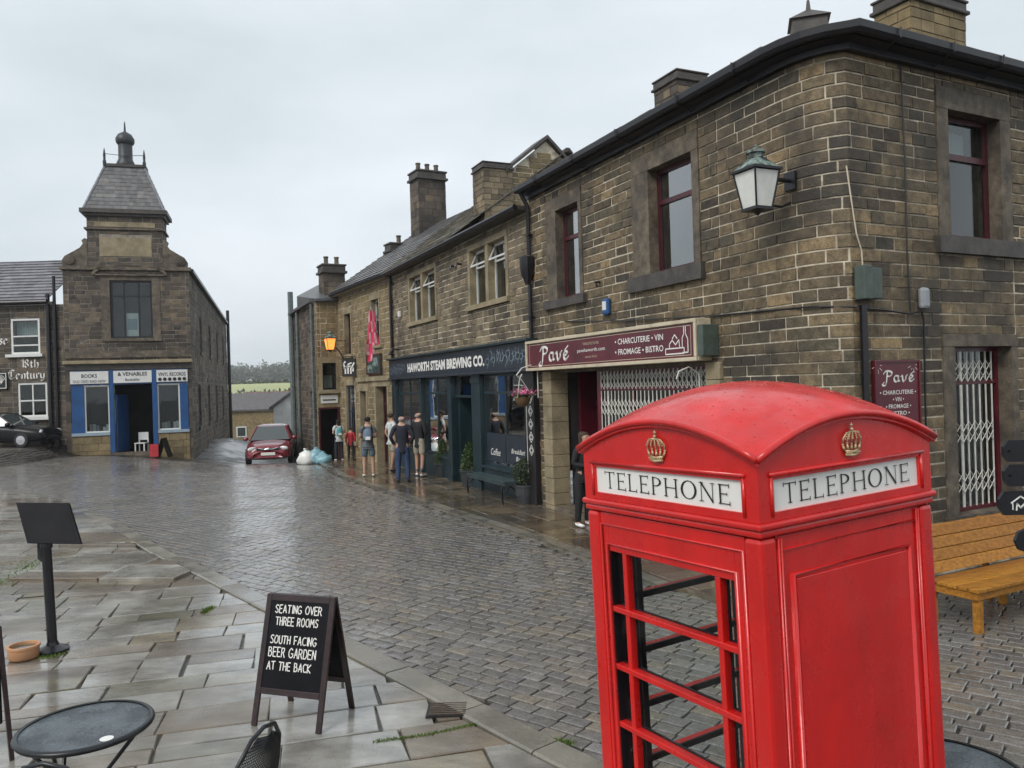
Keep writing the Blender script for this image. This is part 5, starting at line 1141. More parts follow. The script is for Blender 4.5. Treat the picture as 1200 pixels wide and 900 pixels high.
    for (a_, b_) in ((.72, 1.72), (3.68, 4.62)):
        window(f, a_, b_, .95, 3.04, T, 'white', fw=.06, at=-.05, g='glass', roomd=1.2)
        r = random.Random(int(a_ * 9))
        for i in range(6):
            q = MB(); x_ = a_ + .1 + i * (b_ - a_ - .2) / 6; hh = r.uniform(.18, .34); f.box(q, x_, x_ + .11, -.5, -.4, 1.0, 1.0 + hh); o = q.build('book', ('cream', 'white', 'pale_blue', 'maroon', 'opal', 'plate')[i], T)
    q = MB(); f.box(q, .2, 1.72, -.2, .12, .82, .948); q.build('sill', 'pale_blue', T); q = MB(); f.box(q, 3.68, 5.0, -.2, .12, .82, .948); q.build('sill', 'pale_blue', T)
    for (a_, b_) in ((.2, 1.72), (3.68, 5.0)):
        z = -.5; r = random.Random(3)
        while z < .8:
            x_ = a_
            while x_ < b_ - .05: l = min(r.uniform(.4, .7), b_ - x_); q = MB(); f.box(q, x_ + .006, x_ + l - .006, -.2, .08, z + .006, min(.815, z + .32) - .006); q.build('plinth_stone', 'stone_buff', T); x_ += l
            z += .32
    room(f, 1.92, 3.48, -.1, 3.05, T, 2.5, .1)
    q = MB(); q.hexa([f.p(1.95, -.1, .05), f.p(2.0, -.1, .05), f.p(2.32, -1.0, .05), f.p(2.28, -1.0, .05), f.p(1.95, -.1, 2.6), f.p(2.0, -.1, 2.6), f.p(2.32, -1.0, 2.6), f.p(2.28, -1.0, 2.6)]); q.build('door', 'blue_paint', T)
    for (z, d_) in ((-.12, .35), (.02, .15)): q = MB(); f.box(q, 1.75, 3.65, -.3, d_, z - .14, z); q.build('doorstep', 'ashlar', T)
    # turret stage
    C = W_ / 2 - .02; hw = 1.54; zt = 10.55
    t = Fr((f.p(C - hw, .02, 0).x, f.p(C - hw, .02, 0).y), f.d); dp = 1.5
    q = MB(); t.box(q, 0, 2 * hw, -dp, 0, ZC + .161, zt); tw = q.build('turret', 'mortar_dark', T)
    so2 = [(.48, 2 * hw - .45, 8.75, 9.75)]
    lay(t, masonry(t, 0, 2 * hw, ZC + .17, zt, so2, row=.22, ln=(.35, .6), seed=55), 'stone_grey', tw)
    q = MB(); t.box(q, .5, 2 * hw - .47, .0, .03, 8.77, 9.6); q.build('date_panel', 'ashlar_pale', tw)
    t2 = Fr((t.p(2 * hw, 0, 0).x, t.p(2 * hw, 0, 0).y), (-t.n[0], -t.n[1])); lay(t2, masonry(t2, 0, dp, ZC + .17, zt, [], row=.22, ln=(.35, .6), seed=56), 'stone_grey', tw)
    q = MB(); t.box(q, -.10, 2 * hw + .10, -dp - .1, .10, 9.95, 10.03); q.build('string_course', 'ashlar', tw)
    q = MB(); t.box(q, .3, 2 * hw - .3, .0, .035, 10.08, 10.3); q.build('frieze_panel', 'ashlar_pale', tw)
    q = MB(); t.box(q, -.12, 2 * hw + .12, -dp - .12, .12, zt + .001, zt + .12); t.box(q, -.24, 2 * hw + .24, -dp - .24, .24, zt + .121, zt + .30); q.build('turret_cornice', 'sill_dark', tw)
    # truncated pyramid of slate
    zr = zt + .30; hr = 2.05; P = t.p; b4 = [(-.1, .1), (2 * hw + .1, .1), (2 * hw + .1, -dp - .1), (-.1, -dp - .1)]; i4 = [(.72, -.45), (2 * hw - .72, -.45), (2 * hw - .72, -dp + .45), (.72, -dp + .45)]
    q = MB(); q.hexa([P(*b4[k], zr) for k in range(4)] + [P(*i4[k], zr + hr) for k in range(4)]); rf = q.build('turret_roof', 'slate', tw)
    for k in range(4):
        A_, B_ = P(*b4[k], zr), P(*b4[(k + 1) % 4], zr); A2, B2 = P(*i4[k], zr + hr), P(*i4[(k + 1) % 4], zr + hr)
        d_ = (B_ - A_).normalized(); m1 = (A2 + B2) / 2 - (A_ + B_) / 2; u_ = m1.normalized(); no = d_.cross(u_).normalized(); L1 = (B_ - A_).length; L2 = (B2 - A2).length; S_ = m1.length
        slates(A_ + no * .005, d_, u_, no, L1, S_, .22, .2, 'slate', rf, taper=lambda y, L1=L1, L2=L2, S_=S_: ((L1 - L2) / 2 * y / S_, L1 - (L1 - L2) / 2 * y / S_), thick=.02) if False else None
        mb2 = MB(); rr = random.Random(k); y = 0
        while y < S_ - .05:
            x0 = (L1 - L2) / 2 * y / S_; x1 = L1 - x0; x = x0
            while x < x1 - .05:
                w2_ = min(rr.uniform(.18, .3), x1 - x); e_ = lambda X, Y, N: A_ + d_ * X + u_ * Y + no * N; tk = rr.uniform(.012, .022)
                mb2.hexa([e_(x + .004, y, .0), e_(x + w2_ - .004, y, .0), e_(x + w2_ - .004, y + .2, 0), e_(x + .004, y + .2, 0), e_(x + .004, y, tk), e_(x + w2_ - .004, y, tk), e_(x + w2_ - .004, y + .2, .004), e_(x + .004, y + .2, .004)], skip=(0,)); x += w2_
            y += .19
        mb2.build('slates', 'slate', rf, kind='stuff')
        q = MB(); q.tube([A_, A2], .05, 6); q.build('hip_roll', 'lead', tw, smooth=True)
    q = MB(); t.box(q, .66, 2 * hw - .66, -dp + .38, -.38, zr + hr, zr + hr + .12); q.build('roof_curb', 'sill_dark', tw)
    q = MB(); c0 = P(hw, -dp / 2, zr + hr + .12); q.lathe([(.40, 0), (.40, .08), (.34, .22), (.3, .3), (.3, .95), (.36, 1.0), (.40, 1.1), (.40, 1.24), (.30, 1.42), (.14, 1.52), (.05, 1.58), (.03, 1.95), (.005, 2.05)], 12, c0); q.build('cupola', 'lead_dark', tw, smooth=True)
    for (ss, dd) in ((.72, -.42), (2 * hw - .72, -.42)): q = MB(); q.lathe([(.07, 0), (.08, .2), (.05, .3), (.06, .5), (.015, .8)], 8, P(ss, dd, zr + hr + .0)); q.build('finial', 'lead_dark', tw)
    q = MB(); q.tube([P(.74, -.42, zr + hr + .55), P(hw, -.42, zr + hr + .5), P(2 * hw - .74, -.42, zr + hr + .55)], .014, 5); q.build('cresting', 'lead_dark', tw)
    # scrolled shoulders
    for sg_ in (-1, 1):
        pts = [(hw, 8.31), (hw + 1.0, 8.31), (hw + 1.02, 8.55), (hw + .9, 8.75), (hw + .6, 8.93), (hw + .3, 9.12), (hw + .17, 9.3), (hw + .22, 9.45), (hw + .1, 9.55), (hw, 9.52)]
        q = MB(); A_ = [f.p(C + sg_ * x, .05, z) for x, z in pts]; B_ = [f.p(C + sg_ * x, -.3, z) for x, z in pts]; n = len(pts)
        if sg_ > 0: q.face(A_); q.face(B_[::-1])
        else: q.face(A_[::-1]); q.face(B_)
        for i in range(n): q.face([A_[i], A_[(i + 1) % n], B_[(i + 1) % n], B_[i]])
        q.build('scroll_shoulder', 'ashlar', T)
        q = MB(); q.lathe([(.22, 0), (.22, .06), (.1, .09)], 12, mtx=f.mtx(C + sg_ * (hw + .72), .05, 8.58) @ Matrix.Rotation(math.pi / 2, 4, 'X')); q.build('scroll_rosette', 'stone_grey', T)
bookshop()

# ================================================================== guest house at the far side
def guesthouse():
    T = thing('guest_house', 'low dark stone house with white sash windows and blackletter wall lettering', 'house', (-23, 36.5, .3))
    f = Fr((-27.5, 35.6), (1, .0)); W_ = 6.95; WX = 8.2
    up_ = (5.05, 6.35, 4.55, 6.15); dn_ = (5.3, 6.6, 1.72, 3.25); bay = (0, 4.15, .2, 3.6)
    ops = [up_, dn_, (2.9, 4.0, .6, 3.5)]
    w_ = wall(f, 0, WX, -.5, 6.75, ops, T, 'mortar_dark'); lay(f, masonry(f, 0, WX, -.4, 6.72, ops, row=.22, ln=(.4, .8), seed=61), 'stone_grey', w_)
    window(f, *up_, T, 'white', fw=.09, at=-.06, hbars=(5.35, 4.95), bw=.06, g='glass', sill=(4.85, 6.5, 4.42, .14), sillmat='white', curt=[(5.1, 6.3, 5.4, 6.05)])
    window(f, *dn_, T, 'white', fw=.08, at=-.06, vbars=(5.95,), hbars=(2.45,), bw=.06, g='glass', sill=(5.1, 6.7, 1.58, .14), sillmat='white')
    window(f, 2.95, 3.95, .65, 3.45, T, 'white', fw=.1, at=.05, hbars=(2.3,), bw=.06, g='glass_shiny', sill=(2.8, 4.05, .5, .2), sillmat='white')
    q = MB(); f.box(q, 2.6, 4.2, .0, .3, 3.46, 3.95); f.box(q, 2.5, 4.3, .0, .36, 3.951, 4.1); q.build('shop_fascia', 'white', T, bevel=.02)
    q = MB(); penned(q, 'House', f, 3.75, 5.02, 1.15, .42, .03, nib=.09); penned(q, '18th', f, 5.5, 3.95, .75, .36, .03, nib=.09); penned(q, 'Century', f, 4.9, 3.45, 1.6, .4, .03, nib=.09); q.build('lettering', 'lettering', T, kind='stuff')
    q = MB(); g = Fr((f.p(4.35, .1, 0).x, f.p(4.35, .1, 0).y), (1, 0)); g.box(q, -.02, .56, .0, .05, 3.0, 3.75); s1 = q.build('hanging_sign', 'ink', T)
    q = MB(); ring(g, q, .01, .53, 3.03, 3.72, .03, .052, .06); 
    for k in range(7): ribbon(q, lambda a, b, d: g.p(a, d, b), [(.27, 3.2), (.27 + .17 * math.sin(-1.2 + k * .4), 3.38 + .2 * math.cos(-1.2 + k * .4))], .022, .055)
    ribbon(q, lambda a, b, d: g.p(a, d, b), arc(.27, 3.42, .19, .2, 0, 180, 10), .02, .056); q.build('tree_emblem', 'lettering', s1)
    q = MB(); q.tube([f.p(W_ - .15, .1, 7.2), f.p(W_ - .15, .1, .3)], .09, 8); q.tube([f.p(W_ + .15, .1, 8.0), f.p(W_ + .15, .1, .3)], .07, 8); q.build('downpipe', 'gutter', T, smooth=True)
    q = MB(); f.box(q, 0, W_ + .1, 0, .18, 6.752, 6.86); q.build('fascia', 'sill_dark', T); q = MB(); q.tube([f.p(0, .25, 6.86), f.p(W_ - .1, .25, 6.86)], .08, 8); q.build('gutter', 'gutter', T)
    pt = math.radians(33); nn = Vector((0, 1, 0)); up = Vector((0, math.cos(pt), math.sin(pt))); no = Vector((0, -math.sin(pt), math.cos(pt))); e = f.p(0, .25, 6.92)
    m = MB(); m.face([e, e + Vector((W_ - .1, 0, 0)), e + Vector((W_ - .1, 0, 0)) + up * 4.3, e + up * 4.3]); rf = m.build('roof', 'slate', T); slates(e + no * .005, Vector((1, 0, 0)), up, no, W_ - .1, 4.3, .5, .33, 'slate_pale', rf, thick=.05)
guesthouse()

# ================================================================== lamps
def lantern(label, wallp, n, out, z, S, glassm, lit=False, arm_to=None):
    """square copper lantern on a wall arm"""
    T = thing('street_lamp', label, 'lamp', (wallp[0] + n[0] * out, wallp[1] + n[1] * out, z), math.atan2(n[1], n[0]))
    L_ = dict(local=True); r2 = math.sqrt(2)
    mb = MB(); mb.lathe([(.20 * S * r2 * .5 / .5, -.02 * S), (.34 * S, .50 * S), (.34 * S, .52 * S)], 4, rot=math.pi / 4)
    cs = [(-1, -1), (1, -1), (1, 1), (-1, 1)]; a, b = .145 * S, .225 * S; h = .52 * S
    for i in range(4):
        c0, c1 = cs[i], cs[(i + 1) % 4]
        q = MB(); e = .012 * S; q.tube([(c0[0] * a, c0[1] * a, 0), (c0[0] * b, c0[1] * b, h)], .014 * S, 6); q.build('corner_bar', 'gutter', T, **L_)
        q = MB(); k = .97; q.hexa([(c0[0] * a * k, c0[1] * a * k, .01), (c1[0] * a * k, c1[1] * a * k, .01), (c1[0] * a * .93, c1[1] * a * .93, .01), (c0[0] * a * .93, c0[1] * a * .93, .01), (c0[0] * b * k, c0[1] * b * k, h - .01), (c1[0] * b * k, c1[1] * b * k, h - .01), (c1[0] * b * .95, c1[1] * b * .95, h - .01), (c0[0] * b * .95, c0[1] * b * .95, h - .01)]); q.build('pane', glassm, T, **L_)
    q = MB(); q.box(-a * 1.12, a * 1.12, -a * 1.12, a * 1.12, -.035 * S, -.001); q.lathe([(.02 * S, -.10 * S), (.05 * S, -.06 * S), (.10 * S, -.036 * S)], 10); q.build('base', 'gutter', T, **L_)
    q = MB(); q.box(-b * 1.16, b * 1.16, -b * 1.16, b * 1.16, h + .001, h + .035 * S); q.build('eave_frame', 'gutter', T, **L_)
    q = MB(); q.lathe([(b * 1.5, h + .036 * S), (b * 1.1, h + .10 * S), (b * .72, h + .17 * S), (b * .55, h + .20 * S)], 4, rot=math.pi / 4); q.build('hood', 'verdigris', T, **L_)
    q = MB(); q.lathe([(b * .48, h + .20 * S), (b * .48, h + .26 * S), (b * .62, h + .27 * S), (b * .58, h + .31 * S), (b * .2, h + .33 * S), (b * .08, h + .36 * S), (b * .12, h + .38 * S), (b * .03, h + .40 * S)], 12); q.build('vent_cap', 'verdigris', T, smooth=True, **L_)
    q = MB()
    if arm_to is None:
        q.tube([(-out, 0, h * .86), (-out * .5, 0, h * .86), (-b * 1.0, 0, h * .86)], .032 * S, 8); q.box(-out - .0, -out + .03, -.09, .09, h * .6, h * 1.1)
        q.tube([(-out + .02, 0, h * .25), (-out * .7, 0, h * .1), (-b * .9, 0, .05)], .018 * S, 6)
    else:
        q.tube([(-out, 0, -.55), (-out * .55, 0, -.05), (-b, 0, .1)], .03 * S, 6); q.tube([(-out, 0, h * .8), (-b, 0, h * .8)], .02 * S, 6)
    q.build('wall_arm', 'gutter', T, **L_)
    return T
n_ = (-.909, -.416)
wp = FA.p(6.667 + .12, 0, 0)
lantern('verdigris copper lantern with white panes on the corner of the bistro wall', (wp.x, wp.y), n_, .55, 4.58, .84, 'lamp_glass')
lp = Vector((-6.0, 30.0, 0)); lantern('small lit amber lantern on an arm at the inn corner', (-6.27, 30.15), (-.8696, -.4938), .62, 4.05, .8, 'lamp_lit', arm_to=1)

# ================================================================== hanging things on the inn
T = thing('hanging_sign', 'square black inn sign with a white painted animal, hung beneath the amber lantern', 'sign', (-5.95, 29.1, 3.3))
q = MB(); q.box(-6.22, -5.72, 29.08, 29.13, 3.0, 3.66); q.build('board', 'ink', T)
q = MB(); P_ = lambda a, b, d: (a, 29.078 - d * 0, b)
def fz(a, b, d): return (a, 29.076, b)
for pts in ([(-6.13, 3.3), (-6.05, 3.38), (-5.9, 3.38), (-5.82, 3.32), (-5.82, 3.2)], [(-6.1, 3.34), (-6.1, 3.12)], [(-6.0, 3.32), (-6.0, 3.12)], [(-5.9, 3.32), (-5.9, 3.12)], [(-5.84, 3.38), (-5.78, 3.5)], [(-6.13, 3.36), (-6.16, 3.48), (-6.1, 3.55)], [(-6.0, 3.45), (-5.88, 3.5)]): ribbon(q, fz, pts, .055, 0)
q.build('painted_animal', 'lettering', T, kind='stuff')
q = MB(); q.tube([(-6.22, 29.1, 3.74), (-5.30, 29.1, 3.74)], .02, 6); q.tube([(-6.1, 29.1, 3.74), (-6.1, 29.1, 3.66)], .012, 4); q.tube([(-5.84, 29.1, 3.74), (-5.84, 29.1, 3.66)], .012, 4); q.build('bracket', 'gutter', T)
T = thing('flag', 'red and pink patterned flag drooping from a pole on the inn front', 'flag', (-4.7, 27.6, 4.3))
q = MB(); q.tube([(-4.42, 27.75, 4.55), (-4.80, 27.35, 5.35)], .02, 6); q.build('pole', 'white', T)
q = MB(); nx, nz_ = 6, 14
for j in range(nz_ + 1):
    t = j / nz_; wq = .20 + .34 * t * (1 - .45 * (t > .8))
    for i in range(nx + 1):
        u = i / nx - .5; q.v.append((-4.78 + u * wq + .10 * t * (1 - t) - .0 * t, 27.33 + .07 * math.sin(i * 1.9 + j * .5), 5.25 - 1.75 * t - .12 * abs(u)))
for j in range(nz_):
    for i in range(nx): a = j * (nx + 1) + i; q.f.append((a, a + 1, a + nx + 2, a + nx + 1)); q.mi.append(1 if (i + j // 3) % 3 == 0 else 0)
q.build('cloth', ['flag_red', 'flag_pink'], T, smooth='all')

# ================================================================== people
_dg = None
def skin(name, joints, edges, m, parent, sub=2, root=0):
    me = bpy.data.meshes.new(name); me.from_pydata([j[:3] for j in joints], edges, []); o = bpy.data.objects.new('tmp', me); COL.objects.link(o)
    sk = o.modifiers.new('s', 'SKIN'); sk.use_smooth_shade = True
    for v, j in zip(me.skin_vertices[0].data, joints):
        r = j[3]; v.radius = r if isinstance(r, tuple) else (r, r)
    me.skin_vertices[0].data[root].use_root = True
    s2 = o.modifiers.new('u', 'SUBSURF'); s2.levels = sub; s2.render_levels = sub
    dg = bpy.context.evaluated_depsgraph_get(); me2 = bpy.data.meshes.new_from_object(o.evaluated_get(dg)); me2.name = name
    bpy.data.objects.remove(o)
    me2.materials.clear(); me2.materials.append(M[m]); me2.polygons.foreach_set('use_smooth', [True] * len(me2.polygons)); me2.update()
    r = bpy.data.objects.new(name, me2); link(r, parent, local=True); return r
for k_, c_s in dict(cloth_navy=(.014, .018, .03), cloth_jeans=(.03, .055, .13), cloth_grey=(.12, .13, .14), cloth_white=(.60, .62, .60), cloth_beige=(.36, .32, .25), cloth_blue_grey=(.10, .15, .19), cloth_black=(.012, .012, .014), cloth_green=(.012, .03, .03), cloth_red=(.45, .03, .04), cloth_teal=(.10, .35, .40), cloth_lime=(.30, .42, .12), shoe_white=(.75, .74, .72), shoe_black=(.015, .015, .017), hair_dark=(.02, .014, .01), hair_grey=(.28, .25, .23), hair_brown=(.06, .035, .02), bag_blue=(.16, .22, .30)).items():
    M[k_] = mat(k_, c_s, .8, var=.22, scale=14, bump=.4, bscale=25)
def person(label, loc, rz, H=1.75, top='cloth_navy', bottom='cloth_jeans', shorts=False, short_sleeves=False, shoes='shoe_black', hair='hair_grey', bald=False, arms='down', lean=0, stance=.12, socks=None, bag=None, cap=None, jacket=.0, step=0, hairlong=False, stout=1.0):
    T = thing('person', label, 'person', loc, rz); k = H / 1.75
    # facing -Y; x = right hand side of the viewer
    B = []; E_ = []
    def j(x, y, z, r): B.append((x * k, y * k, z * k, (r[0] * k, r[1] * k) if isinstance(r, tuple) else r * k)); return len(B) - 1
    def ln(*ids):
        for a, b in zip(ids, ids[1:]): E_.append((a, b))
    ly = lambda z: -lean * max(0, z - .9)
    pel = j(0, ly(.95), .95, (.135 * stout, .10)); w1 = j(0, ly(1.12) - .01, 1.12, (.125 * stout, .095 * stout)); ch = j(0, ly(1.32), 1.32, (.15 * stout, .11)); nb = j(0, ly(1.46) + .01, 1.455, (.085, .07)); nk = j(0, ly(1.52), 1.53, .052); hd = j(0, ly(1.6) - .01, 1.60, (.068, .085)); ht = j(0, ly(1.69) - .005, 1.685, (.070, .088))
    ln(pel, w1, ch, nb, nk, hd, ht); ns = j(0, ly(1.62) - .105, 1.615, .014); ln(hd, ns)
    for sx in (-1, 1):
        e = j(sx * .078, ly(1.63) + .005, 1.63, .012); ln(hd, e)
    pts = {}
    for sx in (-1, 1):
        sh = j(sx * .165 * stout, ly(1.42) + .01, 1.415, .055); ln(nb, sh)
        if arms == 'down': el = (sx * .235 * stout, ly(1.15) + .03, 1.14); wr = (sx * .235 * stout, ly(.92) - .04, .89)
        elif arms == 'front': el = (sx * .23 * stout, ly(1.15) + .02, 1.15); wr = (sx * .10, ly(1.1) - .24, 1.12)
        elif arms == 'pockets': el = (sx * .26 * stout, ly(1.15) + .07, 1.16); wr = (sx * .185, ly(.95) - .03, .95)
        elif arms == 'hips': el = (sx * .32 * stout, ly(1.15) + .08, 1.17); wr = (sx * .17, ly(1.0), 1.0)
        em = j(*el, .042); wm = j(*wr, .029); ln(sh, em, wm)
        d = Vector(wr) - Vector(el); d.normalize(); hp = j(*(Vector(wr) + d * .055), (.032, .018)); ln(wm, hp)
        for f in range(4):
            of = (f - 1.5) * .017; f1 = Vector(wr) + d * .10 + Vector((0, of, 0)) if arms == 'down' else Vector(wr) + d * .10 + Vector((0, 0, of)); f2 = f1 + d * (.035 + .008 * (1 - abs(f - 1.2) * .5)) + Vector((-sx * .012, -.008, 0))
            a = j(*f1, .0088); b = j(*f2, .0072); ln(hp, a, b)
        th = j(*(Vector(wr) + d * .06 + Vector((-sx * .01, -.035, .0))), .009); t2 = j(*(Vector(wr) + d * .095 + Vector((-sx * .012, -.042, .0))), .008); ln(wm, th, t2)
        hx = sx * stance; st = step * sx
        hip = j(sx * .085, ly(.9), .87, .095 * (1 + .5 * (stout - 1))); kn = j(hx, -.02 - st * .5, .49, .060); an = j(hx * 1.05, .03 - st, .09, .038); ft = j(hx * 1.2, -.04 - st, .04, (.036, .03)); to = j(hx * 1.3, -.15 - st, .03, (.038, .022)); ln(pel, hip, kn, an, ft, to)
        pts[sx] = dict(sh=B[sh][:3], el=B[em][:3], wr=B[wm][:3], hip=B[hip][:3], kn=B[kn][:3], an=B[an][:3], ft=B[ft][:3], to=B[to][:3])
    skin('body', B, E_, 'skin', T, root=pel)
    V = lambda p, r: (p[0], p[1], p[2], r)
    # upper garment
    J = [V(B[pel][:3], (.155 * k * stout, .12 * k)), V(B[w1][:3], (.15 * k * stout, .118 * k * stout)), V(B[ch][:3], (.172 * k * stout, .13 * k)), (B[nb][0], B[nb][1], B[nb][2] - .01 * k, (.10 * k, .085 * k)), (B[nk][0], B[nk][1], B[nk][2] - .03 * k, .066 * k)]
    J.append((0, J[0][1], (.86 - jacket) * k, (.165 * k * stout, .13 * k)))
    Ed = [(0, 1), (1, 2), (2, 3), (3, 4), (0, 5)]
    for sx in (-1, 1):
        p = pts[sx]; i = len(J); J.append(V(p['sh'], .072 * k)); Ed.append((3, i))
        if short_sleeves: m_ = tuple((a * .35 + b * .65) for a, b in zip(p['sh'], p['el'])); J.append(V(m_, .062 * k)); Ed.append((i, i + 1))
        else: J.append(V(p['el'], .056 * k)); J.append(V(tuple(a * .1 + b * .9 for a, b in zip(p['el'], p['wr'])), .041 * k)); Ed += [(i, i + 1), (i + 1, i + 2)]
    skin('shirt' if short_sleeves else 'jacket', J, Ed, top, T)
    J = [V(B[pel][:3], (.148 * k * stout, .115 * k)), (0, B[pel][1], 1.09 * k, (.135 * k * stout, .10 * k))]; Ed = [(0, 1)]
    for sx in (-1, 1):
        p = pts[sx]; i = len(J); J.append(V(p['hip'], .108 * k)); Ed.append((0, i))
        if shorts: J.append(V(tuple(a * .15 + b * .85 for a, b in zip(p['hip'], p['kn'])), .092 * k)); Ed.append((i, i + 1))
        else: J.append(V(p['kn'], .076 * k)); J.append((p['an'][0], p['an'][1], p['an'][2] - .02 * k, .058 * k)); Ed += [(i, i + 1), (i + 1, i + 2)]
    skin('shorts' if shorts else 'trousers', J, Ed, bottom, T)
    for sx in (-1, 1):
        p = pts[sx]; J = [(p['an'][0], p['an'][1] + .005, .085 * k, .046 * k), (p['an'][0], p['an'][1] + .02, .045 * k, (.045 * k, .04 * k)), (p['ft'][0], p['ft'][1] - .02, .042 * k, (.047 * k, .038 * k)), (p['to'][0], p['to'][1] - .015, .036 * k, (.045 * k, .03 * k))]
        skin('shoe', J, [(0, 1), (1, 2), (2, 3)], shoes, T)
        if socks: skin('sock', [(p['an'][0], p['an'][1], .10 * k, .046 * k), (p['an'][0] * .98, p['an'][1] - .01, .24 * k, .052 * k)], [(0, 1)], socks, T, sub=1)
    y0 = ly(1.65) * k
    if not bald:
        J = [(0, y0 + .022 * k, 1.735 * k, (.080 * k, .095 * k)), (0, y0 + .03 * k, 1.67 * k, (.108 * k, .112 * k)), (0, y0 + .05 * k, 1.58 * k, (.090 * k, .075 * k))]; Ed = [(0, 1), (1, 2)]
        if hairlong: J.append((0, y0 + .07 * k, 1.45 * k, (.085 * k, .05 * k))); Ed.append((2, 3))
        skin('hair', J, Ed, hair, T)
    else: skin('hair', [(0, y0 + .045 * k, 1.56 * k, (.080 * k, .060 * k)), (0, y0 + .045 * k, 1.61 * k, (.092 * k, .066 * k)), (0, y0 + .045 * k, 1.65 * k, (.088 * k, .064 * k))], [(0, 1), (1, 2)], hair, T)
    if bag:
        q = skin('backpack', [(0, ly(1.3) + .2 * k, 1.02 * k, (.14 * k, .075 * k)), (0, ly(1.3) + .2 * k, 1.3 * k, (.13 * k, .07 * k)), (0, ly(1.3) + .18 * k, 1.4 * k, (.08 * k, .05 * k))], [(0, 1), (1, 2)], bag, T)
        m_ = MB(); m_.box(-.075 * k, .06 * k, .275 * k, .283 * k, 1.08 * k, 1.17 * k); m_.build('patch', 'lettering', q, local=True)
        for sx in (-1, 1): m_ = MB(); m_.tube([(sx * .1 * k, .15 * k, 1.40 * k), (sx * .11 * k, .02, 1.49 * k), (sx * .12 * k, -.13 * k, 1.38 * k), (sx * .13 * k, -.12 * k, 1.15 * k), (sx * .13 * k, .1 * k, 1.05 * k)], .016 * k, 6); m_.build('strap', 'cloth_black', q, local=True)
    return T
z_ = lambda x, y: tz(x, y) + .05
# rz=0 faces the camera; pi faces away
person('person in grey top and blue shorts with a pale blue backpack, seen from behind', (-4.12, 22.4, z_(-4.1, 22.4)), math.pi + .15, 1.72, 'cloth_grey', 'cloth_blue_grey', True, True, 'shoe_white', 'hair_dark', arms='front', bag='bag_blue')
person('person in pale patterned shirt and cream shorts standing beyond the backpack wearer', (-3.62, 23.6, z_(-3.6, 23.6)), math.pi - .9, 1.76, 'cloth_white', 'cloth_beige', True, True, 'shoe_black', 'hair_brown', arms='pockets', step=.1)
person('person in navy jacket and blue jeans with balding head, back turned', (-2.93, 20.8, z_(-2.9, 20.8)), math.pi + .1, 1.80, 'cloth_navy', 'cloth_jeans', False, False, 'shoe_black', 'hair_grey', bald=True, arms='pockets', jacket=.12, stout=1.12)
person('person in dark jacket, beige shorts, long socks and white trainers', (-2.64, 22.1, z_(-2.6, 22.1)), math.pi - .5, 1.84, 'cloth_black', 'cloth_beige', True, False, 'shoe_white', 'hair_grey', bald=True, arms='front', jacket=.1, socks='cloth_grey', step=.08, stout=1.05)
person('person in dark clothes and white trainers half hidden by the telephone box', (1.17, 13.72, z_(1, 13.7)), .7, 1.66, 'cloth_black', 'cloth_black', False, False, 'shoe_white', 'hair_brown', arms='front', lean=.12, hairlong=True)
person('person with dark hair in white top and teal bag by the inn doorway', (-6.45, 29.2, tz(-6.4, 29.2) + .05), math.pi + .4, 1.55, 'cloth_white', 'cloth_navy', False, True, 'shoe_white', 'hair_dark', arms='front', hairlong=True, bag='cloth_teal')
person('child in red coat at the inn corner', (-6.05, 29.4, tz(-6.0, 29.4) + .05), math.pi, 1.25, 'cloth_red', 'cloth_black', False, False, 'shoe_black', 'hair_brown', jacket=.1)

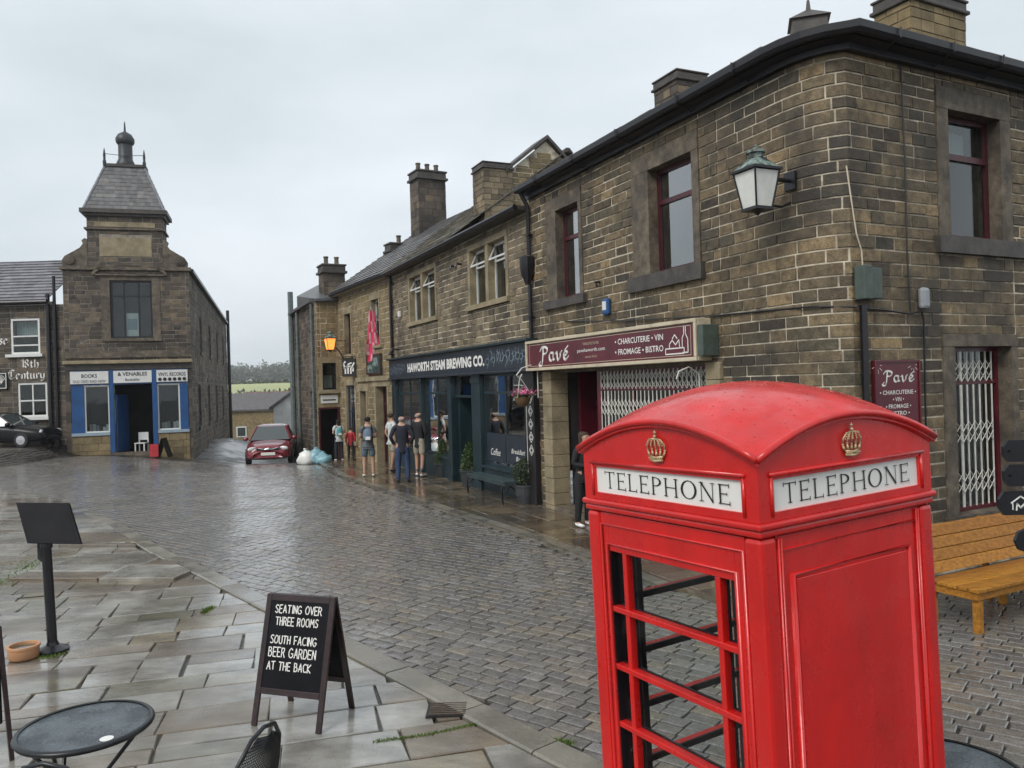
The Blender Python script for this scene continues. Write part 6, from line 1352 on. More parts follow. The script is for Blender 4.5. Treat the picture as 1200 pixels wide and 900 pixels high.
# ================================================================== cars
def car(label, loc, rz, paint, L_=4.3, W=1.76, Hh=1.46):
    T = thing('parked_car', label, 'car', loc, rz)     # nose towards -Y
    st = [(-2.13, .30, .44, .52, .56), (-2.08, .22, .62, .72, .70), (-1.9, .20, .70, .80, .82), (-1.4, .20, .80, .86, .875), (-.85, .2, .90, .93, .88), (-.1, .2, .93, .96, .88), (.8, .2, .95, .98, .88), (1.5, .22, .98, 1.02, .87), (1.95, .25, .96, 1.02, .80), (2.13, .32, .80, .86, .66)]
    q = MB(); n = 9
    for (y, z0, z1, z2, w_) in st:
        y *= L_ / 4.3; w_ *= W / 1.76
        for (x, z) in ((-w_ * .92, z0), (-w_, z0 + .12), (-w_ * 1.0, z1 * .75), (-w_ * .96, z1), (-w_ * .5, z2), (0, z2 + .015), (w_ * .5, z2), (w_ * .96, z1), (w_, z1 * .75), (w_, z0 + .12), (w_ * .92, z0)): q.v.append((x, y, z))
    n = 11
    for a in range(len(st) - 1):
        for i in range(n - 1): q.f.append((a * n + i, a * n + i + 1, (a + 1) * n + i + 1, (a + 1) * n + i)); q.mi.append(0)
        q.f.append((a * n + n - 1, a * n, (a + 1) * n, (a + 1) * n + n - 1)); q.mi.append(0)
    q.f.append(tuple(range(n))); q.f.append(tuple(reversed(range((len(st) - 1) * n, len(st) * n)))); q.mi += [0, 0]
    q.f = [tuple(reversed(f)) for f in q.f]
    b = q.build('body', paint, T, smooth='all', local=True); md = b.modifiers.new('s', 'SUBSURF'); md.levels = 2; md.render_levels = 2
    # glasshouse: pillars + roof in paint, glass between
    base = [(-.78, -.98), (.78, -.98), (.80, -.1), (.80, .9), (.70, 1.85), (-.70, 1.85), (-.80, .9), (-.80, -.1)]; roof = [(-.56, -.18), (.56, -.18), (.60, .25), (.60, .8), (.52, 1.28), (-.52, 1.28), (-.60, .8), (-.60, .25)]
    zb, zr = .92, Hh - .04
    P0 = [(x, y, zb + .03 * (y > 0)) for x, y in base]; P1 = [(x, y, zr) for x, y in roof]
    for i, nm in ((0, 'windscreen'), (1, 'side_window'), (2, 'side_window'), (3, 'side_window'), (4, 'rear_window'), (5, 'side_window'), (6, 'side_window'), (7, 'side_window')):
        k2 = (i + 1) % 8; g = MB(); g.face([P0[i], P0[k2], P1[k2], P1[i]]); g.build(nm, 'car_glass', T, local=True)
    for i in range(8): g = MB(); g.tube([P0[i], P1[i]], .035 if i in (0, 1, 4, 5) else .022, 6); g.build('pillar', paint, T, local=True)
    g = MB(); i0 = 0; c = [(x * .5, y * .6 + .22, zr + .055) for x, y in roof]; g.v = P1 + [(x * .8, y * .85 + .08, zr + .042) for x, y in roof] + c; m = 8
    for a in range(2):
        for i in range(m): g.f.append((a * m + i, a * m + (i + 1) % m, (a + 1) * m + (i + 1) % m, (a + 1) * m + i)); g.mi.append(0)
    g.f.append(tuple(range(2 * m, 3 * m))); g.mi.append(0); g.build('roof', paint, T, smooth='all', local=True)
    for sx in (-1, 1):
        g = MB(); g.lathe([(.02, 0), (.12, .01), (.13, .05), (.11, .10)], 14, sx=1.35, sy=.62, mtx=Matrix.Translation((sx * .60, -2.0, .66)) @ Matrix.Rotation(math.pi / 2 + .25, 4, 'X') @ Matrix.Rotation(-sx * .35, 4, 'Y')); g.build('headlight', 'headlamp', T, smooth='all', local=True)
        g = MB(); g.lathe([(.02, 0), (.09, .02), (.11, .08), (.10, .16), (.03, .2)], 10, sx=1, sy=.8, mtx=Matrix.Translation((sx * .93, -.75, .98)) @ Matrix.Rotation(math.pi / 2, 4, 'X')); g.build('wing_mirror', paint, T, smooth='all', local=True)
        for y in (-1.35, 1.3):
            w_ = MB(); w_.lathe([(.2, -.1), (.29, -.1), (.315, -.07), (.315, .07), (.29, .1), (.2, .1)], 20, mtx=Matrix.Translation((sx * .79, y, .315)) @ Matrix.Rotation(math.pi / 2, 4, 'Y')); wh = w_.build('wheel', 'tyre', T, smooth=True, local=True)
            r_ = MB(); r_.lathe([(.03, .105), (.19, .10), (.20, .08), (.20, -.08), (.19, -.10), (.03, -.105)], 16, mtx=Matrix.Translation((sx * .80, y, .315)) @ Matrix.Rotation(math.pi / 2, 4, 'Y')); r_.build('rim', 'chrome', wh, local=True)
    g = MB(); g.box(-.26, .26, -2.155, -2.135, .40, .51); g.build('number_plate', 'plate', T, local=True)
    g = MB(); g.box(-.42, .42, -2.13, -2.10, .585, .67); g.build('grille', 'ink', T, local=True); g = MB(); g.tube([(-.36, -2.12, .68), (-.12, -2.155, .62), (0, -2.16, .66), (.12, -2.155, .62), (.36, -2.12, .68)], .02, 6); g.lathe([(.05, 0), (.05, .02)], 12, mtx=Matrix.Translation((0, -2.15, .65)) @ Matrix.Rotation(math.pi / 2, 4, 'X')); g.build('grille_bar', 'chrome', T, local=True)
    g = MB(); g.box(-.62, .62, -2.11, -2.06, .24, .36); g.build('air_intake', 'ink', T, local=True)
    return T
cz = tz(-8.8, 30.2)
car('dark red car facing up the street just over the brow', (-9.85, 32.3, tz(-9.9, 31.2) + .02), .22, 'car_red')
car('black car parked side on before the guest house', (-21.9, 34.0, .5), math.radians(88), 'car_black', L_=4.5)

# ================================================================== chalkboard
def a_board():
    # feet measured on the paving: front pair, rear pair
    fl, fr2 = Vector((-2.04, 5.95, .045)), Vector((-1.47, 5.76, .045)); top_l = Vector((-1.95, 6.16, .98)); top_r = Vector((-1.38, 5.97, .98)); bl, br = Vector((-1.88, 6.42, .045)), Vector((-1.33, 6.25, .045))
    T = thing('chalkboard', 'black A-frame chalkboard lettered in white chalk standing on the wet flagstones', 'sign', (-1.65, 6.1, .045))
    ux_ = (fr2 - fl).normalized(); W_ = (fr2 - fl).length
    def leaf(a, b, c, d, front):
        upv = (c - a).normalized(); L_ = (c - a).length; n = ux_.cross(upv).normalized() * (1 if front else -1)
        P = lambda x, z, o=0: a + ux_ * x + upv * z + n * o
        def bar(x0, x1, z0, z1, t=.022, nm='rail'):
            q = MB(); q.hexa([P(x0, z0, 0), P(x1, z0, 0), P(x1, z0, -t), P(x0, z0, -t), P(x0, z1, 0), P(x1, z1, 0), P(x1, z1, -t), P(x0, z1, -t)]); return q.build(nm, 'dark_wood', T, bevel=.003)
        bar(0, .045, 0, L_, nm='leg'); bar(W_ - .045, W_, 0, L_, nm='leg'); bar(.046, W_ - .046, L_ - .05, L_); bar(.046, W_ - .046, .23, .275)
        q = MB(); q.hexa([P(.04, .26, -.006), P(W_ - .04, .26, -.006), P(W_ - .04, .26, -.014), P(.04, .26, -.014), P(.04, L_ - .04, -.006), P(W_ - .04, L_ - .04, -.006), P(W_ - .04, L_ - .04, -.014), P(.04, L_ - .04, -.014)]); bd = q.build('board', 'chalk_black', T)
        return P, L_, bd
    P, L_, bd = leaf(fl, fr2, top_l, top_r, True)
    leaf(bl, br, top_l + Vector((.012, .03, 0)), top_r + Vector((.012, .03, 0)), False)
    F_ = lambda a, b, d: P(a, b, -.004 + d)
    lines = (('SEATING OVER', .80, .405, .10), ('THREE ROOMS', .695, .37, .115), ('SOUTH FACING', .54, .40, .09), ('BEER GARDEN', .435, .41, .085), ('AT THE BACK', .33, .38, .085))
    zs = [.825, .735, .60, .505, .41]
    for i, ((t, _, wd, x0), z) in enumerate(zip(lines, zs)):
        q = MB(); strokes(q, t, F_, x0 - .01, z, .058 if i != 3 else .066, .0078, .0005 + i * .0001, width=wd, wob=.035, seed=i + 3); q.build('lettering', 'lettering', bd, kind='stuff')
    q = MB(); q.lathe([(.012, 0), (.012, .01)], 10, mtx=Matrix.Translation(P(W_ / 2, .215, -.02)) @ Matrix.Rotation(math.pi / 2, 4, 'X')); q.tube([P(W_ / 2, .23, -.01), P(W_ / 2, .20, -.01)], .004, 5); q.build('catch', 'dark_wood', T)
    for x in (.06, W_ - .06): q = MB(); m0 = P(x, L_ * .45, -.02); q.tube([m0, m0 + Vector((.03, .24, .0))], .004, 5); q.build('stay_chain', 'gutter', T)
a_board()

# ================================================================== menu stand, bowl, bistro furniture
T = thing('menu_stand', 'black post with a tilted menu panel on the paving edge', 'sign', (-4.63, 7.85, .045))
q = MB(); q.lathe([(.15, 0), (.15, .02), (.10, .04), (.06, .06), (.05, .09)], 16, (0, 0, 0)); q.build('base', 'black_paint_and_shade', T, local=True, smooth=True)
q = MB(); q.tube([(0, 0, .05), (-.035, 0, 1.10)], .046, 14); q.build('post', 'black_paint_and_shade', T, local=True, smooth=True)
q = MB(); q.tube([(-.03, 0, 1.02), (-.035, 0, 1.10), (-.035, .0, 1.14)], [.055, .055, .03], 14); q.tube([(-.03, -.0, .86), (-.10, 0, .92), (-.10, 0, 1.1)], .02, 6); q.build('collar', 'black_paint_and_shade', T, local=True, smooth=True)
q = MB(); q.tube([(-.0, 0, .55), (-.10, -.02, .545), (-.32, -.03, .535)], .006, 5); q.lathe([(.03, -.03), (.03, .03)], 8, (-.03, 0, .55)); q.build('side_bar', 'black_paint_and_shade', T, local=True)
q = MB(); u = Vector((.56, -.06, -.01)); v = Vector((.20, -.16, -.38)); o = Vector((-.36, .06, 1.47)); nn = u.cross(v).normalized() * .03
q.hexa([o + v, o + v + u, o + v + u + nn, o + v + nn, o, o + u, o + u + nn, o + nn]); pn = q.build('panel', 'chalk_black', T, local=True, bevel=.004)
q = MB(); n2 = -nn.normalized() * .003; a_ = .06; q.face([o + u * a_ + v * .94 + n2, o + u * .94 + v * .94 + n2, o + u * .94 + v * a_ + n2, o + u * a_ + v * a_ + n2]); q.build('menu_glass', 'chalk_black', pn, local=True)
T = thing('water_bowl', 'round terracotta bowl of water at the foot of the menu stand', 'bowl', (-4.80, 7.66, .045))
q = MB(); q.lathe([(.12, 0), (.135, .02), (.135, .10), (.145, .105), (.145, .125), (.12, .125), (.115, .05), (.01, .045)], 24); q.build('bowl', 'terracotta', T, local=True, smooth=True)
q = MB(); q.lathe([(.001, .1), (.118, .1)], 20); q.f = q.f[:20]; q.mi = q.mi[:20]; q.build('water_surface', 'water', T, local=True)
def bistro_table(label, loc, r=.338):
    T = thing('bistro_table', label, 'table', loc, .4, 'round bistro tables')
    q = MB(); q.lathe([(r - .02, .70), (r, .70), (r + .008, .712), (r, .727), (r - .02, .727)], 48); q.f = q.f[:-2]; q.mi = q.mi[:-2]; q.build('table_rim', 'mesh_black', T, local=True, smooth='all')
    q = MB(); q.lathe([(.001, .708), (r - .018, .708), (r - .018, .720), (.001, .7205)], 48); q.f = q.f[:-2]; q.mi = q.mi[:-2]; q.build('table_top', 'table_top', T, local=True)
    for k in range(2):
        for sx in (-1, 1):
            q = MB(); a = Matrix.Rotation(k * math.pi / 2, 4, 'Z'); q.tube([a @ Vector((sx * .27, -.12 + .24 * k, .70)), a @ Vector((-sx * .0, -.12 + .24 * k, .38)), a @ Vector((-sx * .27, -.12 + .24 * k, .012))], .011, 8); q.build('leg', 'mesh_black', T, local=True, smooth=True)
    q = MB(); q.lathe([(.001, .7215), (.034, .7215), (.034, .7235), (.001, .7238)], 20, (.12, -.24, 0)); q.build('parasol_hole_cap', 'opal', T, local=True)
    return T
bistro_table('grey topped round bistro table with black rim among the flagstones', (-2.37, 4.30, .045))
bistro_table('second round bistro table glimpsed behind the telephone box', (1.88, 3.54, .045))
def bistro_chair(label, loc, rz):
    T = thing('bistro_chair', label, 'chair', loc, rz, 'mesh bistro chairs')    # faces -Y
    q = MB(); out = [(-.22, .20, 0), (-.225, .20, .45), (-.215, .24, .62), (-.18, .275, .76), (-.10, .30, .85), (0, .305, .875), (.10, .30, .85), (.18, .275, .76), (.215, .24, .62), (.225, .20, .45), (.22, .20, 0)]
    q.tube(out, .011, 8); q.build('back_frame', 'mesh_black', T, local=True, smooth='all')
    for sx in (-1, 1): q = MB(); q.tube([(sx * .21, -.22, 0), (sx * .215, -.21, .44), (sx * .222, .20, .45)], .011, 8); q.build('leg', 'mesh_black', T, local=True, smooth='all')
    def weave(name, fn, nu, nv):
        q = MB()
        for i in range(nu + 1): q.tube([fn(i / nu, j / 8) for j in range(9)], .0026, 3, cap=False)
        for j in range(nv + 1): q.tube([fn(i / 8, j / nv) for i in range(9)], .0026, 3, cap=False)
        q.build(name, 'mesh_black', T, local=True, kind='stuff')
    def back(u, v):
        z = .47 + .37 * v; wdt = .205 * math.sqrt(max(.0, 1 - (max(0, v - .35) / .67) ** 2)); y = .215 + .085 * v + .035 * (1 - (2 * u - 1) ** 2); return (-wdt + 2 * wdt * u, y, z)
    weave('back_mesh', back, 30, 28); weave('seat_mesh', lambda u, v: (-.215 + .43 * u, -.21 + .41 * v, .447 - .015 * math.sin(math.pi * u) * math.sin(math.pi * v)), 30, 28)
    return T
bistro_chair('black mesh bistro chair tucked beside the foot of the chalkboard', (-1.55, 3.93, .045), math.radians(-105))
bistro_chair('black mesh bistro chair drawn up below the round table', (-2.12, 3.84, .045), math.radians(176))
T = thing('folded_signboard', 'dark timber sign leg at the edge of the paving beyond the table', 'sign', (-3.55, 5.5, .045))
for (x, y) in ((-.0, 0), (-.5, .12)):
    q = MB(); q.tube([(x - .13, y + .1, .9), (x, y, 0)], .02, 4); q.build('leg', 'dark_wood', T, local=True)
q = MB(); q.hexa([(-.60, .13, .25), (-.07, .02, .25), (-.07, .0, .25), (-.60, .11, .25), (-.66, .22, .88), (-.14, .12, .88), (-.14, .10, .88), (-.66, .20, .88)]); q.build('board', 'chalk_black', T, local=True)

# ================================================================== wooden bench by the corner building
T = thing('wooden_bench', 'orange stained timber bench of planks against the bistro side wall', 'bench', (5.2, 8.6, 0), math.atan2(.458, .889))
Lb = 2.6   # local x along the wall, y into the wall; origin at the near front leg
T.matrix_basis = Matrix.Translation((4.40, 7.62, .0)) @ Matrix.Rotation(math.atan2(.458, .889), 4, 'Z')
for k in range(5): q = MB(); q.box(-.02 + .004 * (k % 2), Lb, -.04 + k * .112, .062 + k * .112, .405, .44); q.build('seat_plank', 'bare_wood', T, local=True, bevel=.006)
for k in range(4): q = MB(); z0 = .46 + k * .118; y0 = .53 + k * .035; q.hexa([(-.02, y0, z0), (Lb, y0, z0), (Lb, y0 + .03, z0 + .006), (-.02, y0 + .03, z0 + .006), (-.02, y0 + .033, z0 + .108), (Lb, y0 + .033, z0 + .108), (Lb, y0 + .063, z0 + .114), (-.02, y0 + .063, z0 + .114)]); q.build('back_plank', 'bare_wood', T, local=True, bevel=.005)
for x in (.03, 1.2, 2.4):
    for y, h in ((-.01, .404), (.46, .404)): q = MB(); q.box(x, x + .07, y, y + .07, 0, h); q.build('leg', 'bare_wood', T, local=True, bevel=.005)
    q = MB(); q.hexa([(x + .01, .60, .0), (x + .07, .60, .0), (x + .07, .66, 0), (x + .01, .66, 0), (x + .01, .71, .92), (x + .07, .71, .92), (x + .07, .76, .92), (x + .01, .76, .92)]); q.build('back_post', 'bare_wood', T, local=True)
q = MB(); q.box(0, Lb, -.02, .02, .33, .404); q.build('apron', 'bare_wood', T, local=True, bevel=.004); q = MB(); q.box(.0, .03, .021, .52, .33, .404); q.build('apron', 'bare_wood', T, local=True)

# ================================================================== fingerpost at the edge of the view
T = thing('fingerpost', 'black signpost fingers with a white museum symbol in front of the wooden bench', 'signpost', (3.78, 5.45, 0))
q = MB(); q.tube([(3.78, 5.5, 0), (3.78, 5.5, 2.4)], .045, 12); q.lathe([(.07, 0), (.09, .03), (.03, .1), (.05, .14), (.01, .2)], 10, (3.78, 5.5, 2.4)); q.build('post', 'black_paint_and_shade', T, smooth=True)
for (z0, z1, x0) in ((1.905, 2.055, 3.40), (1.735, 1.885, 3.40), (1.535, 1.70, 3.36)):
    q = MB(); m = (z0 + z1) / 2; c = .035; pts = [(x0 + c, z0), (3.75, z0), (3.75, z1), (x0 + c, z1), (x0, m + .03), (x0, m - .03)]; A_ = [(a, 5.50, b) for a, b in pts]; B_ = [(a, 5.53, b) for a, b in pts]
    q.face(A_); q.face(B_[::-1])
    for i in range(6): q.face([A_[(i + 1) % 6], A_[i], B_[i], B_[(i + 1) % 6]])
    f_ = q.build('finger', 'black_paint_and_shade', T)
    if z0 < 1.6:
        q = MB(); F2 = lambda a, b, d: (a, 5.497, b)
        ribbon(q, F2, [(3.44, 1.62), (3.505, 1.665), (3.57, 1.62)], .010, 0); ribbon(q, F2, [(3.45, 1.615), (3.45, 1.575)], .008, 0); ribbon(q, F2, [(3.56, 1.615), (3.56, 1.575)], .008, 0); ribbon(q, F2, [(3.475, 1.57), (3.48, 1.615), (3.505, 1.585), (3.53, 1.615), (3.535, 1.57)], .011, 0); q.build('museum_symbol', 'lettering', f_, kind='stuff')
    for xx in ((x0 + .04) if z0 > 1.6 else 9,):
        if xx < 9: q = MB(); q.lathe([(.008, 0), (.008, .02)], 8, mtx=Matrix.Translation((xx, 5.50, m)) @ Matrix.Rotation(math.pi / 2, 4, 'X')); q.build('bolt', 'gutter', f_)
q = MB(); q.lathe([(.075, 0), (.085, .008), (.075, .02)], 8, mtx=Matrix.Translation((3.50, 5.46, 1.37)) @ Matrix.Rotation(math.pi / 2, 4, 'X')); q.tube([(3.5, 5.46, 1.37), (3.78, 5.48, 1.40)], .015, 6); q.build('distance_disc', 'black_paint_and_shade', T)

# ================================================================== plants, planters, bench and basket by the brewery
def leafy(mb, n, pt, size, rnd, flat=.4):
    for _ in range(n):
        p = Vector(pt()); s = size * rnd.uniform(.6, 1.3); a = Vector((rnd.gauss(0, 1), rnd.gauss(0, 1), rnd.gauss(0, 1))).normalized(); b = a.orthogonal().normalized(); b = (b * math.cos(1) + a.cross(b) * math.sin(1)).normalized() if rnd.random() < .5 else b
        mb.face([p, p + a * s * .5 + b * s * .28, p + a * s, p + a * s * .5 - b * s * .28])
def topiary(label, loc, pot, shape, S, m='leaf'):
    T = thing('potted_shrub', label, 'plant', loc, 0, 'clipped shrubs in tubs before the brewery'); r = random.Random(int(loc[0] * 10 + 200))
    q = MB(); w_, h_ = .22 * S, .36 * S
    if pot == 'square':
        q.hexa([(-w_ * .8, -w_ * .8, 0), (w_ * .8, -w_ * .8, 0), (w_ * .8, w_ * .8, 0), (-w_ * .8, w_ * .8, 0), (-w_, -w_, h_), (w_, -w_, h_), (w_, w_, h_), (-w_, w_, h_)]); q.box(-w_ - .02, w_ + .02, -w_ - .02, w_ + .02, h_ + .001, h_ + .05)
    else: q.lathe([(w_ * .8, 0), (w_ * 1.02, h_ * .5), (w_ * 1.1, h_), (w_ * 1.15, h_ + .01), (w_ * 1.15, h_ + .05), (w_ * .95, h_ + .05), (w_ * .9, h_ - .02)], 18)
    q.build('tub', 'tub', T, local=True, bevel=.008)
    q = MB(); q.tube([(0, 0, h_ - .05), (.01, 0, h_ + .35 * S)], .02 * S, 6); q.build('stem', 'dark_wood', T, local=True)
    q = MB()
    def pt():
        while 1:
            z = r.random(); a = r.uniform(0, 6.283)
            rad = (.25 * (1 - z) ** .75 + .03 if shape == 'cone' else .27 * math.sqrt(max(0, 1 - (z * 2 - 1) ** 2)) + .02) * S * (1 + .16 * math.sin(a * 3 + z * 9)); k = r.random() ** .35
            return (rad * k * math.cos(a), rad * k * math.sin(a), h_ + .02 + z * (.72 if shape == 'cone' else .62) * S)
    leafy(q, 2600, pt, .045 * S, r); q.build('foliage', m, T, local=True, kind='stuff')
topiary('cone shaped clipped shrub in a tub beside the brewery side windows', (-1.98, 21.9, z_(-2, 22)), 'square', 'cone', .92)
topiary('golden clipped cone shrub in a dark square tub beside the brewery door', (-1.12, 19.7, .05), 'square', 'cone', .98)
topiary('rounder bushy shrub in a stone coloured tub at the foot of the ornamented pilaster', (.22, 16.65, .05), 'round', 'ball', .92, 'leaf_dark')
T = thing('slatted_bench', 'teal painted slatted bench beneath the brewery window', 'bench', (0, 0, 0)); f = FA; T.matrix_basis = f.mtx(-3.05, .62, .05)   # y into wall
for k in range(4): q = MB(); q.box(0, 2.15, .0 + k * .10, .085 + k * .10, .43, .46); q.build('seat_slat', 'teal_slat', T, local=True, bevel=.004)
for x in (.05, 2.04):
    q = MB(); q.tube([(x, .02, .0), (x, .0, .25), (x, .04, .43)], .022, 6); q.tube([(x, .38, .0), (x, .36, .43)], .022, 6); q.tube([(x, .04, .22), (x, .2, .34), (x, .36, .22)], .015, 6); q.build('leg', 'black_paint_and_shade', T, local=True)
q = MB(); q.box(0, 2.15, .02, .05, .37, .428); q.build('apron', 'teal_slat', T, local=True)
T = thing('flower_basket', 'hanging basket of pink flowers on a curled bracket at the end of the brewery front', 'hanging basket', (.38, 16.55, 2.25)); r = random.Random(3)
c = FA.p(-.10, .50, 2.28)
q = MB(); q.lathe([(.02, -.20), (.09, -.17), (.15, -.08), (.17, 0), (.15, 0)], 16, c); q.build('basket', 'straw', T, smooth=True)
q = MB(); leafy(q, 500, lambda: (c.x + r.gauss(0, .09), c.y + r.gauss(0, .09), c.z + .02 + abs(r.gauss(0, .04))), .045, r); q.build('foliage', 'leaf', T, kind='stuff')
q = MB(); leafy(q, 420, lambda: (c.x + r.gauss(0, .10), c.y + r.gauss(0, .10), c.z + .05 + abs(r.gauss(0, .05))), .05, r); q.build('flowers', 'petal', T, kind='stuff')
q = MB(); p0 = FA.p(-.10, .15, 2.25); p1 = FA.p(-.10, .15, 2.80); q.tube([p0, p1, FA.p(-.10, .3, 2.92), FA.p(-.10, .5, 2.86), FA.p(-.10, .62, 2.72), FA.p(-.10, .55, 2.66), FA.p(-.10, .5, 2.74)], .014, 6)
for a in range(3): q.tube([FA.p(-.10, .55, 2.68), c + Vector((.21 * math.cos(a * 2.1), .21 * math.sin(a * 2.1), 0))], .006, 4)
q.build('bracket', 'gate_white', T, smooth=True)

# ================================================================== small street objects
T = thing('refuse_sacks', 'pale blue and white sacks heaped at the brow of the street', 'sacks', (-7.15, 27.9, 0)); r = random.Random(5)
for i, (dx, dy, m_, s_z) in enumerate(((-.18, 0, 'opal', .52), (.16, .12, 'sack_blue', .55), (.42, .0, 'sack_blue', .40))):
    q = MB(); prof = [(.20, 0), (.29, .06), (.31, .18), (.29, .3), (.22, s_z - .12), (.10, s_z - .04), (.045, s_z), (.07, s_z + .04), (.01, s_z + .03)]; q.lathe(prof, 12, (dx, dy, 0)); q.v = [(a + r.uniform(-.045, .045), b + r.uniform(-.045, .045), c_z + r.uniform(-.02, .02) * (c_z > .02)) for a, b, c_z in q.v]; q.build('sack', m_, T, local=True, smooth='all')
T.location.z = tz(-7.1, 27.9); T.matrix_basis.translation.z = tz(-7.1, 27.9)
# small A-board at the bookshop door
T = thing('small_signboard', 'small dark folding sign on the bookshop pavement by the doorway', 'sign', (-15.55, 35.2, tz(-15.5, 35.2) + .02))
for sx, nm in ((-1, 'leaf'), (1, 'leaf')):
    q = MB(); q.hexa([(sx * .28 - .015, -.25, 0), (sx * .28 + .015, -.25, 0), (sx * .28 + .015, .25, 0), (sx * .28 - .015, .25, 0), (-.015, -.25, .85), (.015, -.25, .85), (.015, .25, .85), (-.015, .25, .85)]); q.build('board', 'chalk_black', T, local=True)
q = MB(); q.box(-.5, -.12, -.3, -.27, .05, .6); q.build('poster', 'cloth_red', T, local=True)
T = thing('chair_in_doorway', 'white painted chair seen inside the bookshop doorway', 'chair', (-16.9, 36.0, tz(-16.9, 36) + .0)); T.name = 'white_chair'
for x in (-.2, .2):
    for y, h in ((-.2, .45), (.2, .95)): q = MB(); q.box(x - .025, x + .025, y - .025, y + .025, 0, h); q.build('leg', 'white', T, local=True)
q = MB(); q.box(-.24, .24, -.24, .24, .45, .49); q.build('seat', 'white', T, local=True); q = MB(); q.box(-.2, .2, .19, .22, .6, .95); q.build('backrest', 'white', T, local=True)
# drain grating and grass in the joints
T = thing('drain_cover', None, None, (-.57, 6.12, .05)); tag(T, 'small rusty iron grating let into the flagstones beside the kerb', 'drain')
q = MB(); q.box(-.16, .16, -.13, .13, -.02, .006); q.build('frame', 'ink', T, local=True)
for k in range(7): q = MB(); q.box(-.14, .14, -.112 + k * .034, -.096 + k * .034, .007, .014); q.build('bar', 'rust', T, local=True)
def tufts(name, pts, n, spread, h, m='grass'):
    q = MB(); r = random.Random(len(pts) + n)
    for _ in range(n):
        t = r.random() * (len(pts) - 1); k = int(t); u = t - k; x = pts[k][0] * (1 - u) + pts[k + 1][0] * u + r.gauss(0, spread); y = pts[k][1] * (1 - u) + pts[k + 1][1] * u + r.gauss(0, spread); z = .035
        a = r.uniform(0, 6.28); hh = h * r.uniform(.3, 1.2); b = .004 + h * .08; lx, ly_ = r.uniform(-.6, .6) * hh, r.uniform(-.6, .6) * hh
        q.face([(x - b * math.cos(a), y - b * math.sin(a), z), (x + b * math.cos(a), y + b * math.sin(a), z), (x + lx, y + ly_, z + hh)])
    tag(q.build(name, m), None, None, None, 'stuff')
tufts('joint_grass', [(-1.05, 5.62), (-.7, 5.70), (-.35, 5.86), (-.1, 5.92)], 1400, .012, .02)
tufts('joint_grass', [(.12, 5.45), (.2, 5.55), (.34, 5.5)], 350, .018, .03); tufts('joint_grass', [(-4.72, 7.75), (-4.5, 7.68), (-4.62, 7.9)], 500, .035, .03)
tufts('joint_grass', [(-3.6, 9.3), (-3.62, 9.05)], 260, .03, .03); tufts('joint_grass', [(-7.5, 12.2), (-7.0, 11.0), (-7.2, 10.2)], 900, .12, .03); tufts('joint_grass', [(-1.1, 7.05), (-1.5, 7.5), (-1.9, 7.95)], 250, .012, .02)

# ================================================================== the hill and the valley beyond
def cottage(label, x, y, w_, d_, h_, rz, wallm, roofm, zoff=0, chim=True):
    z = tz(x, y) + zoff; T = thing('cottage', label, 'house', (x, y, z), rz)
    q = MB(); q.box(-w_ / 2, w_ / 2, -d_ / 2, d_ / 2, -2, h_); rh = d_ * .36
    q.face([(-w_ / 2, -d_ / 2, h_), (-w_ / 2, 0, h_ + rh), (-w_ / 2, d_ / 2, h_)]); q.face([(w_ / 2, -d_ / 2, h_), (w_ / 2, d_ / 2, h_), (w_ / 2, 0, h_ + rh)]); q.build('wall', wallm, T, local=True)
    q = MB()
    for s in (-1, 1): q.hexa([(-w_ / 2 - .2, s * (d_ / 2 + .25), h_ - .15), (w_ / 2 + .2, s * (d_ / 2 + .25), h_ - .15), (w_ / 2 + .2, 0, h_ + rh), (-w_ / 2 - .2, 0, h_ + rh), (-w_ / 2 - .2, s * (d_ / 2 + .25), h_ + .02), (w_ / 2 + .2, s * (d_ / 2 + .25), h_ + .02), (w_ / 2 + .2, 0, h_ + rh + .18), (-w_ / 2 - .2, 0, h_ + rh + .18)])
    rf = q.build('roof', roofm, T, local=True)
    if chim: q = MB(); q.box(w_ / 2 - 1.0, w_ / 2 - .2, -.35, .35, h_ + rh - .4, h_ + rh + 1.1); q.build('chimney', 'stone_buff', rf, local=True)
    n = max(2, int(w_ / 2.6))
    for i in range(n):
        for zz in ((.9, 2.1), (3.4, 4.5)) if h_ > 4.5 else ((1.0, 2.1),):
            x0 = -w_ / 2 + (i + .5) * w_ / n - .5; q = MB(); q.box(x0, x0 + 1.0, -d_ / 2 - .06, -d_ / 2 - .02, zz[0], zz[1]); wn = q.build('window', 'white', T, local=True); q = MB(); q.box(x0 + .12, x0 + .88, -d_ / 2 - .08, -d_ / 2 - .061, zz[0] + .12, zz[1] - .12); q.build('pane', 'car_glass', wn, local=True)
    return T
cottage('long grey roofed buff stone cottage below the brow of the street', -27.2, 84, 11, 4.2, 6.2, .25, 'stone_buff', 'slate', .1)
cottage('white gabled cottage beside the inn at the brow', -14.0, 56.5, 7, 4.6, 5.6, math.pi / 2 + .1, 'render_white', 'slate', -1.7, False)
cottage('distant brown roofed house left of the lone tree', -41, 135, 9, 7, 4.5, .1, 'stone_buff', 'roof_brown', 1.0)
cottage('distant brown roofed house right of the lone tree', -33.5, 138, 9, 7, 4.2, -.1, 'stone_buff', 'roof_brown', .4)
cottage('tiny pale rendered cottage roof stepping down behind the buff cottage', -27.5, 104, 6, 5, 4.0, -.2, 'render_white', 'slate', .2)
cottage('distant slate roofed terrace at the foot of the pale fields', -44, 160, 16, 7, 3.6, .05, 'stone_grey', 'roof_brown', .4)
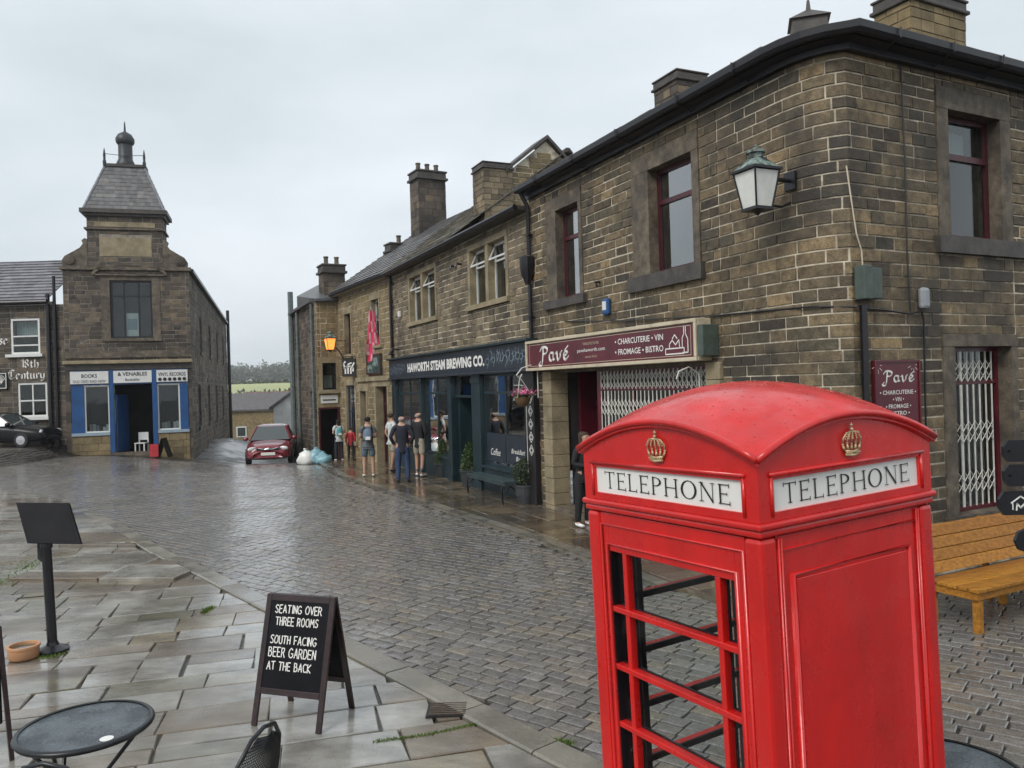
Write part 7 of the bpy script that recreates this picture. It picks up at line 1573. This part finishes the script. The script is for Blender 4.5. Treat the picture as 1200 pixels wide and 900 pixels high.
# timber fence / gates by the white cottage
T = thing('picket_fence', 'white painted picket fence running down beside the red car', 'fence', (-9.5, 38, tz(-9.5, 38)))
for i in range(26):
    y = 34.5 + i * .42; x = -8.9 - (i * .42) * .16; q = MB(); z = tz(x, y); q.box(x - .02, x + .02, y, y + .3, z, z + 1.95 + .05 * (i % 2)); q.build('picket', 'render_white', T)
# roadside trees and wood
def tree(label, x, y, H_, R_, m, n=900, trunk=True, seed=1):
    z = tz(x, y); T = thing('tree', label, 'tree', (x, y, z)); r = random.Random(seed)
    q = MB(); q.tube([(0, 0, -.3), (.1, 0, H_ * .35), (0, .1, H_ * .7)], [R_ * .09, R_ * .06, R_ * .03], 7)
    for a in range(4): q.tube([(.05, 0, H_ * .35), (R_ * .5 * math.cos(a * 1.6), R_ * .5 * math.sin(a * 1.6), H_ * .62)], [R_ * .04, R_ * .015], 5)
    q.build('trunk', 'dark_wood', T, local=True)
    cl = [(r.gauss(0, R_ * .42), r.gauss(0, R_ * .42), H_ * r.uniform(.42, .9), R_ * r.uniform(.25, .45)) for _ in range(12)]; q = MB()
    def pt():
        c = r.choice(cl); v = Vector((r.gauss(0, 1), r.gauss(0, 1), r.gauss(0, 1))).normalized() * c[3] * r.random() ** .4; return (c[0] + v.x, c[1] + v.y, c[2] + v.z)
    leafy(q, n, pt, R_ * .16, r); q.build('crown', m, T, local=True, kind='stuff')
tree('lone brownish tree standing in front of the pale fields', -42, 148, 8.5, 2.8, 'leaf_brown', 1300, seed=4)
tree('low green bush below the red car', -19.6, 50, 1.6, 1.1, 'leaf_dark', 600, seed=8)
# meadow strip and hedges
q = MB()
for j in range(12):
    for i in range(24):
        x0, x1 = -160 + i * 8, -160 + (i + 1) * 8; y0, y1 = 165 + j * 30, 165 + (j + 1) * 30; q.face([(x0 * y0 / 165, y0, tz(0, y0) + .05), (x1 * y0 / 165, y0, tz(0, y0) + .05), (x1 * y1 / 165, y1, tz(0, y1) + .05), (x0 * y1 / 165, y1, tz(0, y1) + .05)])
q.build('meadow', 'field', kind='structure')
T = None; r = random.Random(9); q = MB()
for k in range(3):
    p0 = Vector((-75 - k * 25, 230 + k * 75, 0)); p1 = Vector((-60 - k * 20, 250 + k * 90, 0)); p0, p1 = Vector((-200, 240 + 70 * k, 0)), Vector((20, 225 + 95 * k, 0))
    leafy(q, 2600, lambda: (lambda t: (p0.x + (p1.x - p0.x) * t + r.gauss(0, .5), p0.y + (p1.y - p0.y) * t, tz(0, p0.y + (p1.y - p0.y) * t) + r.uniform(0, 1.0)))(r.random()), 1.4, r)
tag(q.build('field_hedges', 'leaf_far'), None, None, None, 'stuff')
q = MB(); r = random.Random(10); cl = [(r.uniform(-330, -110), r.uniform(640, 740), r.uniform(3.5, 7)) for _ in range(420)]
def wp_():
    c = r.choice(cl); v = Vector((r.gauss(0, 1), r.gauss(0, 1), r.gauss(0, 1))).normalized() * c[2] * r.random() ** .3; return (c[0] + v.x, c[1] + v.y, tz(0, c[1]) + c[2] * 1.1 + 2.0 + v.z * 1.2)
leafy(q, 26000, wp_, 2.6, r); tag(q.build('woodland', 'leaf_far'), None, None, None, 'stuff')

# bedding sand between the flagstones
for nm, pts, zz, par in (('bedding', [(-9.2, 13.3), (-6.4, 13.2), (-5.7, 12.5), (-4.5, 11.1), (-3.0, 9.29), (-1.8, 7.82), (-.6, 6.37), (0, 5.63), (.3, 5.25), (1.3, 4.0), (2.4, 2.6), (2.4, -2), (-9, -2)], .012, pave_l),):
    q = MB(); q.face([(x, y, zz) for x, y in pts][::-1]); q.build(nm, 'bedding', par)
# ================================================================== damp air over the valley
q = MB(); q.box(-420, 330, -60, 770, -13, 45); hz = q.build('haze', 'haze'); hz['kind'] = 'stuff'
